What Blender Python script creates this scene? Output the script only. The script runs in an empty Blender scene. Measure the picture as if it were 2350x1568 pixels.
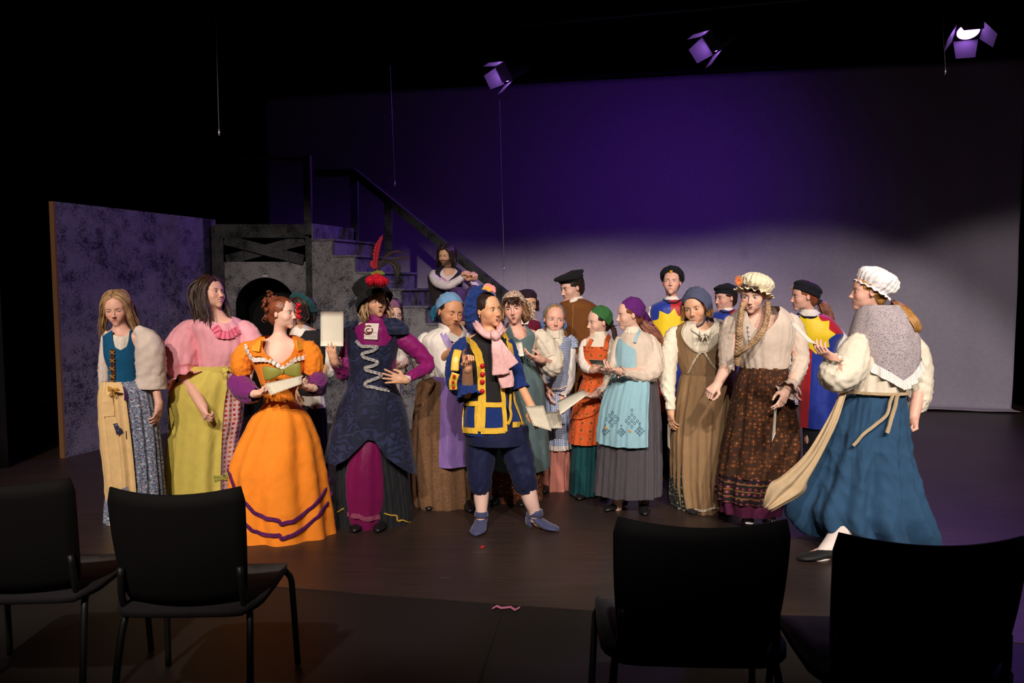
import bpy, bmesh, math, random
import numpy as np
from mathutils import Vector, Matrix
SC = bpy.context.scene
COL = SC.collection
F = 1800.0
CX, CY = 1175.0, 784.0
CAMH = 1.58
PITCH = math.atan(135.0 / F)
cam = bpy.data.cameras.new('camera'); co = bpy.data.objects.new('camera', cam); COL.objects.link(co); SC.camera = co
co.location = (0, 0, CAMH); co.rotation_euler = (math.pi / 2 - PITCH, 0, 0); cam.lens = 36 * F / 2350; cam.clip_start = .05
W_ = bpy.data.worlds.new('world'); SC.world = W_; W_.use_nodes = True
W_.node_tree.nodes['Background'].inputs[0].default_value = (.16, .13, .22, 1); W_.node_tree.nodes['Background'].inputs[1].default_value = .012
SC.view_settings.view_transform = 'Standard'; SC.view_settings.look = 'None'; SC.view_settings.gamma = 1; SC.view_settings.exposure = 0; SC.view_settings.use_curve_mapping = False
def aim(o, to): o.rotation_euler = (Vector(to) - o.location).to_track_quat('-Z', 'Y').to_euler()
def spot(name, loc, to, power, col, size=36, blend=.25, rad=.09):
    l = bpy.data.lights.new(name, 'SPOT'); l.energy = power; l.color = col; l.spot_size = math.radians(size); l.spot_blend = blend; l.shadow_soft_size = rad
    o = bpy.data.objects.new(name, l); COL.objects.link(o); o.location = loc; aim(o, to); return o
WARM = (1.0, .85, .72); NEUT = (1.0, .90, .82)
# front of house profile spots over the seats, shuttered off the chairs below and the cloth above
for x, tx, pw, c_ in ((-3.6, -3.5, 1320, WARM), (-1.9, -1.3, 1220, WARM), (.0, .4, 1160, NEUT), (1.9, 1.7, 1220, WARM), (3.6, 3.4, 1400, NEUT), (5.6, 6.2, 760, NEUT)):
    spot('front_spot', (x, -1.6, 5.3), (tx, 5.6, .78), pw, c_, 37, .30)
VIO = (.30, .08, 1.0)
spot('cloth_wash', (1.9, 7.6, 3.0), (1.8, 10.5, 2.4), 44, (.26, .04, 1.0), 120, 1.0, .15)
def P(px, py, Y):
    "world point seen at photo position (px,py) on the upright plane at distance Y"
    x = (px - CX) / F; y = -(py - CY) / F
    c, s = math.cos(PITCH), math.sin(PITCH)
    d = np.array([x, c + y * s, -s + y * c])
    return d * (Y / d[1]) + np.array([0, 0, CAMH])
def G(px, py):
    x = (px - CX) / F; y = -(py - CY) / F
    c, s = math.cos(PITCH), math.sin(PITCH)
    d = np.array([x, c + y * s, -s + y * c])
    return d * (-CAMH / d[2]) + np.array([0, 0, CAMH])

# ---------------------------------------------------------------- objects
def tag(o, label=None, cat=None, group=None, kind=None):
    if label: o['label'] = label
    if cat: o['category'] = cat
    if group: o['group'] = group
    if kind: o['kind'] = kind
    return o
def empty(name, loc, label=None, cat=None, group=None):
    o = bpy.data.objects.new(name, None); COL.objects.link(o); o.location = loc
    o.empty_display_size = .1
    return tag(o, label, cat, group)
def wloc(o):
    v = np.array(o.location)
    return v + wloc(o.parent) if o.parent else v
def mk(name, V, Fc, mat, parent=None, uv=None, col=None, smooth=True, fmat=None, origin=None, label=None):
    V = np.asarray(V, dtype=float)
    base = wloc(parent) if parent else np.zeros(3)
    org = np.array(origin) if origin is not None else (base if parent else V.mean(0))
    me = bpy.data.meshes.new(name)
    me.from_pydata((V - org).tolist(), [], [tuple(int(i) for i in f) for f in Fc] if not isinstance(Fc, np.ndarray) else Fc.tolist())
    mats = mat if isinstance(mat, (list, tuple)) else [mat]
    for m in mats: me.materials.append(m)
    if fmat is not None: me.polygons.foreach_set('material_index', np.asarray(fmat, dtype=np.int32))
    if smooth: me.polygons.foreach_set('use_smooth', np.ones(len(me.polygons), dtype=bool))
    if uv is not None:
        l = me.uv_layers.new(name='UVMap')
        vi = np.empty(len(me.loops), dtype=np.int32); me.loops.foreach_get('vertex_index', vi)
        l.data.foreach_set('uv', np.asarray(uv, dtype=np.float32)[vi].ravel())
    if col is not None:
        a = me.color_attributes.new('Col', 'FLOAT_COLOR', 'POINT')
        c = np.ones((len(V), 4), dtype=np.float32); c[:, :3] = col
        a.data.foreach_set('color', c.ravel())
    me.update()
    o = bpy.data.objects.new(name, me); COL.objects.link(o)
    if parent: o.parent = parent
    o.location = org - base
    if label: o['label'] = label
    return o
class MB:
    "collects pieces of one mesh"
    def __init__(s): s.V = []; s.F = []; s.n = 0; s.U = []; s.M = []; s.C = []
    def add(s, V, Fc, uv=None, m=0, col=(1, 1, 1)):
        V = np.asarray(V, float)
        s.V.append(V); s.F += [tuple(int(i) + s.n for i in f) for f in Fc]; s.M += [m] * len(Fc)
        s.U.append(np.zeros((len(V), 2)) if uv is None else np.asarray(uv)); s.n += len(V)
        c = np.ones((len(V), 3)); c[:] = col; s.C.append(c)
        return s
    def box(s, lo, hi, m=0, R=None, c=None):
        lo = np.array(lo, float); hi = np.array(hi, float)
        V = np.array([[(lo, hi)[i][0], (lo, hi)[j][1], (lo, hi)[k][2]] for i in (0, 1) for j in (0, 1) for k in (0, 1)])
        if R is not None:
            c = (lo + hi) / 2 if c is None else np.array(c)
            V = (V - c) @ np.array(R).T + c
        return s.add(V, [(0, 1, 3, 2), (4, 6, 7, 5), (0, 4, 5, 1), (2, 3, 7, 6), (0, 2, 6, 4), (1, 5, 7, 3)], m=m)
    def beam(s, a, b, w, h, up=(0, 0, 1), m=0):
        a = np.array(a, float); b = np.array(b, float); t = b - a; t /= np.linalg.norm(t)
        u = np.cross(t, up); u /= np.linalg.norm(u); n = np.cross(u, t)
        V = [q + u * w / 2 * i + n * h / 2 * j for q in (a, b) for i, j in ((-1, -1), (1, -1), (1, 1), (-1, 1))]
        return s.add(V, [(3, 2, 1, 0), (4, 5, 6, 7), (0, 1, 5, 4), (1, 2, 6, 5), (2, 3, 7, 6), (3, 0, 4, 7)], m=m)
    def tube(s, pts, r, n=8, m=0, sub=0, flat=1, flatdir=None, col=(1, 1, 1)):
        V, Fc, uv = tube(pts, r, n=n, sub=sub, flat=flat, flatdir=flatdir)
        return s.add(V, Fc, uv, m, col)
    def sphere(s, c, r, m=0, n=12, k=8, R=None, col=(1, 1, 1)):
        r = np.array([r] * 3 if np.isscalar(r) else r)
        V = [[0, 0, 1]]
        for i in range(1, k):
            for j in range(n):
                a = math.pi * i / k; b = 2 * math.pi * j / n
                V.append([math.sin(a) * math.cos(b), math.sin(a) * math.sin(b), math.cos(a)])
        V.append([0, 0, -1]); V = np.array(V) * r
        if R is not None: V = V @ np.array(R).T
        Fc = [(0, 1 + j, 1 + (j + 1) % n) for j in range(n)]
        for i in range(k - 2):
            for j in range(n):
                a = 1 + i * n + j; b = 1 + i * n + (j + 1) % n
                Fc.append((a, a + n, b + n, b))
        e = len(V) - 1
        Fc += [(e, e - n + (j + 1) % n, e - n + j) for j in range(n)]
        return s.add(V + np.array(c), Fc, m=m, col=col)
    def build(s, name, mat, parent=None, **k):
        return mk(name, np.concatenate(s.V), s.F, mat, parent, uv=np.concatenate(s.U), fmat=s.M, col=np.concatenate(s.C), **k)

def catmull(pts, n):
    "resample a table (rows of numbers) to n rows, smooth"
    pts = np.asarray(pts, float); k = len(pts)
    if k == 1: return np.repeat(pts, n, 0)
    ext = np.vstack([2 * pts[0] - pts[1], pts, 2 * pts[-1] - pts[-2]])
    t = np.linspace(0, k - 1, n); i = np.minimum(t.astype(int), k - 2); u = (t - i)[:, None]
    p0, p1, p2, p3 = ext[i], ext[i + 1], ext[i + 2], ext[i + 3]
    m1 = (p2 - p0) * .5; m2 = (p3 - p1) * .5
    # limit overshoot
    d = p2 - p1
    m1 = np.where(m1 * d < 0, 0, np.sign(m1) * np.minimum(abs(m1), 3 * abs(d))); m2 = np.where(m2 * d < 0, 0, np.sign(m2) * np.minimum(abs(m2), 3 * abs(d)))
    return (2 * u**3 - 3 * u**2 + 1) * p1 + (u**3 - 2 * u**2 + u) * m1 + (-2 * u**3 + 3 * u**2) * p2 + (u**3 - u**2) * m2
def smoothpath(pts, n):
    pts = np.asarray(pts, float); k = len(pts)
    if k == 2:
        t = np.linspace(0, 1, n)[:, None]; return pts[0] * (1 - t) + pts[1] * t
    ext = np.vstack([2 * pts[0] - pts[1], pts, 2 * pts[-1] - pts[-2]])
    t = np.linspace(0, k - 1, n); i = np.minimum(t.astype(int), k - 2); u = (t - i)[:, None]
    p0, p1, p2, p3 = ext[i], ext[i + 1], ext[i + 2], ext[i + 3]
    return .5 * (2 * p1 + (p2 - p0) * u + (2 * p0 - 5 * p1 + 4 * p2 - p3) * u**2 + (3 * p1 - p0 - 3 * p2 + p3) * u**3)
def frames(C):
    T = np.gradient(C, axis=0); T /= np.linalg.norm(T, axis=1)[:, None] + 1e-9
    U = np.zeros_like(C); W = np.zeros_like(C)
    u = np.cross(T[0], [0, 1, 0.01]); 
    if np.linalg.norm(u) < .1: u = np.cross(T[0], [1, 0, 0])
    u /= np.linalg.norm(u)
    for i in range(len(C)):
        u = u - T[i] * np.dot(u, T[i]); u /= np.linalg.norm(u); U[i] = u; W[i] = np.cross(T[i], u)
    return T, U, W
def tube(pts, r, n=8, sub=0, flat=1, flatdir=None, cap=True, fold=None, seg=None):
    C = np.asarray(pts, float); R = np.asarray(r, float) if not np.isscalar(r) else np.full(len(C), float(r))
    m = seg or ((len(C) - 1) * (sub + 1) + 1)
    if sub or seg: C = smoothpath(C, m); R = catmull(R[:, None], m)[:, 0]
    T, U, W = frames(C)
    if flatdir is not None:
        fd = np.array(flatdir, float)
        W = fd - T * (T @ fd)[:, None]; W /= np.linalg.norm(W, axis=1)[:, None] + 1e-9; U = np.cross(W, T)
    th = np.linspace(0, 2 * math.pi, n, endpoint=False)
    rr = R[:, None] * np.ones(n)
    if fold is not None: rr = rr * (1 + fold(th[None, :], np.linspace(0, 1, len(C))[:, None]))
    V = C[:, None] + U[:, None] * (rr * np.cos(th))[..., None] + W[:, None] * (rr * np.sin(th) * flat)[..., None]
    V = V.reshape(-1, 3)
    L = np.concatenate([[0], np.cumsum(np.linalg.norm(np.diff(C, axis=0), axis=1))])
    uv = np.stack([(th / (2 * math.pi))[None].repeat(len(C), 0) * 2 * math.pi * R.mean(), L[:, None].repeat(n, 1)], -1).reshape(-1, 2)
    Fc = [(i * n + j, i * n + (j + 1) % n, (i + 1) * n + (j + 1) % n, (i + 1) * n + j) for i in range(len(C) - 1) for j in range(n)]
    if cap: Fc += [tuple(range(n - 1, -1, -1)), tuple((len(C) - 1) * n + j for j in range(n))]
    return V, Fc, uv
def foldfn(seed, freqs=(7, 11, 17), amp=.06, ramp=(0, 1), power=1.0, sharp=1.3):
    rnd = random.Random(seed)
    ph = [(f, rnd.uniform(0, 6.28), rnd.uniform(.6, 1), rnd.uniform(-.8, .8)) for f in freqs]
    def fn(th, v):
        w = ramp[0] + (ramp[1] - ramp[0]) * v ** power
        s = sum(a * np.sin(f * th + p + d * v * 3) for f, p, a, d in ph) / len(ph)
        s = np.sign(s) * abs(s) ** (1 / sharp)
        return amp * w * s
    return fn

# ---------------------------------------------------------------- implicit body
def smin(a, b, k):
    h = np.maximum(k - abs(a - b), 0) / k
    return np.minimum(a, b) - h * h * k * .25
def smax(a, b, k): return -smin(-a, -b, k)
class Prim:
    def __init__(s, kind, a, b, c, k, op='+', R=None):
        s.kind = kind; s.a = np.array(a, np.float32); s.b = b if b is None else np.array(b, np.float32); s.c = c; s.k = k; s.op = op; s.R = R
        if kind == 'e': s.ctr = s.a; s.rad = float(max(c))
        else: s.ctr = (s.a + s.b) / 2; s.rad = float(np.linalg.norm(s.b - s.a) / 2 + max(c))
    def ev(s, X):
        if s.kind == 'e':
            q = X - s.a
            if s.R is not None: q = q @ s.R.astype(np.float32)
            r = np.array(s.c, np.float32)
            k0 = np.sqrt(((q / r)**2).sum(-1)) + 1e-6; k1 = np.sqrt(((q / r**2)**2).sum(-1)) + 1e-6
            return k0 * (k0 - 1) / k1
        ba = s.b - s.a; pa = X - s.a
        h = np.clip(pa @ ba / (ba @ ba + 1e-9), 0, 1)
        return np.sqrt(((pa - h[..., None] * ba)**2).sum(-1)) - (s.c[0] + (s.c[1] - s.c[0]) * h)
def E(c, r, k=.02, op='+', R=None): return Prim('e', c, None, r, k, op, R)
def Cc(a, b, ra, rb=None, k=.02, op='+'): return Prim('c', a, b, (ra, ra if rb is None else rb), k, op)
def field(prims, X):
    d = np.full(X.shape[:-1], 1.0, np.float32)
    for p in prims:
        e = p.ev(X)
        if p.op == '+': d = smin(d, e, p.k)
        else: d = smax(d, -e, p.k)
    return d
def snets(prims, lo, hi, h, pad=True):
    lo = np.array(lo, float); hi = np.array(hi, float)
    c = (lo + hi) / 2; hd = (hi - lo) / 2
    pr = [p for p in prims if (abs(np.array(p.ctr, float) - c) < hd + p.rad + .03).all()]
    n = np.maximum(((hi - lo) / h).astype(int) + 1, 2)
    ax = [lo[i] + h * np.arange(n[i]) for i in range(3)]
    # coarse pre-pass so that only cells near the surface are evaluated
    st = 4
    cx = [lo[i] + h * st * np.arange(n[i] // st + 2) for i in range(3)]
    Xc = np.stack(np.meshgrid(*cx, indexing='ij'), -1).astype(np.float32)
    Dc = field(pr, Xc)
    near = abs(Dc) < h * st * 2.1
    rep = lambda A: np.repeat(np.repeat(np.repeat(A, st, 0), st, 1), st, 2)[:n[0], :n[1], :n[2]]
    Nn = rep(near); D = rep(Dc).copy()
    idx = np.argwhere(Nn)
    X = (lo + idx * h).astype(np.float32)
    D[Nn] = field(pr, X)
    S = D < 0
    m = S[:-1, :-1, :-1].astype(np.int8)
    cnt = sum(S[i:n[0] - 1 + i, j:n[1] - 1 + j, k:n[2] - 1 + k].astype(np.int8) for i in (0, 1) for j in (0, 1) for k in (0, 1))
    act = (cnt > 0) & (cnt < 8)
    ci = np.argwhere(act); 
    if len(ci) == 0: return np.zeros((0, 3)), []
    idm = -np.ones(act.shape, int); idm[act] = np.arange(len(ci))
    acc = np.zeros((len(ci), 3)); w = np.zeros(len(ci))
    cor = [(i, j, k) for i in (0, 1) for j in (0, 1) for k in (0, 1)]
    val = {c_: D[ci[:, 0] + c_[0], ci[:, 1] + c_[1], ci[:, 2] + c_[2]] for c_ in cor}
    for a_ in cor:
        for ax_ in range(3):
            if a_[ax_] == 0:
                b_ = list(a_); b_[ax_] = 1; b_ = tuple(b_)
                da, db = val[a_], val[b_]; x = (da < 0) != (db < 0)
                t = np.where(x, da / np.where(x, da - db, 1), 0)
                p = np.array(a_, float)[None] + np.zeros((len(ci), 3)); p[:, ax_] += t
                acc += p * x[:, None]; w += x
    V = lo + (ci + acc / np.maximum(w, 1)[:, None]) * h
    Fs = []
    for ax_ in range(3):
        o1, o2 = [(1, 2), (2, 0), (0, 1)][ax_]
        sl0 = [slice(None)] * 3; sl1 = [slice(None)] * 3; sl0[ax_] = slice(0, -1); sl1[ax_] = slice(1, None)
        ch = S[tuple(sl0)] != S[tuple(sl1)]
        e = np.argwhere(ch)
        ok = (e[:, o1] > 0) & (e[:, o2] > 0) & (e[:, o1] < act.shape[o1]) & (e[:, o2] < act.shape[o2]) & (e[:, ax_] < act.shape[ax_])
        e = e[ok]
        if len(e) == 0: continue
        def at(d1, d2):
            q = e.copy(); q[:, o1] -= d1; q[:, o2] -= d2
            return idm[q[:, 0], q[:, 1], q[:, 2]]
        q = np.stack([at(1, 1), at(0, 1), at(0, 0), at(1, 0)], 1)
        ins = S[e[:, 0], e[:, 1], e[:, 2]]
        q[~ins] = q[~ins][:, ::-1]
        Fs.append(q[(q >= 0).all(1)])
    return V, np.concatenate(Fs)

def rot(yaw=0, pitch=0, roll=0):
    y, p, r = map(math.radians, (yaw, pitch, roll))
    Rz = np.array([[math.cos(y), -math.sin(y), 0], [math.sin(y), math.cos(y), 0], [0, 0, 1]])
    Rx = np.array([[1, 0, 0], [0, math.cos(p), -math.sin(p)], [0, math.sin(p), math.cos(p)]])
    Ry = np.array([[math.cos(r), 0, math.sin(r)], [0, 1, 0], [-math.sin(r), 0, math.cos(r)]])
    return Rz @ Ry @ Rx
class Head:
    "local frame: unit = head height, face towards -y, z up, origin mid head"
    def __init__(s, c, h, yaw, pitch, roll, wide=1.0, jaw=1.0, child=0):
        s.c = np.array(c); s.h = h; s.R = rot(yaw, pitch, roll); s.wide = wide; s.jaw = jaw; s.child = child
    def w(s, p): return np.asarray(p, float) * s.h @ s.R.T + s.c
    def loc(s, X): return (X - s.c) @ s.R / s.h
    def prims(s, mouth='closed'):
        W = s.wide; J = s.jaw; h = s.h
        L = [('e', (0, .07, .11), (.325 * W, .40, .385), .03, '+'),
             ('e', (0, -.14, -.07), (.262 * W, .225, .33), .10, '+'),
             ('e', (0, -.10, -.27), (.205 * W * J, .215, .16), .07, '+'),
             ('e', (0, -.275, -.405), (.085, .080, .075), .08, '+'),
             ('e', (.155 * W, -.215, -.13), (.10, .11, .11), .08, '+'), ('e', (-.155 * W, -.215, -.13), (.10, .11, .11), .08, '+'),
             ('e', (0, -.250, -.262), (.150, .108, .105), .08, '+'),
             ('e', (0, -.135, .20), (.23 * W, .19, .20), .10, '+'),
             ('e', (0, -.245, .10), (.21 * W, .085, .07), .10, '+'),
             ('e', (.135, -.40, .005), (.082, .085, .05), .07, '-'), ('e', (-.135, -.40, .005), (.082, .085, .05), .07, '-'),
             ('c', (0, -.345, .035), (0, -.415, -.13), (.022, .032), .045, '+'),
             ('e', (0, -.432, -.142), (.040, .038, .034), .03, '+'),
             ('e', (.040, -.39, -.158), (.030, .036, .026), .025, '+'), ('e', (-.040, -.39, -.158), (.030, .036, .026), .025, '+'),
             ('e', (.018, -.415, -.182), (.013, .018, .012), .012, '-'), ('e', (-.018, -.415, -.182), (.013, .018, .012), .012, '-'),
             ('e', (.133, -.283, 0), (.068, .062, .062), .018, '+'), ('e', (-.133, -.283, 0), (.068, .062, .062), .018, '+'),
             ]
        if mouth == 'closed' or mouth == 'frown':
            L += [('e', (0, -.347, -.250), (.096, .024, .018), .014, '+'), ('e', (0, -.345, -.283), (.074, .027, .020), .014, '+'),
                  ('c', (-.095, -.368, -.267), (.095, -.368, -.267), (.004, .004), .012, '-')]
        elif mouth == 'smile':
            L += [('c', (-.105, -.322, -.240), (0, -.358, -.256), (.010, .017), .014, '+'), ('c', (.105, -.322, -.240), (0, -.358, -.256), (.010, .017), .014, '+'),
                  ('c', (-.10, -.318, -.252), (0, -.350, -.308), (.008, .018), .014, '+'), ('c', (.10, -.318, -.252), (0, -.350, -.308), (.008, .018), .014, '+'),
                  ('c', (-.088, -.348, -.256), (0, -.380, -.281), (.011, .018), .006, '-'), ('c', (.088, -.348, -.256), (0, -.380, -.281), (.011, .018), .006, '-'),
                  ('e', (.175, -.24, -.15), (.06, .07, .06), .06, '+'), ('e', (-.175, -.24, -.15), (.06, .07, .06), .06, '+')]
        else:
            L += [('e', (0, -.350, -.243), (.086, .024, .017), .014, '+'), ('e', (0, -.338, -.325), (.070, .028, .022), .02, '+'),
                  ('e', (0, -.38, -.284), (.058, .07, .028), .010, '-')]
        for sx in (1, -1):
            L += [('e', (sx * .325 * W, .035, -.035), (.026, .062, .098), .018, '+'), ('e', (sx * .36 * W, .02, -.02), (.022, .034, .055), .012, '-')]
        out = []
        for q in L:
            if q[0] == 'e': out.append(E(s.w(q[1]), [r * h for r in q[2]], q[3] * h, q[4], R=s.R))
            else: out.append(Cc(s.w(q[1]), s.w(q[2]), q[3][0] * h, q[3][1] * h, q[4] * h, q[5]))
        return out
def handprims(wr, d, n, side, curl=(.3, .3, .35, .4), spread=.0, L=.17, thumb=.4, thumbin=.35):
    """hand: wr wrist point, d direction wrist->knuckles, n palm normal (palm faces n), side=+1 thumb on cross(d,n) side.
    returns prims and dict of useful points"""
    wr = np.array(wr, float); d = np.array(d, float); d /= np.linalg.norm(d)
    n = np.array(n, float); n = n - d * (n @ d); n /= np.linalg.norm(n)
    t = np.cross(d, n) * side
    pr = []; k = .006 * L / .17; u = L / .17
    pr.append(Cc(wr - d * .01, wr + d * .03 * u, .024 * u, .026 * u, .012))
    kn = []
    for i in range(4):
        off = (.0275 - i * .0180) * u
        base = wr + d * .028 * u + t * off * .62
        k0 = wr + d * (.080 - (.0, .0, .003, .010)[i]) * u + t * off
        pr.append(Cc(base, k0, .0135 * u, .0105 * u, .014)); kn.append(k0)
    tips = []; segs = [(.040, .025, .020), (.045, .028, .021), (.041, .026, .020), (.032, .020, .018)]
    nails = []
    for i in range(4):
        c = curl[i]; p = kn[i]; a = 0
        dirn = d + t * spread * (1.5 - i) * .35; dirn /= np.linalg.norm(dirn)
        for j, sg in enumerate(segs[i]):
            a += c * (1.15, 1.45, .9)[j]
            v = dirn * math.cos(a) + n * math.sin(a)
            q = p + v * sg * u
            pr.append(Cc(p, q, (.0092, .0082, .0074)[j] * u, (.0082, .0074, .0060)[j] * u, .003)); p = q
        tips.append(p); nails.append((p, -dirn * math.sin(a) * -1 * 0 + (-n * math.cos(a) + dirn * math.sin(a))))
    b = wr + d * .018 * u + t * .020 * u + n * .004 * u
    v0 = d * .62 + t * (.85 - thumbin * .6) + n * (.15 + thumb * .7); v0 /= np.linalg.norm(v0)
    m1 = b + v0 * .042 * u
    v1 = d * .95 + t * (.35 - thumb * .7) + n * (.1 + thumb * .8); v1 /= np.linalg.norm(v1)
    m2 = m1 + v1 * .030 * u
    v2 = d * .95 + t * (.15 - thumb * .9) + n * (.05 + thumb * .6); v2 /= np.linalg.norm(v2)
    m3 = m2 + v2 * .024 * u
    pr += [Cc(b, m1, .0150 * u, .0115 * u, .014), Cc(m1, m2, .0105 * u, .0092 * u, .004), Cc(m2, m3, .0092 * u, .0072 * u, .003)]
    return pr, dict(tips=tips, thumb=m3, knuckles=kn, palm=wr + d * .05 * u, grip=(tips[0] + m3) / 2, nails=nails, t=t, n=n, d=d)
# ---------------------------------------------------------------- materials
class NT:
    def __init__(s, name):
        m = bpy.data.materials.new(name); m.use_nodes = True; s.m = m; s.t = m.node_tree; s.t.nodes.clear()
        s.out = s.n('ShaderNodeOutputMaterial'); s.b = s.n('ShaderNodeBsdfPrincipled'); s.l(s.b.outputs[0], s.out.inputs[0])
    def n(s, ty, **k):
        x = s.t.nodes.new(ty)
        for a, v in k.items():
            if a.startswith('i_'): x.inputs[int(a[2:])].default_value = v
            else: setattr(x, a, v)
        return x
    def l(s, a, b): s.t.links.new(a, b)
    def set(s, **k):
        for a, v in k.items(): s.b.inputs[{'rough': 'Roughness', 'metal': 'Metallic', 'sheen': 'Sheen Weight', 'spec': 'Specular IOR Level', 'coat': 'Coat Weight'}[a]].default_value = v
    def math(s, op, a, b=None, c=None):
        x = s.n('ShaderNodeMath', operation=op)
        for i, v in enumerate((a, b, c)):
            if v is None: continue
            if isinstance(v, (int, float)): x.inputs[i].default_value = v
            else: s.l(v, x.inputs[i])
        return x.outputs[0]
    def mix(s, f, a, b, ty='MIX'):
        x = s.n('ShaderNodeMix', data_type='RGBA', blend_type=ty)
        for i, v in ((0, f), (6, a), (7, b)):
            if isinstance(v, (int, float)): x.inputs[i].default_value = v
            elif isinstance(v, (tuple, list)): x.inputs[i].default_value = tuple(v)[:3] + (1,)
            else: s.l(v, x.inputs[i])
        return x.outputs[2]
    def coord(s, kind='Object', scale=1, loc=(0, 0, 0), rotz=0):
        c = s.n('ShaderNodeTexCoord'); mp = s.n('ShaderNodeMapping')
        mp.inputs['Scale'].default_value = (scale,) * 3 if isinstance(scale, (int, float)) else scale
        mp.inputs['Location'].default_value = loc; mp.inputs['Rotation'].default_value = (0, 0, rotz)
        s.l(c.outputs[kind], mp.inputs[0]); return mp.outputs[0]
    def noise(s, vec, scale=5, detail=3, rough=.5, out=0):
        x = s.n('ShaderNodeTexNoise'); x.inputs['Scale'].default_value = scale; x.inputs['Detail'].default_value = detail; x.inputs['Roughness'].default_value = rough
        s.l(vec, x.inputs['Vector']); return x.outputs[out]
    def voro(s, vec, scale=5, feature='F1', out='Distance', rnd=1):
        x = s.n('ShaderNodeTexVoronoi', feature=feature); x.inputs['Scale'].default_value = scale; x.inputs['Randomness'].default_value = rnd
        s.l(vec, x.inputs['Vector']); return x.outputs[out]
    def ramp(s, f, stops, interp='LINEAR'):
        x = s.n('ShaderNodeValToRGB'); cr = x.color_ramp; cr.interpolation = interp
        while len(cr.elements) < len(stops): cr.elements.new(.5)
        for e, (p, c) in zip(cr.elements, stops): e.position = p; e.color = tuple(c)[:3] + (1,)
        s.l(f, x.inputs[0]); return x.outputs[0]
    def color(s, c):
        if isinstance(c, (tuple, list)): s.b.inputs[0].default_value = tuple(c)[:3] + (1,)
        else: s.l(c, s.b.inputs[0])
    def bump(s, h, strength=.3, dist=.01):
        x = s.n('ShaderNodeBump'); x.inputs['Strength'].default_value = strength; x.inputs['Distance'].default_value = dist
        s.l(h, x.inputs['Height']); s.l(x.outputs[0], s.b.inputs['Normal'])
def srgb(r, g, b):
    f = lambda c: (c / 255 / 12.92) if c / 255 <= .04045 else ((c / 255 + .055) / 1.055)**2.4
    return (f(r), f(g), f(b))
_mc = {}
def cloth(name, c, rough=.85, sheen=.1, wr=.25, wscale=14, pat=None, metal=0, spec=.3, **k):
    """woven cloth: fine weave and small wrinkles in relief, optional printed or woven pattern in uv metres"""
    if name in _mc: return _mc[name]
    t = NT(name); t.set(rough=rough, sheen=sheen * .3, metal=metal, spec=spec)
    uv = t.coord('UV'); ob = t.coord('Object')
    base = tuple(c)
    nz = t.noise(ob, 22, 3)
    col = t.mix(nz, tuple(x * .86 for x in c), tuple(min(1, x * 1.1) for x in c))
    if pat: col = pat(t, uv, ob, col)
    t.color(col)
    wr_n = t.noise(t.coord('Object', (wscale, wscale, wscale * .45)), 1, 4, .55)
    wv = t.noise(ob, 420, 1)
    t.bump(t.math('ADD', t.math('MULTIPLY', wr_n, .62), t.math('MULTIPLY', wv, .03)), wr, .03)
    _mc[name] = t.m; return t.m
def sep(t, uv):
    x = t.n('ShaderNodeSeparateXYZ'); t.l(uv, x.inputs[0]); return x.outputs[0], x.outputs[1]
def gingham(period, c2, c3=None):
    def f(t, uv, ob, col):
        u, v = sep(t, uv)
        a = t.math('GREATER_THAN', t.math('FRACT', t.math('DIVIDE', u, period)), .5)
        b = t.math('GREATER_THAN', t.math('FRACT', t.math('DIVIDE', v, period)), .5)
        return t.mix(t.math('MULTIPLY', t.math('ADD', a, b), .5), col, c2)
    return f
def stripes(period, c2, frac=.25, axis=0):
    def f(t, uv, ob, col):
        u = sep(t, uv)[axis]
        a = t.math('GREATER_THAN', t.math('FRACT', t.math('DIVIDE', u, period)), 1 - frac)
        return t.mix(a, col, c2)
    return f
def dots(scale, c2, size=.3, c3=None, rnd=.3, soft=.03, use='uv'):
    def f(t, uv, ob, col):
        d = t.voro(uv if use == 'uv' else ob, scale, rnd=rnd)
        if c3 is not None:
            cc = t.n('ShaderNodeTexVoronoi'); cc.inputs['Scale'].default_value = scale; cc.inputs['Randomness'].default_value = rnd
            t.l(uv if use == 'uv' else ob, cc.inputs['Vector']); r = t.n('ShaderNodeSeparateColor'); t.l(cc.outputs['Color'], r.inputs[0])
            c22 = t.mix(t.math('GREATER_THAN', r.outputs[0], .5), c2, c3)
        else: c22 = c2
        m = t.ramp(d, [(size, (1, 1, 1)), (size + soft, (0, 0, 0))])
        return t.mix(m, col, c22)
    return f
def medallions(scale, rings, rnd=.15):
    "rings: list of (radius, colour) from outside in"
    def f(t, uv, ob, col):
        d = t.voro(uv, scale, rnd=rnd); nz = t.noise(uv, scale * 6, 2)
        d = t.math('ADD', d, t.math('MULTIPLY', t.math('SUBTRACT', nz, .5), .12))
        for r, c in rings: col = t.mix(t.math('LESS_THAN', d, r), col, c)
        return col
    return f
def calico(scale, cols, thr=.52):
    "small scattered flowers"
    def f(t, uv, ob, col):
        for i, (c, sc) in enumerate(cols):
            n = t.noise(t.coord('UV', 1, (i * 3.7, i * 1.9, 0)), scale * sc, 2)
            col = t.mix(t.math('GREATER_THAN', n, thr), col, c)
        return col
    return f
def brocade(scale, c2):
    def f(t, uv, ob, col):
        w = t.n('ShaderNodeTexWave', wave_type='RINGS'); w.inputs['Scale'].default_value = scale; w.inputs['Distortion'].default_value = 14; w.inputs['Detail'].default_value = 1.5; w.inputs['Detail Scale'].default_value = 1.6
        t.l(uv, w.inputs[0])
        n = t.noise(uv, scale * 1.3, 1)
        m = t.math('MULTIPLY', t.math('GREATER_THAN', w.outputs[1], .56), t.math('GREATER_THAN', n, .44))
        return t.mix(m, col, c2)
    return f
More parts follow.
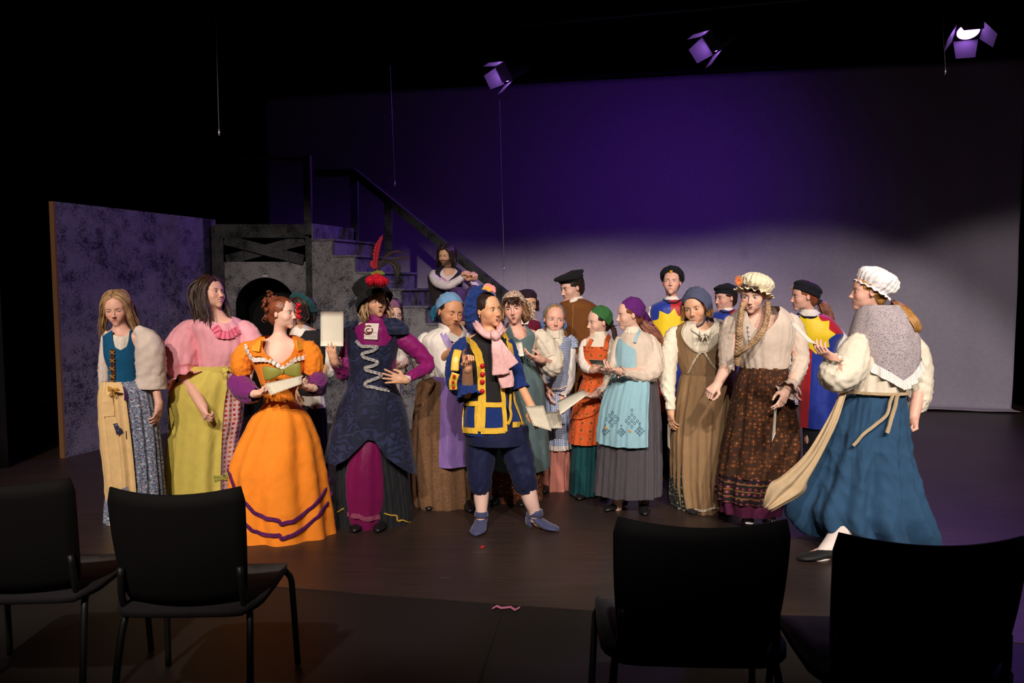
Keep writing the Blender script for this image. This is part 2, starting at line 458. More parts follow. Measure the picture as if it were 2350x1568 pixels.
def plain(name, c, rough=.6, metal=0, emit=0, ecol=None, spec=.4):
    if name in _mc: return _mc[name]
    t = NT(name); t.set(rough=rough, metal=metal, spec=spec); t.color(tuple(c))
    if emit:
        t.b.inputs['Emission Color'].default_value = tuple(ecol or c) + (1,); t.b.inputs['Emission Strength'].default_value = emit
    else:
        t.bump(t.noise(t.coord('Object'), 60, 3), .08, .004)
    _mc[name] = t.m; return t.m
def skin_mat():
    t = NT('skin'); t.set(rough=.48, spec=.35)
    a = t.n('ShaderNodeAttribute', attribute_name='Col')
    nz = t.noise(t.coord('Object'), 60, 3)
    t.color(t.mix(.35, a.outputs[0], t.mix(nz, (.75, .70, .70), (1.15, 1.1, 1.1)), 'MULTIPLY'))
    t.b.inputs['Subsurface Weight'].default_value = .06; t.b.inputs['Subsurface Radius'].default_value = (.02, .008, .005); t.b.inputs['Subsurface Scale'].default_value = .3
    t.bump(t.noise(t.coord('Object'), 500, 2), .05, .002)
    return t.m
def hair_mat(name, c, c2=None):
    if name in _mc: return _mc[name]
    t = NT(name); t.set(rough=.42, spec=.45)
    c2 = c2 or tuple(min(1, x * 1.9) for x in c)
    n = t.noise(t.coord('UV', (260, 9, 1)), 1, 3, .6)
    n2 = t.noise(t.coord('Object'), 26, 2)
    t.color(t.mix(t.ramp(t.math('ADD', t.math('MULTIPLY', n, .6), t.math('MULTIPLY', n2, .5)), [(.38, (0, 0, 0)), (.72, (1, 1, 1))]), tuple(x * .55 for x in c), c2))
    t.bump(n, .5, .006)
    _mc[name] = t.m; return t.m
SKIN = skin_mat()
EYEW = plain('eye_white', (.72, .70, .68), .25); PUP = plain('pupil', (.01, .008, .007), .15)
LASH = plain('lash', (.012, .008, .007), .7); TEETH = plain('teeth', (.78, .74, .68), .3); MOUTHD = plain('mouth_inside', (.045, .008, .008), .6)
GOLD = plain('gold_braid', (.75, .48, .07), .35, .3); SILVER = plain('silver', (.6, .6, .62), .25, .9)
LACE = cloth('lace_white', srgb(236, 222, 214), wr=.6, wscale=60)
# ---------------------------------------------------------------- the theatre
def floor_mat(name, c1, c2, rough):
    t = NT(name); t.set(rough=rough, spec=.35); o = t.coord('Object')
    g = t.noise(t.coord('Object', (2.2, 30, 1), rotz=.5), 1, 5, .6); b = t.noise(o, .9, 3)
    col = t.mix(t.math('MULTIPLY', g, b), c1, c2)
    sc = t.noise(t.coord('Object', (3, 46, 1), rotz=1.2), 1, 2); sc2 = t.noise(o, 1.3, 2)
    m = t.math('MULTIPLY', t.math('GREATER_THAN', sc, .72), t.math('GREATER_THAN', sc2, .56))
    t.color(t.mix(t.math('MULTIPLY', m, .35), col, tuple(min(1, x * 3.4) for x in c2)))
    t.bump(g, .15, .004); return t.m
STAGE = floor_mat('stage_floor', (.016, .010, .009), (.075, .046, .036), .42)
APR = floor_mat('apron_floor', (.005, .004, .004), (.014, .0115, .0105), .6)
a, b = G(720, 1353), G(1500, 1412)
dr = (b - a) / np.linalg.norm(b - a); L0 = a - dr * 9; L1 = a + dr * 11
def slab(name, poly, z0, z1, mat, **k):
    n = len(poly); V = [(x, y, z) for z in (z0, z1) for x, y in poly]
    Fc = [tuple(range(n - 1, -1, -1)), tuple(range(n, 2 * n))] + [(i, (i + 1) % n, n + (i + 1) % n, n + i) for i in range(n)]
    return mk(name, V, Fc, mat, smooth=False, **k)
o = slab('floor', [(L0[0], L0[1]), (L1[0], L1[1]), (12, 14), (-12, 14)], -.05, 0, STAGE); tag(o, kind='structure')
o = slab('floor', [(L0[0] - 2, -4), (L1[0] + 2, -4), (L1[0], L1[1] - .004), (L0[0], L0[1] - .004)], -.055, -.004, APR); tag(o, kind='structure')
BLK = plain('black_masonry', (.006, .006, .007), .9); DRP = cloth('black_drape', (.0045, .0042, .005), .95, sheen=0, wr=.3)
for nm, lo, hi in (('wall_back', (-12, 13.6, 0), (12, 13.8, 7.5)), ('wall_left', (-9.2, -4, 0), (-9, 13.6, 7.5)), ('wall_right', (9, -4, 0), (9.2, 13.6, 7.5)), ('wall_front', (-9, -4.2, 0), (9, -4, 7.5)), ('ceiling', (-9.2, -4.2, 7.5), (9.2, 13.8, 7.7))):
    tag(MB().box(lo, hi).build(nm, BLK, smooth=False), kind='structure')
for (x0, y0), (x1, y1), px_ in (((L0[0] + .8, L0[1]), (L0[0] + .8, 0), 0),): pass
def drape(name, p0, p1, z0, z1, mat, amp=.05, wl=.28, n=None, seed=1, label=None, cat='curtain', curl=0):
    p0 = np.array(p0, float); p1 = np.array(p1, float); d = p1 - p0; L = np.linalg.norm(d); d /= L; nn = np.array([-d[1], d[0]]); n = n or int(L / .03); r = np.random.RandomState(seed)
    u = np.linspace(0, L, n); ph = r.rand(6) * 6.28; V = []; zs = np.linspace(z0, z1, 26)
    for z in zs:
        f = .5 + .5 * (z1 - z) / (z1 - z0)
        w = amp * f * (np.sin(u * 6.28 / wl + ph[0]) * .55 + .3 * np.sin(u * 6.28 / wl * 1.63 + ph[1]) + .25 * np.sin(u * 6.28 / wl * .41 + ph[2] + z * .3))
        V.append(np.stack([p0[0] + d[0] * u + nn[0] * w, p0[1] + d[1] * u + nn[1] * w, np.full(n, z)], -1))
    V = np.concatenate(V); Fc = [(i * n + j, i * n + j + 1, (i + 1) * n + j + 1, (i + 1) * n + j) for i in range(25) for j in range(n - 1)]
    uv = np.array([(a_, z) for z in zs for a_ in u])
    o = mk(name, V, Fc, mat, uv=uv); md = o.modifiers.new('thickness', 'SOLIDIFY'); md.thickness = .006
    return tag(o, label, cat, 'black stage drapes')
drape('stage_curtain', (-4.30, 6.6), (-8.6, 5.6), 0, 6.8, DRP, seed=3, label='black masking curtain left of the grey scenery flats')
drape('stage_curtain', (-8.6, 12.6), (-3.0, 12.9), 0, 6.8, DRP, seed=4, label='black curtain behind the platform and stairs')
drape('stage_curtain', (6.45, 9.55), (8.8, 8.2), 0, 6.8, DRP, seed=5, label='black leg curtain at the right of the pale backdrop')
drape('stage_border', (-8.8, 9.9), (8.9, 6.9), 5.25, 7.3, DRP, seed=6, label='black border curtain across the top of the stage')
# pale backdrop
cyc = cloth('backdrop_muslin', srgb(184, 174, 194), .95, sheen=0, wr=.5, wscale=2.2)  # pale cloth tinted violet: ambient violet stage light put into its base colour
c0, c1 = np.array([-3.61, 11.7]), np.array([6.19, 9.64]); d_ = (c1 - c0) / np.linalg.norm(c1 - c0); n_ = np.array([d_[1], -d_[0]]); Lc = np.linalg.norm(c1 - c0)
V = []; NU, NZ = 260, 60; us = np.linspace(0, Lc, NU)
for k in range(NZ + 5):
    z = 4.28 - 4.26 * k / (NZ - 1) if k < NZ else .018
    fw = 0 if k < NZ else (k - NZ + 1) * .055
    if k == NZ - 1: z = .03
    rt = np.clip((us - 5.5) / 4.5, 0, 1)
    w = (np.sin(us * 7.3 + z * .35) * .010 + np.sin(us * 3.1 + 1) * .018 + np.sin(us * 15.1 + z * .9) * .005) * (.2 + rt * 1.25) * np.clip((4.4 - z) / 2, .3, 1)
    w = w + .012 * np.sin(us * 5 + z * 2.2 + np.sin(z * 3)) * (.25 + rt)
    P_ = c0 + d_ * us[:, None] + n_ * (w + fw)[:, None]
    zz = z + (0 if k < NZ else 1) * .012 * abs(np.sin(us * 2.3)) * (k - NZ + 1) / 5
    V.append(np.concatenate([P_, (zz + 0 * us)[:, None]], 1))
m_ = NZ + 5; V = np.concatenate(V); Fc = [(i * NU + j, (i + 1) * NU + j, (i + 1) * NU + j + 1, i * NU + j + 1) for i in range(m_ - 1) for j in range(NU - 1)]
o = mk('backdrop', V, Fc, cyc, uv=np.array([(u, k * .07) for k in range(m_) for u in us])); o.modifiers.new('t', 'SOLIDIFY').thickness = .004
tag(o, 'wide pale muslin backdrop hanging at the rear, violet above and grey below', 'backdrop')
P0 = np.array([c0[0], c0[1], 4.33]); P1 = np.array([c1[0], c1[1], 4.33])
tag(MB().tube([P0 + [-.4, .08, 0], P1 + [.3, -.06, 0]], .03).build('batten', BLK), 'black batten pipe carrying the pale backdrop', 'pipe')
# sponge-painted scenery
def sponge(name, base, dark, sc=1.0, seed=0):
    t = NT(name); t.set(rough=.85, spec=.2); o = t.coord('Object', sc, (seed, seed * 2, 0))
    a_ = t.noise(o, 3.2, 4, .6); b_ = t.noise(o, 58, 4, .8); c_ = t.noise(o, 9, 3, .6)
    s_ = t.math('ADD', t.math('MULTIPLY', a_, .55), t.math('ADD', t.math('MULTIPLY', b_, .80), t.math('MULTIPLY', c_, .35)))
    m = t.ramp(s_, [(.72, (1, 1, 1)), (.83, (.3, .3, .3)), (.95, (0, 0, 0))])
    h = t.noise(t.coord('Object', sc, (seed + 9, 3, 0)), 30, 4, .7)
    col = t.mix(m, base, dark); col = t.mix(t.math('MULTIPLY', t.math('GREATER_THAN', t.math('MULTIPLY', h, c_), .42), .4), col, tuple(x * 1.5 for x in base))
    t.color(col); t.bump(b_, .25, .006); return t.m
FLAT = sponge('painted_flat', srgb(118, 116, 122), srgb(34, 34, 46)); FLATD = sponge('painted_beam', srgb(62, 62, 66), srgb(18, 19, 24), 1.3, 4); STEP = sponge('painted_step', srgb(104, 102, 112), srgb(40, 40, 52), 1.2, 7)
WOODE = plain('raw_wood_edge', srgb(120, 84, 50), .8); HB = 2.295
A0 = np.array([-4.03, 6.99]); A1 = np.array([-3.375, 9.0]); da = (A1 - A0) / np.linalg.norm(A1 - A0); na = np.array([-da[1], da[0]]); LA = np.linalg.norm(A1 - A0)
def wallseg(mb, p, q, z0, z1, th, nn, m=0):
    V = [(*(x + nn * s_), z) for z in (z0, z1) for s_ in (0, th) for x in (p, q)]
    mb.add(V, [(0, 1, 5, 4), (3, 2, 6, 7), (2, 0, 4, 6), (1, 3, 7, 5), (4, 5, 7, 6), (1, 0, 2, 3)], m=m); return mb
rt_ = empty('scenery_wall', (A0[0], A0[1], 0), 'mottled grey-violet painted scenery wall of two flats at the left', 'scenery')
for u0, u1 in ((0, .56), (.564, 1)):
    mb = MB(); wallseg(mb, A0 + da * LA * u0, A0 + da * LA * u1, 0, HB, .04, na); mb.build('panel', FLAT, rt_, smooth=False)
mb = MB(); wallseg(mb, A0 - da * .02, A0 - da * .001, 0, HB, .05, na); mb.build('edge_strip', WOODE, rt_, smooth=False)
mb = MB(); wallseg(mb, A0 + da * LA * .90, A0 + da * LA * .945, 0, HB - .002, -.012, na); mb.build('batten', FLATD, rt_, smooth=False)
# arch unit and platform
YF = 8.93; X0, X1 = P(503, 700, YF)[0], P(712, 700, YF)[0]
ru = empty('platform_unit', (X0, YF, 0), 'grey painted archway unit with cross-braced opening below a raised platform', 'scenery')
def zat(py, Y): return P(0, py, Y)[2]
zt, zb1, zo = zat(515, YF), zat(546, YF), zat(601, YF); xc = P(610, 700, YF)[0]; ra = .345; za = zat(637, YF) - ra
V = []; arc = [(xc + ra * math.cos(t), za + ra * math.sin(t)) for t in np.linspace(0, math.pi, 21)]
out = [(X1 - .02, 0), (X1 - .02, zo)]; 
mb = MB()
pts_i = [(xc + ra, 0)] + arc + [(xc - ra, 0)]
pts_o = [(X1 - .03, 0)] + [((X1 - .03), z) for z in np.linspace(za, zo, 7)][:-1] + [(x, zo) for x in np.linspace(X1 - .03, X0 + .06, 9)] + [(X0 + .06, z) for z in np.linspace(zo, za, 7)][1:] + [(X0 + .06, 0)]
pi_ = smoothpath(np.array(pts_i), 60); po_ = np.array(pts_o); tt = np.linspace(0, len(po_) - 1, 60); po_ = np.stack([np.interp(tt, range(len(po_)), po_[:, k]) for k in (0, 1)], 1)
pi_ = np.array([pts_i[0]] + [pts_i[min(22, max(0, int(round(x))))] for x in np.linspace(0, 22, 58)] + [pts_i[-1]])
V = [(x, YF + dy, z) for dy in (0, .04) for x, z in np.concatenate([pi_, po_])]; m_ = 60; Fc = []
for i in range(m_ - 1):
    Fc += [(i, m_ + i, m_ + i + 1, i + 1), (2 * m_ + i, 2 * m_ + i + 1, 3 * m_ + i + 1, 3 * m_ + i), (i, i + 1, 2 * m_ + i + 1, 2 * m_ + i)]
mk('arch_panel', V, Fc, FLAT, ru, smooth=False)
mb = MB()                                                        # short tunnel behind the arch
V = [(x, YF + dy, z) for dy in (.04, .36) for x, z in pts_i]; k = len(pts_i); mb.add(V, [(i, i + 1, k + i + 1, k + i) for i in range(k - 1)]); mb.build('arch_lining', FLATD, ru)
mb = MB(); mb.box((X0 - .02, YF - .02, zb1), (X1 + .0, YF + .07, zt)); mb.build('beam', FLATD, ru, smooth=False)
for xx in (X0 - .02, X1 - .04):
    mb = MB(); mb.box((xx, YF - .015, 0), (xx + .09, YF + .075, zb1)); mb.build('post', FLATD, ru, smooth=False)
for s_ in (1, -1):
    mb = MB(); zz = (zo + .0, zb1 - .0) if s_ > 0 else (zb1, zo); mb.beam((X0 + .09, YF + .01 + .025 * s_, zz[0] + .02 * s_), (X1 - .06, YF + .01 + .025 * s_, zz[1] - .02 * s_), .115, .035, up=(0, 1, 0)); mb.build('cross_brace', FLATD, ru, smooth=False)
mb = MB(); mb.box((X0 - .02, YF + .07, zt - .06), (X1 + .12, 11.3, zt)); mb.build('deck', FLATD, ru, smooth=False)
mb = MB(); mb.box((X0 + .02, YF + .5, 0), (X1 - .02, YF + .52, zb1)); mb.build('backing_cloth', DRP, ru, smooth=False)
mb = MB(); mb.box((xc - .03, YF - .004, za + ra + .005), (xc + .03, YF, za + ra + .03)); mb.build('tape_mark', plain('grey_tape', (.3, .3, .32), .6), ru, smooth=False)
mb = MB(); a1_ = P(707, 357, YF - .02); mb.box((a1_[0] - .05, YF - .06, zt - .12), (a1_[0] + .03, YF + .02, a1_[2])); mb.build('rail_post', FLATD, ru, smooth=False)
mb = MB(); mb.box((X0 + .05, YF - .04, a1_[2] - .06), (a1_[0], YF, a1_[2] - .02)); mb.build('hand_rail', FLATD, ru, smooth=False)
# stairs descending to the right
run, rise, wid = .285, .1825, .83; ang = math.radians(21); R_ = np.array([math.cos(ang), -math.sin(ang)]); Wd = np.array([math.sin(ang), math.cos(ang)])
S0 = np.array([P(765, 548, 8.72)[0], 8.72]); z1_ = zat(548, 8.72)
rs = empty('staircase', (S0[0], S0[1], 0), 'grey painted staircase running down to the right from the platform', 'staircase')
nst = 12; LV = [zat(510, 8.80)] + [z1_ - rise * k for k in range(nst)]
V2 = []
prof = [(-run * 1.0, 0)]
for k in range(nst):
    z = z1_ - rise * k
    if z <= 0: break
    u0 = -run if k == 0 else run * (k - 1); u1 = run * k
    for side, nm in ((0, 'side_panel'),):
        mb = MB(); p_, q_ = S0 + R_ * u0, S0 + R_ * u1
        wallseg(mb, p_, q_, 0, z - .022, .02, Wd); mb.build('side_panel', FLAT, rs, smooth=False)
    mb = MB(); c_ = [S0 + R_ * u0 - Wd * .012, S0 + R_ * (u1 + .022) - Wd * .012, S0 + R_ * (u1 + .022) + Wd * wid, S0 + R_ * u0 + Wd * wid]
    V = [(*x, zz) for zz in (z - .022, z) for x in c_]; mb.add(V, [(3, 2, 1, 0), (4, 5, 6, 7)] + [(i, (i + 1) % 4, 4 + (i + 1) % 4, 4 + i) for i in range(4)]); mb.build('tread', STEP, rs, smooth=False)
    mb = MB(); wallseg(mb, S0 + R_ * (u1 - .018) + Wd * wid, S0 + R_ * (u1 - .018), max(0, z - rise - .0), z - .022, .018, R_); mb.build('riser', STEP, rs, smooth=False)
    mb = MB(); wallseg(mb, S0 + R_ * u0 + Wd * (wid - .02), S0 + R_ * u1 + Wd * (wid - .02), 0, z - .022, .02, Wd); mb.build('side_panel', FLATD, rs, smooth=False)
mb = MB(); wallseg(mb, S0 - R_ * run + Wd * wid, S0 - R_ * run, z1_, zt, .02, R_); mb.build('riser', STEP, rs, smooth=False)
FR = lambda k, h: np.array([*(S0 + R_ * run * k + Wd * (wid - .03)), z1_ - rise * k + h])
T0 = P(812, 396, 9.75); T1 = P(1168, 684, 8.35)
mb = MB(); mb.beam(T0, T1, .045, .10); mb.build('hand_rail', FLATD, rs, smooth=False)
mb = MB(); mb.beam(T0, P(722, 398, 9.9), .045, .09); mb.build('hand_rail', FLATD, rs, smooth=False)
for px_, f in ((806, 0), (894, .245), (1020, .6), (1145, .95)):
    q_ = T0 * (1 - f) + T1 * f; kk = np.dot(q_[:2] - S0, R_) / run; zf = max(0, z1_ - rise * max(0, math.ceil(kk))) if f > 0 else zt
    mb = MB(); mb.box((q_[0] - .045, q_[1] - .02, 0), (q_[0] + .045, q_[1] + .06, q_[2] - .02)); mb.build('rail_post', FLATD, rs, smooth=False)
# hanging stage lights
FIXB = plain('fixture_black', (.010, .010, .012), .5); LENS = plain('violet_lens', (.5, .3, 1), .3, emit=7, ecol=(.50, .20, 1.0)); FLAP = plain('barn_door', (.34, .33, .36), .45, .1)
pipeA, pipeB = P(1145, 100, 9.9) + [0, .15, .25], P(2215, 10, 8.2) + [0, .15, .25]
dp = (pipeB - pipeA) / np.linalg.norm(pipeB - pipeA); tag(MB().tube([pipeA - dp * 4.5, pipeB + dp * 3], .025).build('lighting_pipe', FIXB), 'black lighting pipe hung in front of the pale backdrop', 'pipe')
def fixture(px, py, Y, to, flaps, lab, power, open_=.55, lens=LENS):
    c = P(px, py, Y); d = np.array(to) - c; d /= np.linalg.norm(d); u = np.cross(d, [0, 0, 1.]); u /= np.linalg.norm(u); w = np.cross(u, d)
    r_ = empty('stage_light', c, lab, 'stage light', 'violet stage lights on the pipe')
    mb = MB(); mb.tube([c - d * .34, c - d * .30, c - d * .04, c], [.06, .105, .115, .13], n=20); mb.build('housing', FIXB, r_)
    mb = MB(); mb.tube([c + d * .002, c + d * .006], .105, n=24); mb.build('lens', lens, r_)
    for k in range(4):
        s_, t_ = [(u, w), (w, -u), (-u, -w), (-w, u)][k]; hl = .125
        h0 = c + s_ * hl; o_ = flaps[k]; tip = h0 + (d * math.cos(o_) + s_ * math.sin(o_)) * .19
        V = [h0 - t_ * .115, h0 + t_ * .115, tip + t_ * .09, tip - t_ * .09]; nn = np.cross(V[1] - V[0], V[3] - V[0]); nn /= np.linalg.norm(nn)
        mk('barn_door', V + [v + nn * .003 for v in V], [(0, 1, 2, 3), (7, 6, 5, 4), (0, 4, 5, 1), (1, 5, 6, 2), (2, 6, 7, 3), (3, 7, 4, 0)], FLAP, r_, smooth=False)
    f_ = np.dot(c[:2] - pipeA[:2], dp[:2]) / np.dot(dp[:2], dp[:2]); pp = pipeA + dp * f_
    mb = MB()
    for s_ in (1, -1): mb.tube([c - d * .15 + u * s_ * .13, c - d * .15 + u * s_ * .135 + np.array([0, 0, .16]), pp], .008, n=6, sub=2)
    mb.build('yoke', FIXB, r_)
    l = spot('stage_light_beam', tuple(c + d * .20), to, power, VIO, 84, .7, .08); l.parent = r_; l.location = Vector(c + d * .05) - Vector(c)
fixture(1158, 168, 9.9, (-3.5, 8.4, 2.1), (.35, .35, .35, .35), 'violet stage light above the left of the pale backdrop', 80)
fixture(1634, 98, 8.9, (-2.0, 8.3, 1.2), (.35, .35, .5, .35), 'violet stage light hung in the middle of the pipe', 330)
fixture(2222, 72, 8.3, (4.0, 6.2, .2), (.5, .4, .6, .35), 'brightest violet stage light at the right end of the pipe', 300)
# hanging microphones
CAB = plain('thin_cable', (.25, .25, .26), .5)
for px, top, bot, Y, lab in ((500, -60, 312, 6.0, 'thin hanging microphone cable at upper left over the dark flats'), (2166, -60, 172, 6.0, 'thin hanging microphone cable at upper right beside the bright light'), (903, 150, 427, 8.6, 'thin hanging cable in front of the dark end of the backdrop'), (1154, 230, 622, 9.0, 'thin hanging cable above the stair rail')):
    mb = MB(); a_, b_ = P(px - 8, top, Y), P(px + 3, bot, Y); mb.tube([a_, (a_ + b_) / 2, b_ + [0, 0, .05]], .0022 if Y < 7 else .003, n=6); r_ = mb.build('hanging_microphone', CAB)
    tag(r_, lab, 'microphone', 'hanging microphones'); mb = MB(); mb.tube([b_ + [0, 0, .05], b_ + [0, 0, .02], b_], [.006, .008, .005], n=8); mb.build('capsule', plain('mic_metal', (.5, .5, .52), .3, .8), r_)
# floor marks
def mark(name, px, py, w, l, rot_, mat, lab, crumple=0):
    g = G(px, py); c, s_ = math.cos(rot_), math.sin(rot_); V = []
    for k in range(7):
        t = (k / 6 - .5) * l; zz = .002 + crumple * abs(math.sin(k * 1.9)) * .012; off = crumple * math.sin(k * 2.3) * .006
        for s2 in (-1, 1): V += [(g[0] + t * c - (s2 * w / 2 + off) * s_, g[1] + t * s_ + (s2 * w / 2 + off) * c, zz)]
    V = np.array(V); Fc = [(2 * k, 2 * k + 2, 2 * k + 3, 2 * k + 1) for k in range(6)]
    o = mk(name, V, Fc, mat, smooth=False); o.modifiers.new('t', 'SOLIDIFY').thickness = .001; tag(o, lab, 'tape')
mark('tape_strip', 1161, 1399, .022, .135, -.12, plain('pink_tape', srgb(190, 110, 140), .6), 'strip of pink tape at the end of the floor seam', 1)
mark('tape_strip', 1107, 1256, .018, .042, 1.3, plain('red_tape', srgb(200, 20, 24), .5), 'small red tape scrap on the stage below the dark blue boots')
s0, s1 = G(1148, 1408), G(1088, 1600); dd = (s1 - s0); sd = np.array([-dd[1], dd[0]]) / np.linalg.norm(dd[:2]) * .005
mk('trim_1', [(s0[0] - sd[0], s0[1] - sd[1], .0008), (s0[0] + sd[0], s0[1] + sd[1], .0008), (s1[0] + sd[0], s1[1] + sd[1], .0008), (s1[0] - sd[0], s1[1] - sd[1], .0008)], [(0, 3, 2, 1)], plain('seam_black', (.003, .003, .003), .9), smooth=False)['kind'] = 'structure'
# audience chairs
CHB = plain('chair_shell', (.005, .0045, .005), .8, spec=.2); CHM = plain('chair_metal', (.008, .008, .009), .5, .0); CHS = cloth('chair_seat_cloth', (.014, .012, .015), wr=.2)
def chair(x, y, rz_, lab, w=.47, top=.87):
    r_ = empty('stacking_chair', (x, y, 0), lab, 'chair', 'chairs of the front audience row'); c, s_ = math.cos(rz_), math.sin(rz_)
    T = lambda p: np.array([x + p[0] * c - p[1] * s_, y + p[0] * s_ + p[1] * c, p[2]])
    V = []; n, m = 13, 9                      # back shell: curved sheet of real thickness, chair faces +y
    for k in (0, 1):
        for i in range(m):
            v = i / (m - 1)
            for j in range(n):
                u = j / (n - 1) * 2 - 1; ww = w / 2 * (1 - .10 * (1 - v)**2 - (.05 * (v > .95)))
                if i == 0 : ww *= .93
                V.append(T((u * ww, -.02 - .05 * v + .045 * (u * u) + k * .012 - .03 * (1 - v)**3 * -1, .455 + (top - .455) * v + .018 * u * u * (v > .8))))
    Fc = []
    for k in (0, 1):
        for i in range(m - 1):
            for j in range(n - 1):
                a_ = k * n * m + i * n + j; q = (a_, a_ + 1, a_ + n + 1, a_ + n); Fc.append(q if k == 0 else q[::-1])
    ed = [(0, j) for j in range(n)] + [(i, n - 1) for i in range(1, m)] + [(m - 1, j) for j in range(n - 2, -1, -1)] + [(i, 0) for i in range(m - 2, 0, -1)]
    for q in range(len(ed)):
        (i, j), (i2, j2) = ed[q], ed[(q + 1) % len(ed)]; Fc.append((i * n + j, n * m + i * n + j, n * m + i2 * n + j2, i2 * n + j2))
    mk('backrest', V, Fc, CHB, r_)
    V = []; n = 24
    for z in (-.028, 0):
        for j in range(n):
            t = 2 * math.pi * j / n; cx_ = np.sign(math.cos(t)) * abs(math.cos(t))**.35; sy_ = np.sign(math.sin(t)) * abs(math.sin(t))**.35
            V.append(T((cx_ * w * .56, .245 + sy_ * .25, .45 + z - .02 * (sy_ > .8) + (.012 * (abs(cx_) > .8)))))
    Fc = [tuple(range(n - 1, -1, -1)), tuple(range(n, 2 * n))] + [(j, (j + 1) % n, n + (j + 1) % n, n + j) for j in range(n)]
    mk('seat', V, Fc, CHS, r_)
    for sx in (-1, 1):
        mb = MB(); mb.tube([T((sx * (w / 2 + .0), .45, .42)), T((sx * (w / 2 + .02), .47, .38)), T((sx * (w / 2 + .025), .48, .30)), T((sx * (w / 2 + .035), .50, .0))], .0125, n=10, sub=4); mb.build('leg', CHM, r_)
        mb = MB(); mb.tube([T((sx * (w / 2 - .03), .10, .41)), T((sx * (w / 2 - .01), .04, .38)), T((sx * (w / 2 + .01), -.05, .0))], .0125, n=10, sub=4); mb.build('leg', CHM, r_)
        mb = MB(); mb.tube([T((sx * w * .44, .0, .60)), T((sx * w * .45, .015, .48)), T((sx * w * .44, .08, .42)), T((sx * w * .44, .40, .42))], .012, n=10, sub=3); mb.build('side_frame', CHM, r_)
def chair_at(pxl, pxr, pyt, lab, rz_=0, top=.87):
    Y = (CAMH - top) * F / (pyt - 655) ; xl, xr = P(pxl, pyt, Y)[0], P(pxr, pyt, Y)[0]; chair((xl + xr) / 2, Y + .05, rz_, lab, w=min(.52, xr - xl), top=top)
chair_at(-200, 165, 1128, 'dark stacking chair cut off by the left edge of the picture', .05)
chair_at(236, 552, 1148, 'black stacking chair in front of the pink and orange dresses', .02)
chair_at(1408, 1826, 1226, 'black stacking chair in front of the cream mob cap woman', -.05)
chair_at(1928, 2372, 1268, 'black stacking chair in front of the long blue skirt, cut off at right', -.06)
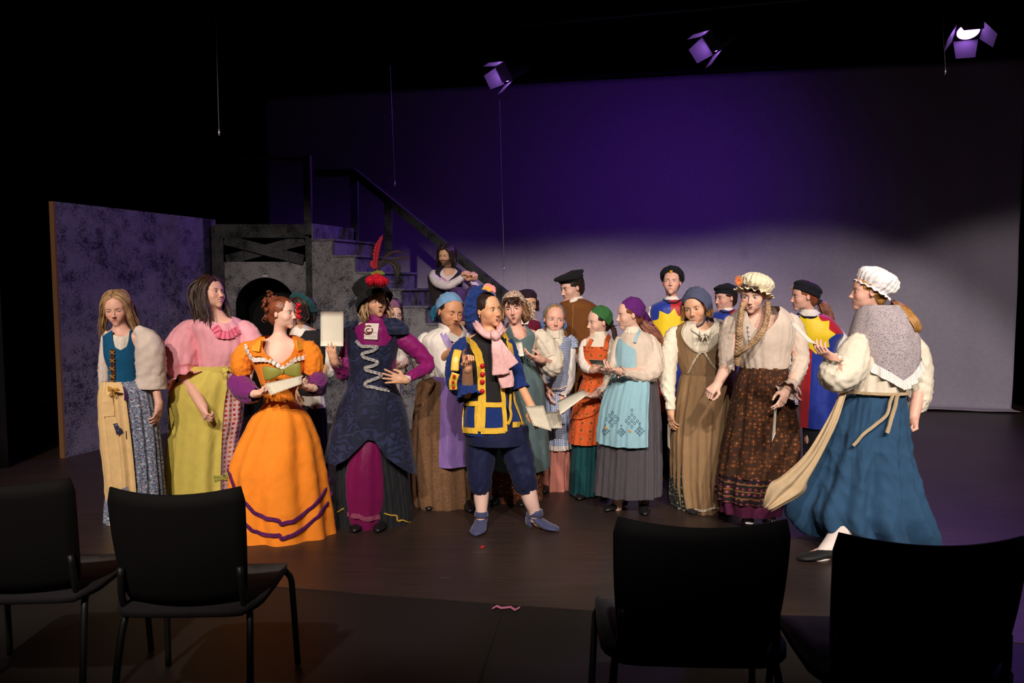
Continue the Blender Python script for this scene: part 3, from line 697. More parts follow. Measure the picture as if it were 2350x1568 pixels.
# ---------------------------------------------------------------- people
def lerp(a, b, t): return np.asarray(a, float) * (1 - t) + np.asarray(b, float) * t
def creases(V, f, seed):
    "soft diagonal fold relief from warped plane waves"
    r = np.random.RandomState(seed % 9999); d = 0; W = V + .03 * np.sin(V[:, [1, 2, 0]] * 21 + r.rand(3) * 6)
    for i in range(5):
        k = r.randn(3); k[2] *= 1.4; k /= np.linalg.norm(k); a = np.sin(W @ k * f * 6.28 * (1 + .45 * i) + r.rand() * 6.28)
        d = d + (1 - 2 * np.sqrt(abs(a))) / (1 + .5 * i)
    return d / 2.2
class Person:
    """a costumed figure; all positions are taken in a zoomed view (x0,y0,scale) and placed on a plane at distance Y"""
    def __init__(s, view, Y, base, label, tone, lip=None, group=None, detail=1, zb=0.0):
        s.view = view; s.Y = Y; s.tone = np.array(tone); s.lip = np.array(lip if lip is not None else tone * np.array([.75, .38, .40]))
        bx, by = s.px(*base); g = P(bx, by, Y); s.base = np.array([g[0], Y, zb])
        s.root = empty('person', s.base, label, 'person', group)
        s.pr = []; s.arms = []; s.hd = None; s.detail = detail; s.nails = []; s.naild = None
        s.sc = Y / F / view[2]                       # metres per zoomed pixel
        s.az = math.atan2(bx - CX, F)                # bearing of the figure seen from the camera
        s.seed = random.randrange(9999)
    def px(s, zx, zy): return s.view[0] + zx / s.view[2], s.view[1] + zy / s.view[2]
    def q(s, zx, zy, dy=0):
        a, b = s.px(zx, zy); return P(a, b, s.Y + dy)
    def qs(s, pts): return [s.q(p[0], p[1], p[2] if len(p) > 2 else 0) for p in pts]
    # -- head
    def head(s, cx, cy, h, yaw=0, pitch=0, roll=0, dy=0, mouth='closed', wide=1.0, jaw=1.0, eyes='open', iris=(.10, .16, .20), gaze=0, brow=(.10, .05, .03), beard=False, makeup=None, browt=.010, frown=0):
        c = s.q(cx, cy, dy); H = Head(c, h * s.sc, yaw - math.degrees(s.az), pitch, roll, wide, jaw); s.hd = H; s.mouth = mouth
        s.pr += H.prims(mouth); s.beard = beard
        W = wide
        # eyes, brows, mouth as parts
        mir = plain('iris_%d' % int(iris[0] * 1000 + iris[2] * 100), iris, .2)
        for sx in (1, -1):
            mb = MB(); yo = {'open': .026, 'half': .018, 'down': .008, 'closed': 0}[eyes]
            n = 14
            def surf(x, z, off=.0015):
                # on the lid ball
                ex, ey, ez = sx * .133, -.283, 0
                dx = (x - ex) / .068; dz = (z - ez) / .062
                return (x, ey - .0625 * math.sqrt(max(0.02, 1 - dx * dx * .8 - dz * dz * .8)) - off, z)
            if yo > 0:
                top = [(sx * .133 + .058 * math.cos(a), yo * math.sin(a)**.8 * (1.0) + .002) for a in np.linspace(0.0001, math.pi - .0001, n)]
                bot = [(sx * .133 + .058 * math.cos(a), -yo * .62 * math.sin(a) + .002) for a in np.linspace(math.pi - .0001, .0001, n)]
                gx = sx * .133 + gaze * .024; gz = .003 - (.006 if eyes in ('down', 'half') else 0)
                rows = 7; V = []; Fc = []; M = []
                for j in range(rows):
                    f = j / (rows - 1)
                    for i in range(n):
                        x = top[i][0]; z = top[i][1] * (1 - f) + bot[n - 1 - i][1] * f
                        V.append(H.w(surf(x, z)))
                for j in range(rows - 1):
                    for i in range(n - 1):
                        Fc.append((j * n + i, (j + 1) * n + i, (j + 1) * n + i + 1, j * n + i + 1))
                mb.add(V, Fc, m=0)
                for r, m, off in ((.0270, 1, .003), (.0125, 2, .004)):
                    V = [H.w(surf(gx, gz, off))]
                    for i in range(16):
                        a = i * math.pi / 8; x = gx + r * math.cos(a); z = gz + r * math.sin(a)
                        tz = yo * max(0, 1 - ((x - sx * .133) / .058)**2)**.4 + .002; bz = -yo * .62 * max(0, 1 - ((x - sx * .133) / .058)**2)**.5 + .002
                        V.append(H.w(surf(x, min(max(z, bz), tz), off)))
                    mb.add(V, [(0, 1 + (i + 1) % 16, 1 + i) for i in range(16)], m=m)
                mb.tube([H.w(surf(x, z, .003)) for x, z in top], [.0022 * s.hd.h * 1.2 + .0035 * s.hd.h * math.sin(a)  for a in np.linspace(0, math.pi, n)], n=5, m=3)
                mb.tube([H.w(surf(x, z, .001)) for x, z in bot], .0016 * H.h, n=4, m=3)
            else:
                lid = [(sx * .133 + .048 * math.cos(a), -.016 * math.sin(a) - .002) for a in np.linspace(0.0001, math.pi - .0001, n)]
                mb.tube([H.w(surf(x, z, .002)) for x, z in lid], .0045 * H.h, n=5, m=3)
            mb.build('eye', [EYEW, mir, PUP, LASH], s.root)
            bm = MB(); fr = frown
            br = [(sx * .062, -.345, .058 - .018 * fr), (sx * .10, -.352, .076 - .006 * fr), (sx * .15, -.338, .084), (sx * .205, -.295, .062)]
            br = smoothpath([np.array(p) for p in br], 9)
            bm.tube([H.w(p + np.array([0, -.004, 0])) for p in br], [x * H.h for x in (.008, browt + .002, browt + .003, browt + .002, browt, browt, browt * .8, .006, .003)], n=6)
            bm.build('eyebrow', plain('brow_%d' % int(brow[0] * 1e4), brow, .8), s.root)
        if mouth in ('open', 'smile'):
            mb = MB()
            if mouth == 'open':
                V, Fc = [], []
                mb.sphere(H.w((0, -.335, -.284)), [.056 * H.h, .035 * H.h, .034 * H.h], R=H.R, m=0)
                mb.sphere(H.w((0, -.350, -.268)), [.038 * H.h, .028 * H.h, .011 * H.h], R=H.R, m=1)
            else:
                for sx in (1, -1):
                    mb.tube([H.w((sx * .085, -.318, -.255)), H.w((sx * .045, -.340, -.268)), H.w((0, -.349, -.278))], np.array([.010, .016, .018]) * H.h, n=8, sub=3, m=1)
            mb.build('teeth', [MOUTHD, TEETH], s.root)
        return H
    # -- bare body
    def torso(s, neck, shL, shR, chest, waist, hip, dy=0, depth=.11, nr=None):
        """neck (x,y) base of neck; shoulders; chest/waist/hip = (xcentre, y, halfwidth)"""
        k = s.sc; ca = math.cos(s.az); R = rot(-math.degrees(s.az))
        nk = s.q(*neck, dy); H = s.hd
        nr = nr or H.h * .192
        s.pr.append(Cc(H.w((0, .07, -.20)), nk + np.array([0, .02, 0]), nr, nr * 1.04, .03))
        a, b = s.q(shL[0], shL[1], dy), s.q(shR[0], shR[1], dy)
        s.pr.append(Cc(lerp(a, b, .14) - [0, -.01, .040], lerp(a, b, .86) - [0, -.01, .040], .040, k=.05))
        s.pr.append(Cc(nk - [0, 0, .03], lerp(a, nk, .3) - [0, 0, .01], .038, .034, k=.04)); s.pr.append(Cc(nk - [0, 0, .03], lerp(b, nk, .3) - [0, 0, .01], .038, .034, k=.04))
        for (x, y, w), f, hh in ((chest, 1.0, .15), (waist, .92, .13), (hip, 1.08, .14)):
            ww = w * k * ca; s.pr.append(E(s.q(x, y, dy), (ww * .86 - .006, min(depth * f * .8, ww * .62), hh), .04, R=R))
        s.hipw = hip[2] * k * ca
        s.shL, s.shR, s.hipc = a, b, s.q(hip[0], hip[1], dy)
    def leg(s, hip, knee, ankle, toe, r=(.075, .052, .036)):
        "world or zoomed points (x,y,dy)"
        h, kn, an, to = s.qs([hip, knee, ankle, toe])
        s.pr += [Cc(h, kn, r[0], r[1], .03), Cc(kn, an, r[1], r[2], .02), Cc(an, lerp(an, to, .3), r[2] * .85, .016, .02)]
        return h, kn, an, to
    def legs(s, fl, fr, toe=(0, 9, -.03), hipy=None):
        "simple standing legs under a skirt; fl/fr = zoomed ankle positions with dy"
        for f, sg in ((fl, -1), (fr, 1)):
            an = s.q(*f) if len(f) < 4 else np.array(f[:3])
            an = an.copy(); 
            hw_ = min(.11, s.hipw); hp = s.hipc + np.array([sg * .42 * hw_, 0, -.04]); kn = lerp(hp, an, .52) + np.array([0, -.01, 0])
            s.pr += [Cc(hp, kn, .50 * hw_, .042, .03), Cc(kn, an, .042, .032, .02)]
            s.pr.append(Cc(an - [0, 0, .02], np.array([an[0] + toe[0] * .01, an[1] + toe[2], max(s.base[2] + .03, an[2] - .05)]), .026, .018, .02))
    def arm(s, sh, el, wr, hand=None, r=(.032, .028, .023), L=None):
        """sh/el/wr zoomed (x,y,dy); hand = dict(to=(x,y,dy) aim, n=palm normal, side, curl, ...)"""
        a, b, c = s.qs([sh, el, wr])
        own = [Cc(a, b, r[0], r[1], .02), Cc(b, c, r[1] * 1.02, r[2], .02)]; s.pr += own
        info = None
        if hand:
            hd = dict(hand); to = s.q(*hd.pop('to')); n = hd.pop('n', (0, 1, 0)); side = hd.pop('side', 1)
            nail = hd.pop('nail', None)
            pr, info = handprims(c, to - c, n, side, L=L or .155, **hd)
            s.pr += pr
            lo = np.min([p.ctr - p.rad for p in pr] + [np.minimum(b, c) - .05], 0); hi = np.max([p.ctr + p.rad for p in pr] + [np.maximum(b, c) + .05], 0)
            s.arms.append((lo, hi, b, c, pr, own))
            if nail is not None: s.naild = nail; s.nails += [x for x, _ in info['nails']] + [info['thumb']]
        else: pass
        s.lastarm = (a, b, c)
        return info
    def body(s, low=None):
        H = s.hd; pr = s.pr; hh = .0033 if s.Y < 5.6 else .0039
        Vs, Fs = [], []; n = 0
        def addm(V, Fc):
            nonlocal n
            if len(V): Vs.append(V); Fs.append(np.asarray(Fc) + n); n += len(V)
        r = .56 * H.h; zc = H.c[2] - .60 * H.h
        lo = H.c - [r, r + .02, .60 * H.h]; hi = H.c + [r, r, .60 * H.h]
        headpr = [p for p in pr]
        addm(*snets(headpr, lo, hi, hh))
        allc = np.array([p.ctr for p in pr]); rr = np.array([p.rad for p in pr])[:, None]
        L0 = (allc - rr).min(0) - .02; H0 = (allc + rr).max(0) + .02; H0[2] = zc + .012
        core = [p for p in pr if not any(p is x for a in s.arms for x in a[4])]
        L1 = L0.copy(); L1[2] = H0[2] - .24; L1[0] = s.shL[0] - .1; H1 = H0.copy(); H1[0] = s.shR[0] + .1; L1[1] = min(s.shL[1], s.shR[1], H.c[1]) - .22; H1[1] = max(s.shL[1], s.shR[1], H.c[1]) + .22
        addm(*snets(core, L1, H1, .0066))
        L2 = L0.copy(); H2 = H0.copy(); H2[2] = L1[2] + .02
        addm(*snets(core, L2, H2, .015 if low is None else low))
        for lo, hi, b, c, hp, own in s.arms: addm(*snets(own + hp, lo, hi, .0036 if s.Y < 5.6 else .0042))
        V = np.concatenate(Vs); Fc = np.concatenate(Fs)
        col = np.tile(s.tone, (len(V), 1)).astype(float)
        q = H.loc(V); W = H.wide
        def blob(c, r, color, a):
            d = (((q - np.array(c)) / np.array(r))**2).sum(1); w = (np.clip(1.25 - d, 0, 1) * a)[:, None]; w = np.minimum(w, a)
            col[:] = col * (1 - w) + np.array(color) * w
        blush = s.tone * np.array([1.08, .68, .66])
        for sx in (1, -1):
            blob((sx * .17, -.27, -.12), (.10, .14, .09), blush, .45)
            blob((sx * .133, -.35, .03), (.07, .06, .022), s.tone * np.array([.72, .60, .60]), .55)
            blob((sx * .33 * W, .0, -.02), (.03, .09, .1), blush, .3)
        blob((0, -.44, -.145), (.05, .05, .04), blush, .35)
        lipz = {'closed': ((.250, .017), (.283, .020)), 'frown': ((.250, .017), (.283, .020)), 'smile': ((.248, .016), (.306, .017)), 'open': ((.246, .017), (.325, .020))}[s.mouth]
        for z, rz in lipz: blob((0, -.365, -z), (.088, .07, rz), s.lip, .95)
        if s.beard:
            w = ((q[:, 2] < -.16 - 1.2 * np.maximum(0, .22 + q[:, 1] * .6 - abs(q[:, 0]))) & (q[:, 2] > -.6) & (q[:, 1] < -.02)).astype(float)[:, None] * .8
            w *= 1 - ((((q - np.array((0, -.365, -.268))) / np.array((.08, .08, .03)))**2).sum(1) < 1)[:, None] * .9
            col = col * (1 - w) + np.array(s.beard) * w
        for p in s.nails:
            w = ((((V - p)**2).sum(1)) < .0068**2)[:, None] * 1.0
            col = col * (1 - w) + np.array(s.naild) * w
        mk('body', V, Fc, SKIN, s.root, col=np.clip(col, 0, 1))
    # -- garments
    def ring(s, name, rows, mat, depth=.62, dy=0, n=72, nv=40, fold=None, neck=None, vend=None, top=None, cut=None, theta=None, off=0, hem=None, front=0, sup=1.0, parent=None, yoff=None, label=None, fmat=None, tilt=0, crease=None):
        """garment of horizontal rings.  rows: (y, xl, xr[, depth, dy]) in zoomed pixels from the top down.
        fold(theta,v): radial multiplier; top(theta): height added to the neckline in metres (fades downwards);
        hem(theta): height added at the hem; theta=(a,b) degrees for an open panel, 270 = towards the camera."""
        R = [list(r) + [depth, 0][len(r) - 3:] if len(r) < 5 else list(r) for r in rows]
        R = catmull(R, 90)
        yv = (R[:, 0] - R[0, 0]) / (R[-1, 0] - R[0, 0]); yv = np.maximum.accumulate(yv + np.arange(90) * 1e-7)
        k = s.sc; ca = math.cos(s.az)
        closed = theta is None
        th = np.linspace(0, 2 * math.pi, n, endpoint=False) if closed else np.radians(np.linspace(theta[0], theta[1], n))
        v = np.linspace(0, 1, nv)[:, None]
        dg = np.degrees(th) % 360
        v0 = np.interp(dg, *zip(*neck)) if neck else np.zeros(n)
        v1 = np.interp(dg, *zip(*vend)) if vend else np.ones(n)
        vv_ = v0[None] + (v1 - v0)[None] * v                      # nv x n
        fi = np.interp(vv_, yv / yv[-1], np.arange(90)); i0 = np.minimum(fi.astype(int), 88); fu = (fi - i0)[..., None]
        RR = R[i0] * (1 - fu) + R[i0 + 1] * fu                    # nv x n x 5
        yy, xl, xr, dr, dd = [RR[..., i] for i in range(5)]
        a_, b_ = s.px((xl + xr) / 2, yy)
        xx = (a_ - CX) / F; y_ = -(b_ - CY) / F; cp, sp = math.cos(PITCH), math.sin(PITCH)
        dY = cp + y_ * sp; Yp = s.Y + dy + dd
        cxw = xx * Yp / dY; cz = (-sp + y_ * cp) * Yp / dY + CAMH
        hw = np.maximum((xr - xl) / 2 * k * ca, .006) + off; hd = np.maximum((xr - xl) / 2 * k * ca, .006); hd = hd * dr * np.clip(1.32 - (hd - .10) * 2.2, 1.0, 1.32) + off
        c, sn = np.cos(th), np.sin(th)
        if sup != 1:
            c = np.sign(c) * abs(c)**sup; sn = np.sign(sn) * abs(sn)**sup
        m = 1 + (fold(th[None, :], vv_) if fold is not None else 0)
        lx = hw * c[None] * m; ly = hd * sn[None] * m
        ang = -s.az; X = lx * math.cos(ang) - ly * math.sin(ang); Yy = lx * math.sin(ang) + ly * math.cos(ang)
        V = np.stack([cxw + X, Yp + Yy, cz], -1)
        cr = crease if crease is not None else .0045
        if cr:
            Vf = V.reshape(-1, 3); dd_ = creases(Vf * [1, 1, .34], 4.6, s.seed) * np.clip((Vf[:, 2] < 9e9), 0, 1)
            rad = np.stack([X, Yy, 0 * X], -1).reshape(-1, 3); rad /= np.linalg.norm(rad, axis=1)[:, None] + 1e-6
            V = (Vf + rad * (dd_ * cr)[:, None]).reshape(V.shape)
        if top is not None: V[..., 2] += np.array([top(t) for t in th])[None] * (1 - v)**3
        if hem is not None: V[..., 2] += np.array([hem(t) for t in th])[None] * v**2.5
        if tilt: V[..., 2] += tilt * (v**0) * ly
        uu = th[None] * hw.max() * .85 + 0 * v; vv = cz.max() - cz
        uv = np.stack([uu, vv], -1).reshape(-1, 2)
        V = V.reshape(-1, 3)
        Fc = []; mm = n if closed else n - 1
        fm = []
        for i in range(nv - 1):
            for j in range(mm):
                if cut is not None and cut(th[j], i / (nv - 1)): continue
                Fc.append((i * n + j, (i + 1) * n + j, (i + 1) * n + (j + 1) % n, i * n + (j + 1) % n))
                if fmat is not None: fm.append(fmat(th[j], (i + .5) / (nv - 1)))
        s.grid = (V.reshape(nv, n, 3), th, nv)
        if name is None: return None
        return mk(name, V, Fc, mat, parent or s.root, uv=uv, fmat=fm if fmat is not None else None, label=label)
    def on(s, th, v):
        "point on the last ring garment"
        Vg, t, nv = s.grid; th = math.radians(th)
        j = int(np.argmin(abs((t - th + math.pi) % (2 * math.pi) - math.pi))); i = int(round(v * (nv - 1)))
        return Vg[i, j].copy()
    def snap(s, zx, zy):
        "front-facing point of the last garment seen at the zoomed pixel"
        Vg, t, nv = s.grid; V = Vg.reshape(-1, 3); a, b = s.px(zx, zy)
        cp, sp = math.cos(PITCH), math.sin(PITCH); z = V[:, 2] - CAMH
        dep = V[:, 1] * cp - z * sp; u = CX + F * V[:, 0] / dep; w = CY - F * (V[:, 1] * sp + z * cp) / dep
        tt = np.tile(np.sin(t), nv)
        e = (u - a)**2 + (w - b)**2 + np.where(tt < .15, 0, 1e5)
        i = np.argsort(e)[:4]; wt = 1 / (e[i] + 1e-3); return (V[i] * wt[:, None]).sum(0) / wt.sum()
    def strip(s, name, path, w, mat, parent=None, h=.004, push=.006, n=None, label=None, px=True, wave=0):
        "raised ribbon along (theta,v) points of the last garment"
        if not px: pts = [s.on(*p) for p in path]
        else:
            dens = []
            for p, q_ in zip(path[:-1], path[1:]):
                k_ = max(1, int(math.hypot(p[0] - q_[0], p[1] - q_[1]) / 22))
                dens += [(p[0] + (q_[0] - p[0]) * i / k_, p[1] + (q_[1] - p[1]) * i / k_) for i in range(k_)]
            pts = [s.snap(*p) for p in dens + [path[-1]]]
        ctr = s.grid[0].mean((0, 1))
        P2 = []
        for p in pts:
            d = p - ctr; d[2] = 0; d /= np.linalg.norm(d) + 1e-9; P2.append(p + d * push)
        P2 = smoothpath(np.array(P2), n or len(P2) * 4)
        if wave: P2 = smoothpath(P2, int(np.linalg.norm(np.diff(P2, axis=0), axis=1).sum() / .006) + 4)
        out = P2 - ctr; out[:, 2] = 0; out /= np.linalg.norm(out, axis=1)[:, None]
        T = np.gradient(P2, axis=0); T /= np.linalg.norm(T, axis=1)[:, None] + 1e-9
        B = np.cross(T, out); B /= np.linalg.norm(B, axis=1)[:, None] + 1e-9
        V = []; Fc = []; uv = []
        L = np.concatenate([[0], np.cumsum(np.linalg.norm(np.diff(P2, axis=0), axis=1))])
        if wave: P2 = P2 + out * (np.sin(L * 6.28 / .028) * wave)[:, None] + B * (np.sin(L * 6.28 / .028 + 1) * wave * .4)[:, None]
        for i, p in enumerate(P2):
            V += [p - B[i] * w / 2 - out[i] * h, p - B[i] * w / 2 + out[i] * h, p + B[i] * w / 2 + out[i] * h, p + B[i] * w / 2 - out[i] * h]
            uv += [(0, L[i]), (0, L[i]), (w, L[i]), (w, L[i])]
        for i in range(len(P2) - 1):
            for j in range(4): Fc.append((i * 4 + j, i * 4 + (j + 1) % 4, (i + 1) * 4 + (j + 1) % 4, (i + 1) * 4 + j))
        Fc += [(3, 2, 1, 0), tuple(len(V) - 4 + j for j in range(4))]
        return mk(name, V, Fc, mat, parent or s.root, uv=uv, label=label, smooth=False)
    def sleeve(s, name, pts, mat, fold=None, n=28, nv=30, flat=1, parent=None, cuff=None, cuffmat=None, label=None, cap=True, crease=1.0):
        "pts: (x,y,dy,r) zoomed; r in zoomed pixels"
        C = np.array(s.qs(pts)); R = np.array([p[3] for p in pts]) * s.sc
        V, Fc, uv = tube(C, R, n=n, seg=nv, flat=flat, fold=fold, cap=cap)
        if crease:
            cc = smoothpath(C, nv)[:, None].repeat(n, 1).reshape(-1, 3); out = V - cc; out /= np.linalg.norm(out, axis=1)[:, None] + 1e-6
            V = V + out * ((creases(V, 1.0 / max(R.max() * 1.6, .05), s.seed + int(pts[0][0])) + .45) * min(R.max() * .13, .010) * crease)[:, None]
        o = mk(name, V, Fc, mat, parent or s.root, uv=uv, label=label)
        if cuff:
            a = C[-1]; d = C[-1] - C[-2]; d /= np.linalg.norm(d); r = R[-1]
            th = cuff.get('wave', 9); fl = cuff.get('flare', 1.3); ln = cuff.get('len', .03)
            P2 = [a - d * .01, a + d * ln * .4, a + d * ln]
            V, Fc, uv = tube(P2, [r, r * (1 + fl) / 2, r * fl], n=40, seg=6, fold=lambda t, v: .16 * v * np.sin(th * t), cap=False)
            mk('ruffle', V, Fc, cuffmat or mat, o, uv=uv)
        return o
    def obj(s, name, mb, mat, parent=None, label=None): return mb.build(name, mat, parent or s.root, label=label)
    def locks(s, name, guides, n, r, mat, seed=1, jit=.012, local=True, seg=12, flat=.5, parent=None, wave=0, taper=True):
        "guides: list of curves (3d points, head local if local); n locks spread between neighbouring guides"
        rnd = random.Random(seed); mb = MB(); H = s.hd
        GG = [smoothpath(np.array([(H.w(p) if local else p) for p in g]), seg) for g in guides]
        for i in range(n):
            if len(GG) > 1:
                t = (i + rnd.random() * .8) / n * (len(GG) - 1); a = min(int(t), len(GG) - 2); u = t - a
                C = GG[a] * (1 - u) + GG[a + 1] * u
            else: C = GG[0].copy()
            f = np.linspace(0, 1, seg)[:, None]
            j = np.array([rnd.gauss(0, 1) for _ in range(3)]) * jit; j2 = np.array([rnd.gauss(0, 1) for _ in range(3)]) * jit
            C = C + j * (.12 + f * .88) + j2 * np.sin(f * 3.1)
            if wave:
                ph = rnd.uniform(0, 6.28); C = C + np.concatenate([np.sin(f * wave * 6.28 + ph), 0 * f, 0 * f], 1) * jit * 1.3 * f
            C = C[:max(6, int(seg * rnd.uniform(.82, 1.0)))]
            k = len(C); ff = np.linspace(0, 1, k)
            R = r * rnd.uniform(.6, 1.2) * (np.minimum(1, ff * 6 + .45) * (1 - (ff**3) * .85 if taper else 1))
            mb.tube(C, R, n=6, flat=flat)
        return mb.build(name, mat, parent or s.root)
    def shell(s, name, prims, lo, hi, mat, h=.005, noise=0, nscale=30, parent=None, stretch=(1, 1, 1), label=None):
        "closed shape from implicit prims in head-local units; noise displaces it (gathers, strands)"
        H = s.hd; pr = []
        for p in prims:
            if p[0] == 'e': pr.append(E(H.w(p[1]), [r * H.h for r in p[2]], p[3] * H.h, p[4], R=H.R @ (p[5] if len(p) > 5 else np.eye(3))))
            else: pr.append(Cc(H.w(p[1]), H.w(p[2]), p[3][0] * H.h, p[3][1] * H.h, p[4] * H.h, p[5]))
        cs = np.array([H.w((x, y, z)) for x in (lo[0], hi[0]) for y in (lo[1], hi[1]) for z in (lo[2], hi[2])])
        V, Fc = snets(pr, cs.min(0), cs.max(0), h)
        q = H.loc(V)
        if noise:
            from mathutils import noise as mn
            c = q.mean(0)
            for i in range(len(V)):
                d = q[i] - c
                u = mn.noise(Vector((q[i][0] * nscale * stretch[0], q[i][1] * nscale * stretch[1], q[i][2] * nscale * stretch[2])))
                V[i] += (d / (np.linalg.norm(d) + 1e-6)) @ H.R.T * u * noise * H.h
        return mk(name, V, Fc, mat, parent or s.root, uv=q[:, [0, 2]] * H.h, label=label)
    def caploft(s, name, rows, mat, n=64, nv=16, wave=0, waves=20, axis=None, parent=None, label=None, closed=True, crease=0):
        """rings in head-local units about a tilted axis: rows (cx,cy,cz, rx, ry[, wave amp]); axis = rotation matrix of the ring plane"""
        H = s.hd; A = np.eye(3) if axis is None else axis
        R = np.array([list(r) + [wave] * (6 - len(r)) for r in rows], float); R = catmull(R, nv)
        th = np.linspace(0, 2 * math.pi, n, endpoint=False); V = []
        rnd = random.Random(s.seed); ph = [rnd.uniform(0, 6.28) for _ in range(3)]
        for r in R:
            w = 1 + r[5] * (np.sin(waves * th + ph[0]) * .6 + np.sin((waves * .62 // 1) * th + ph[1]) * .4)
            loc = np.stack([r[3] * np.cos(th) * w, r[4] * np.sin(th) * w, 0 * th + r[5] * .25 * np.sin(waves * th + ph[2])], -1) @ A.T + r[:3]
            V.append(H.w(loc))
        V = np.array(V); nvr = len(R); V2 = V.reshape(-1, 3)
        if crease:
            cc = V2.mean(0); out = V2 - cc; out /= np.linalg.norm(out, axis=1)[:, None] + 1e-6
            V2 = V2 + out * (creases(V2, 9, s.seed) * crease)[:, None]
        Fc = [(i * n + j, (i + 1) * n + j, (i + 1) * n + (j + 1) % n, i * n + (j + 1) % n) for i in range(nvr - 1) for j in range(n)]
        if closed:
            Fc.append(tuple(range(n)))
        uu = (th[None] * R[:, 3].max() * H.h + 0 * R[:, :1]); vv = np.linspace(0, .25, nvr)[:, None] + 0 * th[None]
        return mk(name, V2, Fc, mat, parent or s.root, uv=np.stack([uu, vv], -1).reshape(-1, 2), label=label)
    def shoe(s, an, toe, mat, L=.235, heel=.0, label=None, w=.042, name='shoe', high=0, zb=None, straps=0, vamp=1):
        "an, toe: world points; shoe sits on the floor unless zb given"
        an = np.array(an, float); toe = np.array(toe, float); z0 = s.base[2] if zb is None else zb
        d = toe - an; d[2] = 0; d /= np.linalg.norm(d) + 1e-9; t = np.cross([0, 0, 1], d)
        hp = an - d * .045; mb = MB()
        rows = [(-.045, .024, .05), (-.03, .031, .055), (0, .034, .056), (.05, .036, .050), (.10, .043, .040), (.14, .042, .033), (.17, .030, .027), (.188, .008, .018)]
        V = []; n = 16
        for x, ww, hh in rows:
            for j in range(n):
                a = 2 * math.pi * j / n
                z = math.sin(a); zz = (z * .5 + .5)
                zz = zz if z < 0 else .5 + .5 * z
                lift = heel * max(0, 1 - max(0, x + .045) / .12)
                V.append(hp * [1, 1, 0] + d * (x + .03) * L / .235 + t * ww * math.cos(a) * w / .042 * .95 + np.array([0, 0, z0 + .004 + lift + zz * hh]))
        Fc = [(i * n + j, i * n + (j + 1) % n, (i + 1) * n + (j + 1) % n, (i + 1) * n + j) for i in range(len(rows) - 1) for j in range(n)] + [tuple(range(n - 1, -1, -1)), tuple(len(V) - n + j for j in range(n))]
        mb.add(V, Fc)
        if heel:
            c = hp * [1, 1, 0]
            mb.beam(c + d * -.002 + [0, 0, z0], c + d * -.002 + [0, 0, z0 + heel + .01], .05, .045, up=d)
        if high:
            mb.tube([an * [1, 1, 0] + [0, 0, z0 + .03 + heel], an * [1, 1, 0] + d * .0 + [0, 0, z0 + .06 + heel], an * [1, 1, 0] + [0, 0, high]], [.046, .041, .047], n=16, sub=3)
        for i in range(straps):
            c = an * [1, 1, 0] + d * (.045 - .03 * i) + [0, 0, z0 + .055 + .012 * i]
            mb.tube([c - t * .036 - [0, 0, .02], c - t * .02 + [0, 0, .004], c + [0, 0, .010], c + t * .02 + [0, 0, .004], c + t * .036 - [0, 0, .02]], .005, n=6, sub=2)
        return mb.build(name, mat, s.root, label=label)
def paper(view, Y, corners, label, mat, dyc, group='papers held by the cast', back=None, bend=.006):
    "a sheet given by 4 zoomed corners with depth offsets: a rigid thin sheet of real thickness"
    s_ = lambda c, dy: P(view[0] + c[0] / view[2], view[1] + c[1] / view[2], Y + dy)
    A, B, C_, D = [s_(c, d) for c, d in zip(corners, dyc)]
    nrm = np.cross(B - A, D - A); nrm /= np.linalg.norm(nrm); V = []; n = 7
    for side in (0, 1):
        for i in range(n):
            for j in range(n):
                u, v = i / (n - 1), j / (n - 1)
                p = (A * (1 - u) + B * u) * (1 - v) + (D * (1 - u) + C_ * u) * v
                V.append(p + nrm * (math.sin(v * 3.1416) * bend + side * .0012))
    Fc = []
    for side in (0, 1):
        for i in range(n - 1):
            for j in range(n - 1):
                a = side * n * n + i * n + j; q = (a, a + 1, a + n + 1, a + n)
                Fc.append(q if side else q[::-1])
    edge = [(i, 0) for i in range(n)] + [(n - 1, j) for j in range(1, n)] + [(i, n - 1) for i in range(n - 2, -1, -1)] + [(0, j) for j in range(n - 2, 0, -1)]
    for k in range(len(edge)):
        (i, j), (i2, j2) = edge[k], edge[(k + 1) % len(edge)]
        Fc.append((i * n + j, i2 * n + j2, n * n + i2 * n + j2, n * n + i * n + j))
    uv = [(i / (n - 1), j / (n - 1)) for _ in (0, 1) for i in range(n) for j in range(n)]
    return tag(mk('paper', V, Fc, mat, uv=uv), label, 'paper', group)
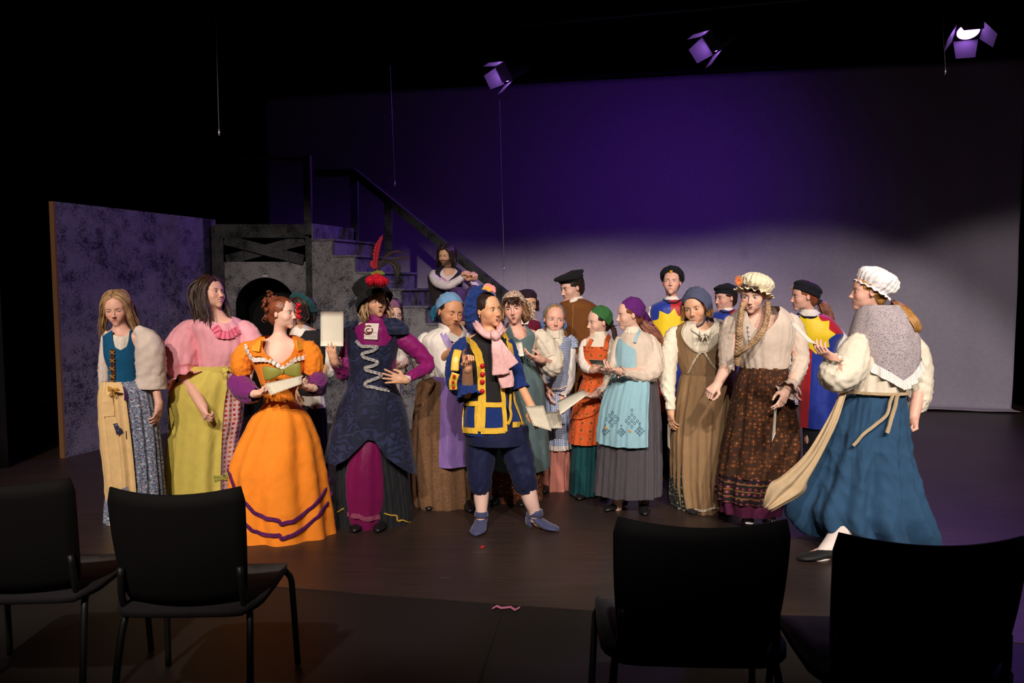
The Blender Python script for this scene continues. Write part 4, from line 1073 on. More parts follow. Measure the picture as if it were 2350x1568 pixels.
# ---------------------------------------------------------------- hair and headgear
def rx(a): a = math.radians(a); return np.array([[1, 0, 0], [0, math.cos(a), -math.sin(a)], [0, math.sin(a), math.cos(a)]])
def rz(a): a = math.radians(a); return np.array([[math.cos(a), -math.sin(a), 0], [math.sin(a), math.cos(a), 0], [0, 0, 1]])
def ry(a): a = math.radians(a); return np.array([[math.cos(a), 0, math.sin(a)], [0, 1, 0], [-math.sin(a), 0, math.cos(a)]])
def dome(p, name, mat, a=35, t0=-.12, rx_=.372, ry_=.43, rt=.44, c=(0, .08, .11), prof=None, wave=0, waves=24, b=0, nv=20, n=72, label=None, parent=None, closed=True, tw=0, crease=.006):
    "cap about the skull: ring plane tilted back by a degrees and sideways by b"
    A = ry(b) @ rx(-a); nrm = A @ np.array([0, 0, 1.]); rows = []
    if prof is None:
        for t in np.linspace(t0, rt * .985, 12):
            k = math.sqrt(max(1 - (t / rt)**2, .0)); cc = np.array(c) + nrm * t
            rows.append((*cc, rx_ * max(k, .02), ry_ * max(k, .02), wave * max(0, 1 - (t - t0) / (rt - t0))))
    else:
        for q in prof:
            t, k = q[:2]; w = q[2] if len(q) > 2 else wave; sh = q[3] if len(q) > 3 else 0
            cc = np.array(c) + nrm * t + A @ np.array([0, sh, 0]); rows.append((*cc, rx_ * k, ry_ * k, w))
    rows = rows[::-1]
    return p.caploft(name, rows, mat, waves=waves, axis=A, nv=nv, n=n, label=label, parent=parent, closed=closed, crease=crease)
def hair_cap(p, mat, fz=0.0, grow=0.0, low=-.30, name='hair', noise=.012):
    W = p.hd.wide
    return p.shell(name, [('e', (0, .085, .12), (.352 * W + grow, .425 + grow, .412 + grow), .02, '+'),
                          ('e', (0, .26, -.12), (.25 * W, .20, .26), .08, '+'),
                          ('e', (0, -.44, -.13 + fz), (.315 * W, .37, .455), .03, '-'),
                          ('e', (.30, -.14, -.22), (.12, .20, .26), .03, '-'), ('e', (-.30, -.14, -.22), (.12, .20, .26), .03, '-')],
                   (-.5, -.5, -.5), (.5, .6, .62), mat, h=.0052, noise=noise, nscale=22, stretch=(1, .25, .35))
def hair_fall(p, mat, L=1.0, n=60, r=.011, front=1, wave=0, out=.0, sides=(1, -1), back=True, jit=.010, seed=3, fwd=-.12, part=.02, flare=0, low=False):
    "long loose hair: curtains from the parting over the temples and a back fall"
    W = p.hd.wide
    for sx in sides:
        g = []
        for k in range(6):
            u = k / 5                         # 0 front curtain .. 1 back
            y1 = -.20 + .34 * u; xs = (.335 + .035 * math.sin(u * 3.1)) * W
            if low:
                g.append([(sx * xs * .93, y1 + .0, .14), (sx * (xs + .005), y1 + .04, .0), (sx * (xs + .03), y1 + .06, -.18), (sx * (xs + .03 + out), y1 * (1 - .5 * u) + fwd * (1 - u) * .5, -.20 - L * .5), (sx * (xs + out * 1.5 + flare), y1 * .6 + fwd * (1 - u), -.20 - L)]); continue
            ec = np.array([0, .085, .12]); er = np.array([.352 * W, .425, .412]) * 1.035
            def on(q): q = (np.array(q, float) - ec) / er; return ec + q / np.linalg.norm(q) * er
            s0 = on((sx * part, -.27 + .40 * u, .42 + .1 * u)); e0 = on((sx * .36, y1 + .02, .10))
            g.append([s0, on(s0 * .66 + e0 * .34 + np.array([0, 0, .05])), on(s0 * .30 + e0 * .70 + np.array([0, 0, .03])), e0, (sx * (xs + .025), y1 + .05, -.16),
                      (sx * (xs + .03 + out), y1 * (1 - .5 * u) + fwd * (1 - u) * .5, -.20 - L * .4), (sx * (xs + out * 1.5 + flare), y1 * .6 + fwd * (1 - u), -.20 - L * (1 - .12 * u))])
        p.locks('hair_mass', g, 13, r * 2.1, mat, seed=seed + 20, jit=jit * .35, wave=wave * .6, seg=16, flat=.45)
        p.locks('hair_lock', g, int(n * 1.3), r * .62, mat, seed=seed + (sx > 0), jit=jit * .75, wave=wave, seg=13)
    if back:
        g = []
        for k in range(5):
            x = (-1 + k / 2) * .30 * W
            if low:
                g.append([(x, .44, .12), (x * 1.1, .47, -.05), (x * 1.1, .45, -.35), (x * 1.1, .40, -.20 - L)]); continue
            g.append([(x * .2, .10, .535), (x * .8, .36, .41), (x * 1.05, .50, .12), (x * 1.1, .46, -.35), (x * 1.1, .40, -.20 - L)])
        p.locks('hair_mass', g, 14, r * 2.4, mat, seed=seed + 21, jit=jit * .4, wave=wave * .6, seg=16, flat=.45)
        p.locks('hair_lock', g, int(n * 1.1), r * .95, mat, seed=seed + 9, jit=jit, wave=wave, seg=13)
def fringe(p, mat, z=.10, n=26, r=.007, seed=5, spread=.26, gap=0):
    g = []
    for k in range(7):
        x = (-1 + k / 3) * spread
        g.append([(x * .8, -.27, .37), (x * .95, -.36, .29), (x * 1.05, -.385 + abs(x) * .35, .20), (x * 1.2 + (gap if x > 0 else -gap), -.385 + abs(x) * .42, z - abs(x) * .25)])
    p.locks('fringe', g, n, r, mat, seed=seed, jit=.004, seg=9)
def braid(p, pts, r, mat, name='braid', n=60, tie=True, turns=None):
    C = smoothpath(np.array(p.qs(pts)), n); L = np.linalg.norm(np.diff(C, axis=0), axis=1).sum(); T, U, W = frames(C)
    turns = turns or L / (r * 5.2); mb = MB(); ph = np.linspace(0, turns * 2 * math.pi, n)
    tp = np.minimum(1, (1 - np.linspace(0, 1, n)) * 3 + .55)
    for k in range(3):
        a = ph + k * 2 * math.pi / 3
        D = C + U * (np.cos(a) * r * .95 * tp)[:, None] + W * (np.sin(2 * a) * r * .5 * tp)[:, None]
        mb.tube(D, r * .78 * tp, n=8)
    return mb.build(name, mat, p.root)
def ponytail(p, pts, rs, mat, n=40, seed=2, name='ponytail', jit=None):
    "pts zoomed; rs radii zoomed: bundle of locks"
    C = smoothpath(np.array(p.qs(pts)), 14); R = catmull(np.array(rs)[:, None] * p.sc, 14)[:, 0]; rnd = random.Random(seed); mb = MB(); T, U, W = frames(C)
    for i in range(n):
        a = rnd.uniform(0, 6.28); q = math.sqrt(rnd.random()); e = rnd.uniform(.85, 1.0)
        D = C + U * (R * q * math.cos(a))[:, None] + W * (R * q * math.sin(a))[:, None] + np.array([rnd.gauss(0, 1), rnd.gauss(0, 1), rnd.gauss(0, 1)]) * .002
        k = max(8, int(14 * e)); D = D[:k]
        mb.tube(D, np.maximum(R[:k] * .28, .004) * np.linspace(1, .35, k), n=6, flat=.6)
    return mb.build(name, mat, p.root)
def sheet(p, name, left, right, mat, n=14, m=20, bulge=.0, fold=0, waves=6, thick=.003, parent=None, label=None, local=False, world=False):
    "cloth between two edge curves (zoomed points, or head-local)"
    f = (lambda c: np.array([p.hd.w(q) for q in c])) if local else (lambda c: np.array(p.qs(c)))
    if world: f = lambda c: np.array(c, float)
    A = smoothpath(f(left), m); B = smoothpath(f(right), m); V = []
    for i in range(m):
        ax = B[i] - A[i]; T = A[min(i + 1, m - 1)] - A[max(i - 1, 0)] + B[min(i + 1, m - 1)] - B[max(i - 1, 0)]
        nn = np.cross(ax, T); nn /= np.linalg.norm(nn) + 1e-9
        if nn[1] > 0: nn = -nn
        for j in range(n):
            u = j / (n - 1)
            V.append(A[i] + ax * u + nn * (bulge * math.sin(math.pi * u) + fold * math.sin(waves * 2 * math.pi * u + i * .12) * min(1, .25 + i / m)))
    V = np.array(V); Fc = [(i * n + j, (i + 1) * n + j, (i + 1) * n + j + 1, i * n + j + 1) for i in range(m - 1) for j in range(n - 1)]
    w = np.linalg.norm(B - A, axis=1).max(); L = np.linalg.norm(np.diff(A, axis=0), axis=1).sum()
    uv = [(j / (n - 1) * w, i / (m - 1) * L) for i in range(m) for j in range(n)]
    o = mk(name, V, Fc, mat, parent or p.root, uv=uv, label=label)
    md = o.modifiers.new('thickness', 'SOLIDIFY'); md.thickness = thick; md.offset = 0
    return o
def bow(p, c, w, h, mat, ang=0, name='bow', tails=0, dy=-.02, parent=None, label=None):
    "flat bow: c zoomed centre, w/h zoomed half sizes"
    mb = MB(); ca, sa = math.cos(math.radians(ang)), math.sin(math.radians(ang))
    def q(x, y, d): return p.q(c[0] + x * ca - y * sa, c[1] + x * sa + y * ca, (c[2] if len(c) > 2 else 0) + dy + d)
    for sx in (1, -1):
        C = [q(0, 0, 0), q(sx * w * .35, 0, -.012), q(sx * w * .75, 0, -.012), q(sx * w, 0, 0)]
        mb.tube(C, np.array([.22, .62, .92, .98]) * h * p.sc, n=14, sub=4, flat=.22, flatdir=(0, 1, 0), col=(1, 1, 1))
    mb.sphere(q(0, 0, -.012), (h * .26 * p.sc, .014, h * .42 * p.sc))
    for i in range(tails):
        sx = 1 if i else -1
        mb.tube([q(0, 0, 0), q(sx * w * .3, h * 1.2, -.005), q(sx * w * .5, h * 2.6, 0)], np.array([.12, .25, .3]) * h * p.sc, n=8, sub=4, flat=.2, flatdir=(0, 1, 0))
    return mb.build(name, mat, parent or p.root, label=label)
def rose(p, c, r, mat, name='rose', dy=0, parent=None):
    mb = MB(); ctr = p.q(c[0], c[1], dy); r = r * p.sc
    for k in range(16):
        a = k * 2.4; q = .18 + .82 * k / 15; V = []; Fc = []
        cx = np.array([math.cos(a) * r * q * .62, -r * (1 - q) * .75, math.sin(a) * r * q * .5]) + ctr
        out = np.array([math.cos(a), -.55, math.sin(a)]); out /= np.linalg.norm(out)
        u = np.cross(out, [0, 1, .3]); u /= np.linalg.norm(u); w = np.cross(out, u)
        for i in range(5):
            for j in range(5):
                s_, t_ = (i / 4 - .5) * 2, (j / 4 - .5) * 2
                V.append(cx + u * s_ * r * .42 + w * t_ * r * .34 + out * (r * .16 * (1 - s_ * s_ - t_ * t_ * .6)) * (1 if k % 2 else .6))
        Fc = [(i * 5 + j, i * 5 + j + 1, (i + 1) * 5 + j + 1, (i + 1) * 5 + j) for i in range(4) for j in range(4)]
        mb.add(V, Fc)
    o = mb.build(name, mat, parent or p.root); md = o.modifiers.new('thickness', 'SOLIDIFY'); md.thickness = .002
    return o
def feather(p, pts, w, mat, name='feather', dy=0, barbs=46, parent=None):
    C = smoothpath(np.array(p.qs([(a, b, dy) for a, b in pts])), barbs); T, U, W = frames(C); mb = MB(); rnd = random.Random(len(pts) * 7 + int(pts[0][0]))
    mb.tube(C, np.linspace(.0022, .0008, barbs), n=5)
    for i in range(3, barbs):
        f = i / barbs; L = 2.0 * w * p.sc * math.sin(min(1, f * 1.05) * math.pi)**.6 * rnd.uniform(.7, 1.1)
        for sd in (1, -1):
            e = C[i] + U[i] * L * sd + T[i] * L * .8
            mb.tube([C[i], (C[i] + e) / 2 + T[i] * L * .1, e], [.0030, .0030, .0008], n=4)
    return mb.build(name, mat, parent or p.root)
def mobcap(p, mat, a=30, puff=1.22, b=0, c=(0, .12, .16), rim=.0, brim=1.25, lift=0, amp=.10):
    d = dome(p, 'mob_cap', mat, a=a, b=b, c=c, prof=[(-.10 + rim, 1.00, .02), (-.05 + rim, 1.10, .05), (.06, puff, .055), (.20, puff * 1.02, .045), (.34, puff * .86, .035, .04), (.44, puff * .52, .02, .07), (.475, .04, 0, .08)], waves=23, nv=34, n=120)
    dome(p, 'ruffle', mat, a=a, b=b, c=c, prof=[(-.085 + rim, 1.00, .02), (-.11 + rim, 1.10, .05), (-.13 + rim + lift, 1.18 * brim / 1.2, amp * .8), (-.15 + rim + lift, brim, amp)], waves=17, nv=10, n=160, parent=d, closed=False)
    return d
# ---------------------------------------------------------------- the cast, left to right
VA = (120, 600, 2.24); VB = (500, 600, 2.24); VC = (920, 600, 2.305); VD = (1220, 600, 2.529); VE = (1480, 580, 2.305); VF = (1740, 580, 2.063); VS = (960, 540, 8.71)
def gy(p, dy=0): return (655 + 2844 / (p.Y + dy) - p.view[1]) * p.view[2]
T_FAIR = np.array(srgb(232, 188, 168)); T_ROSY = np.array(srgb(230, 178, 158)); T_WARM = np.array(srgb(222, 172, 138)); T_TAN = np.array(srgb(205, 148, 112))
LIP_P = np.array(srgb(186, 92, 88)); LIP_R = np.array(srgb(176, 52, 48)); LIP_D = np.array(srgb(140, 50, 58)); LIP_N = np.array(srgb(190, 110, 98))
GATH = lambda sd, amp=.07: foldfn(sd, (9, 14, 23), amp, (.55, 1), 1, 1.3)
def skfold(sd, amp=.09, freqs=(8, 13, 19)): return foldfn(sd, freqs, amp * 1.35, (.35, 1), .7, 1.0)
CREAM = cloth('cream_cotton', srgb(226, 216, 198), wr=.5); WHITE = cloth('white_cotton', srgb(232, 224, 216), wr=.55)
PEASANT = cloth('pale_linen', srgb(214, 196, 180), wr=.6); STOCK = cloth('white_stocking', srgb(226, 212, 205), wr=.1); NUDE = cloth('nude_stocking', srgb(200, 150, 122), wr=.08)
BLACKC = cloth('black_cloth', (.012, .011, .013), wr=.4, pat=None); BLACKL = plain('black_leather', (.010, .009, .010), .32); BLACKS = cloth('black_suede', (.010, .009, .010), .95, wr=.2)
HB_BLOND = hair_mat('hair_blond', srgb(150, 112, 72), srgb(205, 165, 118)); HB_BROWN = hair_mat('hair_brown', srgb(42, 25, 19), srgb(78, 50, 36)); HB_AUB = hair_mat('hair_auburn', srgb(88, 40, 26), srgb(146, 78, 48))
HB_DARK = hair_mat('hair_dark', srgb(28, 19, 17), srgb(60, 42, 36)); HB_LBR = hair_mat('hair_lightbrown', srgb(120, 84, 54), srgb(176, 132, 90)); HB_GOLD = hair_mat('hair_gold', srgb(150, 100, 48), srgb(205, 150, 80))
HB_RED = hair_mat('hair_red', srgb(96, 46, 26), srgb(150, 84, 52))
PAPERM = None
def mk_paper(plainp=False):
    t = NT('parchment' if not plainp else 'cream_card'); t.set(rough=.8)
    uv = t.coord('UV'); n = t.noise(t.coord('Object'), 18, 4)
    col = t.mix(n, srgb(194, 186, 166), srgb(220, 212, 192)) if not plainp else t.mix(n, srgb(234, 226, 206), srgb(244, 238, 220))
    if not plainp:
        u, v = sep(t, uv)
        b = t.voro(uv, 22, out='Distance'); ed = t.math('MAXIMUM', t.math('ABSOLUTE', t.math('SUBTRACT', u, .5)), t.math('ABSOLUTE', t.math('SUBTRACT', v, .5)))
        fr = t.math('MULTIPLY', t.math('GREATER_THAN', ed, .40), t.math('LESS_THAN', b, .40))
        w = t.noise(t.coord('UV', (60, 4, 1)), 1, 2); ln = t.math('MULTIPLY', t.math('LESS_THAN', t.math('FRACT', t.math('MULTIPLY', v, 13)), .16), t.math('GREATER_THAN', w, .5))
        ins = t.math('LESS_THAN', ed, .33)
        col = t.mix(t.math('MULTIPLY', t.math('MAXIMUM', fr, t.math('MULTIPLY', ln, ins)), .55), col, srgb(96, 78, 62))
    t.color(col); return t.m
PARCH = mk_paper(); CARD = mk_paper(True)

# 1 --- girl in the blue laced bodice
def p_girl_blue():
    p = Person(VA, 5.15, (430, 1330), 'young woman with long blonde hair in blue laced bodice and patched cream skirt', T_ROSY, LIP_P)
    p.head(330, 246, 168, -14, 10, -4, eyes='down', iris=(.12, .18, .22), brow=(.30, .19, .11), browt=.007)
    p.torso((348, 352), (282, 385), (430, 385), (355, 460, 75), (365, 600, 62), (400, 700, 95))
    an = p.legs((360, 1290, 0), (470, 1290, 0))
    p.arm((285, 392), (268, 520, 0), (275, 660, 0), dict(to=(282, 760, .0), n=(1, .3, 0), side=-1, curl=(.3, .3, .35, .4)))
    p.arm((440, 395), (520, 580, .04), (548, 735, -.02), dict(to=(535, 850, -.04), n=(-1, .2, 0), side=1, curl=(.25, .3, .35, .4)))
    p.body()
    che = cloth('chemise', srgb(232, 224, 212), wr=.8, wscale=30)
    p.ring('chemise', [(360, 292, 412), (390, 272, 432), (450, 268, 438), (520, 285, 438)], che, .68, neck=[(0, 0), (215, 0), (245, .10), (270, .16), (300, .10), (325, 0), (360, 0)], fold=GATH(3, .03), off=.001)
    bl = cloth('blue_felt', srgb(8, 84, 128), wr=.2)
    V0 = [(0, .10), (200, .10), (226, .0), (238, .02), (250, .30), (270, .36), (290, .30), (306, .02), (320, 0), (340, .12), (360, .10)]
    p.ring('bodice', [(350, 286, 424), (380, 262, 436), (430, 262, 442), (490, 268, 442), (560, 292, 438), (610, 292, 436), (632, 288, 440)], bl, .68, neck=V0, vend=[(0, .95), (235, .95), (258, 1.06), (290, .95), (360, .95)], off=.006, n=90)
    br = cloth('brown_placket', srgb(78, 40, 22), wr=.3)
    pl = p.strip('placket', [(310, 452), (313, 520), (318, 580), (312, 638)], .026, br, h=.003, push=.004)
    lc = cloth('gold_lace_cord', srgb(196, 142, 60), wr=.2)
    for y in (468, 510, 552, 592, 622):
        p.strip('lacing', [(303, y - 9), (324, y + 9)], .004, lc, pl, push=.009, px=True, n=5); p.strip('lacing', [(324, y - 9), (303, y + 9)], .004, lc, pl, push=.009, n=5)
    G1 = gy(p)
    blue = cloth('blue_calico', srgb(120, 148, 176), wr=.5, pat=calico(60, [(srgb(190, 205, 220), 1), (srgb(56, 70, 104), 1.4), (srgb(150, 110, 120), 1.9)], .56))
    p.ring('skirt', [(612, 270, 445), (650, 262, 500), (720, 256, 530), (900, 264, 560), (1100, 285, 578), (1250, 272, 592), (G1 - 4, 268, 600)], blue, .62, fold=skfold(11, .10, (11, 17, 26)), n=150, nv=50)
    cr = cloth('cream_muslin', srgb(232, 196, 140), wr=.5)
    p.ring('overskirt', [(612, 268, 445), (650, 256, 500), (720, 250, 528), (900, 264, 560), (1100, 286, 578), (1250, 300, 584), (G1 - 24, 300, 590)], cr, .64, theta=(168, 268), fold=skfold(11, .10, (11, 17, 26)), n=60, nv=50, off=.018)
    patch = lambda nm, c, w, mat: p.strip(nm, c, w, mat, push=.004, h=.002)
    patch('patch', [(334, 832), (352, 884)], .060, cloth('navy_calico', srgb(58, 60, 90), pat=dots(70, srgb(200, 205, 215), .22, rnd=1)))
    patch('patch', [(376, 640), (376, 718)], .042, cloth('purple_patch', srgb(120, 84, 150)))
    patch('patch', [(374, 1160), (384, 1214)], .060, cloth('blue_patch', srgb(150, 160, 196), pat=gingham(.02, srgb(200, 190, 190))))
    patch('patch', [(378, 875), (380, 915)], .008, br)
    pk = p.strip('pocket', [(285, 690), (292, 800)], .075, cr, push=.003, h=.003)
    bow(p, (312, 660, -.17), 24, 14, lc, 10, 'waist_bow', tails=2, dy=0)
    sl = cloth('sheer_sleeve', srgb(222, 206, 196), wr=.5)
    p.sleeve('sleeve', [(430, 356, 0, 28), (458, 372, 0, 46), (495, 430, .01, 74), (505, 510, .02, 78), (508, 580, .03, 76), (508, 652, .03, 77)], sl, fold=foldfn(5, (5, 8, 13), .07, (1, .5)), cap=False, flat=.85)
    p.sleeve('sleeve', [(294, 362, 0, 20), (282, 388, 0, 27), (270, 450, 0, 26), (266, 560, 0, 30), (266, 655, 0, 26)], sl, fold=foldfn(6, (5, 8), .07), cap=False)
    hair_cap(p, HB_BLOND, fz=-.02)
    hair_fall(p, HB_BLOND, L=1.15, n=46, r=.0075, out=.10, wave=1.2, jit=.012, fwd=-.05)
p_girl_blue()
# 2 --- woman in pink
def p_pink():
    p = Person(VA, 5.5, (770, 1330), 'laughing woman with long dark hair, pink puff-sleeved blouse and yellow overskirt', T_ROSY, LIP_P)
    p.head(818, 168, 168, 42, -12, 6, mouth='smile', eyes='half', wide=1.06, jaw=1.12, iris=(.05, .03, .02), brow=(.05, .03, .02), browt=.009)
    p.torso((850, 285), (735, 320), (985, 330), (865, 420, 125), (860, 540, 105), (800, 680, 140), depth=.15)
    p.legs((720, 1280, 0), (860, 1280, 0))
    p.arm((735, 340), (686, 592, -.11), (775, 750, -.245), dict(to=(800, 830, -.29), n=(.5, .8, .2), side=-1, curl=(.75, .8, .85, .9), thumb=.5), r=(.036, .046, .033))
    p.arm((985, 345), (1030, 500, .02), (1010, 600, .0), dict(to=(980, 680, -.02), n=(-1, 0, 0), side=1))
    p.body()
    pk = cloth('pink_satin', srgb(236, 164, 178), .62, wr=.45, wscale=9, sheen=.3)
    p.ring('blouse', [(284, 790, 925), (300, 745, 965), (340, 715, 1005), (400, 735, 1010), (460, 745, 1008), (505, 752, 985), (545, 752, 960)], pk, .72, neck=[(0, 0), (225, 0), (262, .10), (285, .12), (330, 0), (360, 0)], fold=foldfn(9, (6, 11, 17), .045, (1, .8)), off=.006, n=110)
    p.strip('neck_frill', [(835, 335), (862, 375), (905, 378), (948, 352)], .055, cloth('pink_frill', srgb(240, 120, 150), wr=.8, wscale=30), push=.014, wave=.004)
    sf = foldfn(15, (5, 9, 13), .06, (1, 1))
    p.sleeve('sleeve', [(748, 318, 0, 26), (712, 350, 0, 60), (676, 420, -.03, 84), (662, 500, -.06, 90), (666, 565, -.09, 82), (680, 602, -.12, 50)], pk, fold=sf, nv=36, n=48, cuff=dict(flare=1.9, len=.045, wave=11), cap=False)
    p.sleeve('sleeve', [(965, 315, 0, 26), (1000, 360, 0, 52), (1040, 450, 0, 66), (1050, 520, 0, 50)], pk, fold=sf)
    rd = cloth('polka_cotton', srgb(226, 186, 186), wr=.45, pat=dots(30, srgb(176, 40, 60), .30, srgb(196, 96, 60), rnd=.15))
    G1 = gy(p)
    p.ring('skirt', [(540, 745, 940), (620, 655, 985), (800, 622, 990), (950, 608, 965), (1220, 600, 955), (G1 - 4, 590, 960)], rd, .68, fold=skfold(22, .10, (6, 10, 15)), n=130)
    yl = cloth('yellow_cotton', srgb(206, 188, 92), wr=.45, wscale=10)
    p.ring('overskirt', [(532, 742, 938), (575, 700, 960), (640, 636, 985), (720, 616, 975), (820, 617, 960), (950, 606, 958), (1100, 598, 955), (1230, 596, 952), (G1 - 30, 592, 958)], yl, .70, theta=(110, 296), fold=skfold(22, .10, (6, 10, 15)), n=110, nv=56, off=.030)
    p.strip('waistband', [(748, 552), (800, 558), (860, 556), (925, 552)], .035, yl, push=.012)
    bow(p, (905, 560, -.20), 34, 16, yl, -8, 'sash_knot', dy=0)
    hair_cap(p, HB_BROWN, fz=.0, grow=.01)
    hair_fall(p, HB_BROWN, L=1.28, n=90, r=.009, out=.03, wave=1.0, jit=.010, fwd=-.16, seed=31)
p_pink()
# 3 --- woman in the orange gown
def p_orange():
    p = Person(VB, 4.86, (330, 1440), 'red-haired woman in orange gown with purple sleeves and green bow reading a sheet', T_FAIR, LIP_P)
    p.head(335, 268, 166, 56, -2, 3, mouth='smile', eyes='open', iris=(.10, .16, .18), gaze=.5, brow=(.22, .10, .05), browt=.007, jaw=.95)
    p.torso((312, 392), (180, 440), (450, 440), (318, 520, 128), (318, 690, 78), (322, 790, 115), depth=.125)
    p.legs((280, 1400, 0), (370, 1400, 0))
    a = p.arm((172, 460), (128, 610, .02), (188, 682, -.20), dict(to=(260, 676, -.24), n=(.15, -.1, 1), side=-1, curl=(.35, .42, .48, .5), thumb=.6, nail=(.02, .01, .015)))
    b = p.arm((455, 455), (505, 590, .02), (490, 652, -.18), dict(to=(420, 640, -.24), n=(.1, .3, 1), side=1, curl=(.5, .6, .65, .7), thumb=.6, nail=(.02, .01, .015)))
    p.body()
    og = cloth('orange_cotton', srgb(238, 134, 32), wr=.4, wscale=8); yk = cloth('amber_yoke', srgb(244, 166, 48), wr=.3)
    V0 = [(0, .0), (222, .0), (232, .02), (246, .23), (258, .34), (270, .40), (282, .34), (294, .23), (308, .02), (318, 0), (360, 0)]
    p.ring('bodice', [(384, 222, 402), (400, 190, 432), (425, 160, 462), (460, 152, 474), (520, 178, 466), (600, 212, 430), (680, 238, 396), (742, 242, 398)], og, .66, neck=V0, off=.007, n=130, fold=foldfn(2, (30, 41), .010, (.3, 1)))
    p.strip('yoke', [(212, 412), (206, 430), (200, 462)], .072, yk, push=.008, h=.003); p.strip('yoke', [(412, 412), (418, 430), (424, 456)], .066, yk, push=.008, h=.003)
    p.strip('neck_ruffle', [(192, 478), (230, 480), (270, 492), (305, 515), (332, 530), (362, 508), (400, 486), (440, 476)], .022, og, push=.009, wave=.002)
    p.strip('lace_trim', [(146, 425), (165, 470), (190, 506), (230, 504), (268, 508), (300, 524), (330, 543), (360, 528), (398, 502), (438, 492), (458, 462), (470, 415)], .026, LACE, push=.012, wave=.004)
    grn = cloth('olive_satin', srgb(140, 136, 58), .5, wr=.4, sheen=.3)
    bow(p, (332, 568, -.22), 94, 38, grn, -6, 'breast_bow', dy=0)
    G1 = gy(p)
    p.ring('skirt', [(715, 243, 398), (745, 222, 425), (800, 168, 478), (870, 128, 512), (950, 84, 540), (1050, 52, 562), (1150, 50, 580), (1250, 62, 596), (1350, 76, 612), (G1 - 3, 84, 626)], og, .80, fold=skfold(33, .115, (6, 9, 13)), n=170, nv=64)
    pr = cloth('purple_braid', srgb(96, 22, 92), .9, wr=1, wscale=90)
    for path in ([(58, 1068), (90, 1160), (130, 1225), (190, 1290), (250, 1318), (312, 1332), (325, 1348), (385, 1335), (430, 1305), (500, 1245), (545, 1180), (572, 1115)],
                 [(66, 1180), (95, 1270), (130, 1335), (180, 1382), (250, 1405), (318, 1408), (328, 1424), (385, 1405), (440, 1370), (510, 1310), (560, 1245), (588, 1185)]):
        p.strip('braid_trim', path, .020, pr, push=.008, h=.006)
    bow(p, (48, 1108, 0), 20, 26, grn, 80, 'skirt_bow', tails=2, dy=-.05)
    pf = foldfn(44, (4, 7, 11), .10, (1, 1))
    for pts in ([(196, 425, 0, 18), (170, 445, 0, 46), (135, 490, 0, 60), (125, 545, 0, 58), (132, 588, 0, 40)], [(440, 420, 0, 18), (462, 442, 0, 42), (488, 490, 0, 52), (492, 545, 0, 50), (480, 585, .0, 38)]):
        p.sleeve('puff_sleeve', pts, og, fold=foldfn(int(pts[0][0]), (7, 11, 16), .09, (1, 1)), n=44)
    ps = cloth('purple_taffeta', srgb(116, 34, 112), .5, wr=.7, wscale=16, sheen=.4)
    p.sleeve('lower_sleeve', [(132, 575, 0, 34), (114, 622, 0, 58), (134, 660, -.06, 62), (162, 680, -.13, 52), (192, 688, -.20, 34)], ps, fold=pf, n=44, cap=False)
    p.sleeve('lower_sleeve', [(478, 570, 0, 32), (508, 600, 0, 46), (512, 630, -.07, 50), (502, 650, -.14, 42), (488, 655, -.19, 30)], ps, fold=pf, n=44, cap=False)
    hair_cap(p, HB_AUB, fz=.01, grow=.004, noise=.02)
    rnd = random.Random(8); mb = MB(); H = p.hd
    for i in range(90):
        a = rnd.uniform(0, 6.28); r0 = rnd.uniform(.04, .13); c = np.array([rnd.gauss(0, .11), .42 + rnd.gauss(0, .06), .32 + rnd.gauss(0, .13)])
        C = [H.w(c + np.array([math.cos(a + t) * r0, .04 * math.sin(2 * t + a), math.sin(a + t) * r0 * .9])) for t in np.linspace(0, 4.2, 9)]
        mb.tube(C, np.array([.5, .9, 1, 1, 1, 1, .9, .6, .3]) * .0075, n=6, sub=1)
    mb.build('hair_bun', HB_AUB, p.root)
    p.locks('loose_curl', [[(.27, -.20, .12), (.30, -.24, -.2), (.26, -.26, -.36), (.30, -.22, -.5)]], 4, .003, HB_AUB, jit=.004, wave=1.5)
    p.locks('loose_curl', [[(.1, .45, .1), (.12, .5, -.15), (.1, .45, -.3)], [(-.1, .45, .1), (-.12, .52, -.1), (-.1, .45, -.25)]], 12, .003, HB_AUB, jit=.012, wave=1)
    paper(VB, 4.86, [(241, 628), (428, 588), (431, 630), (268, 690)], 'grey-green script sheet held low across the orange gown', PARCH, (-.26, -.26, -.30, -.30))
p_orange()
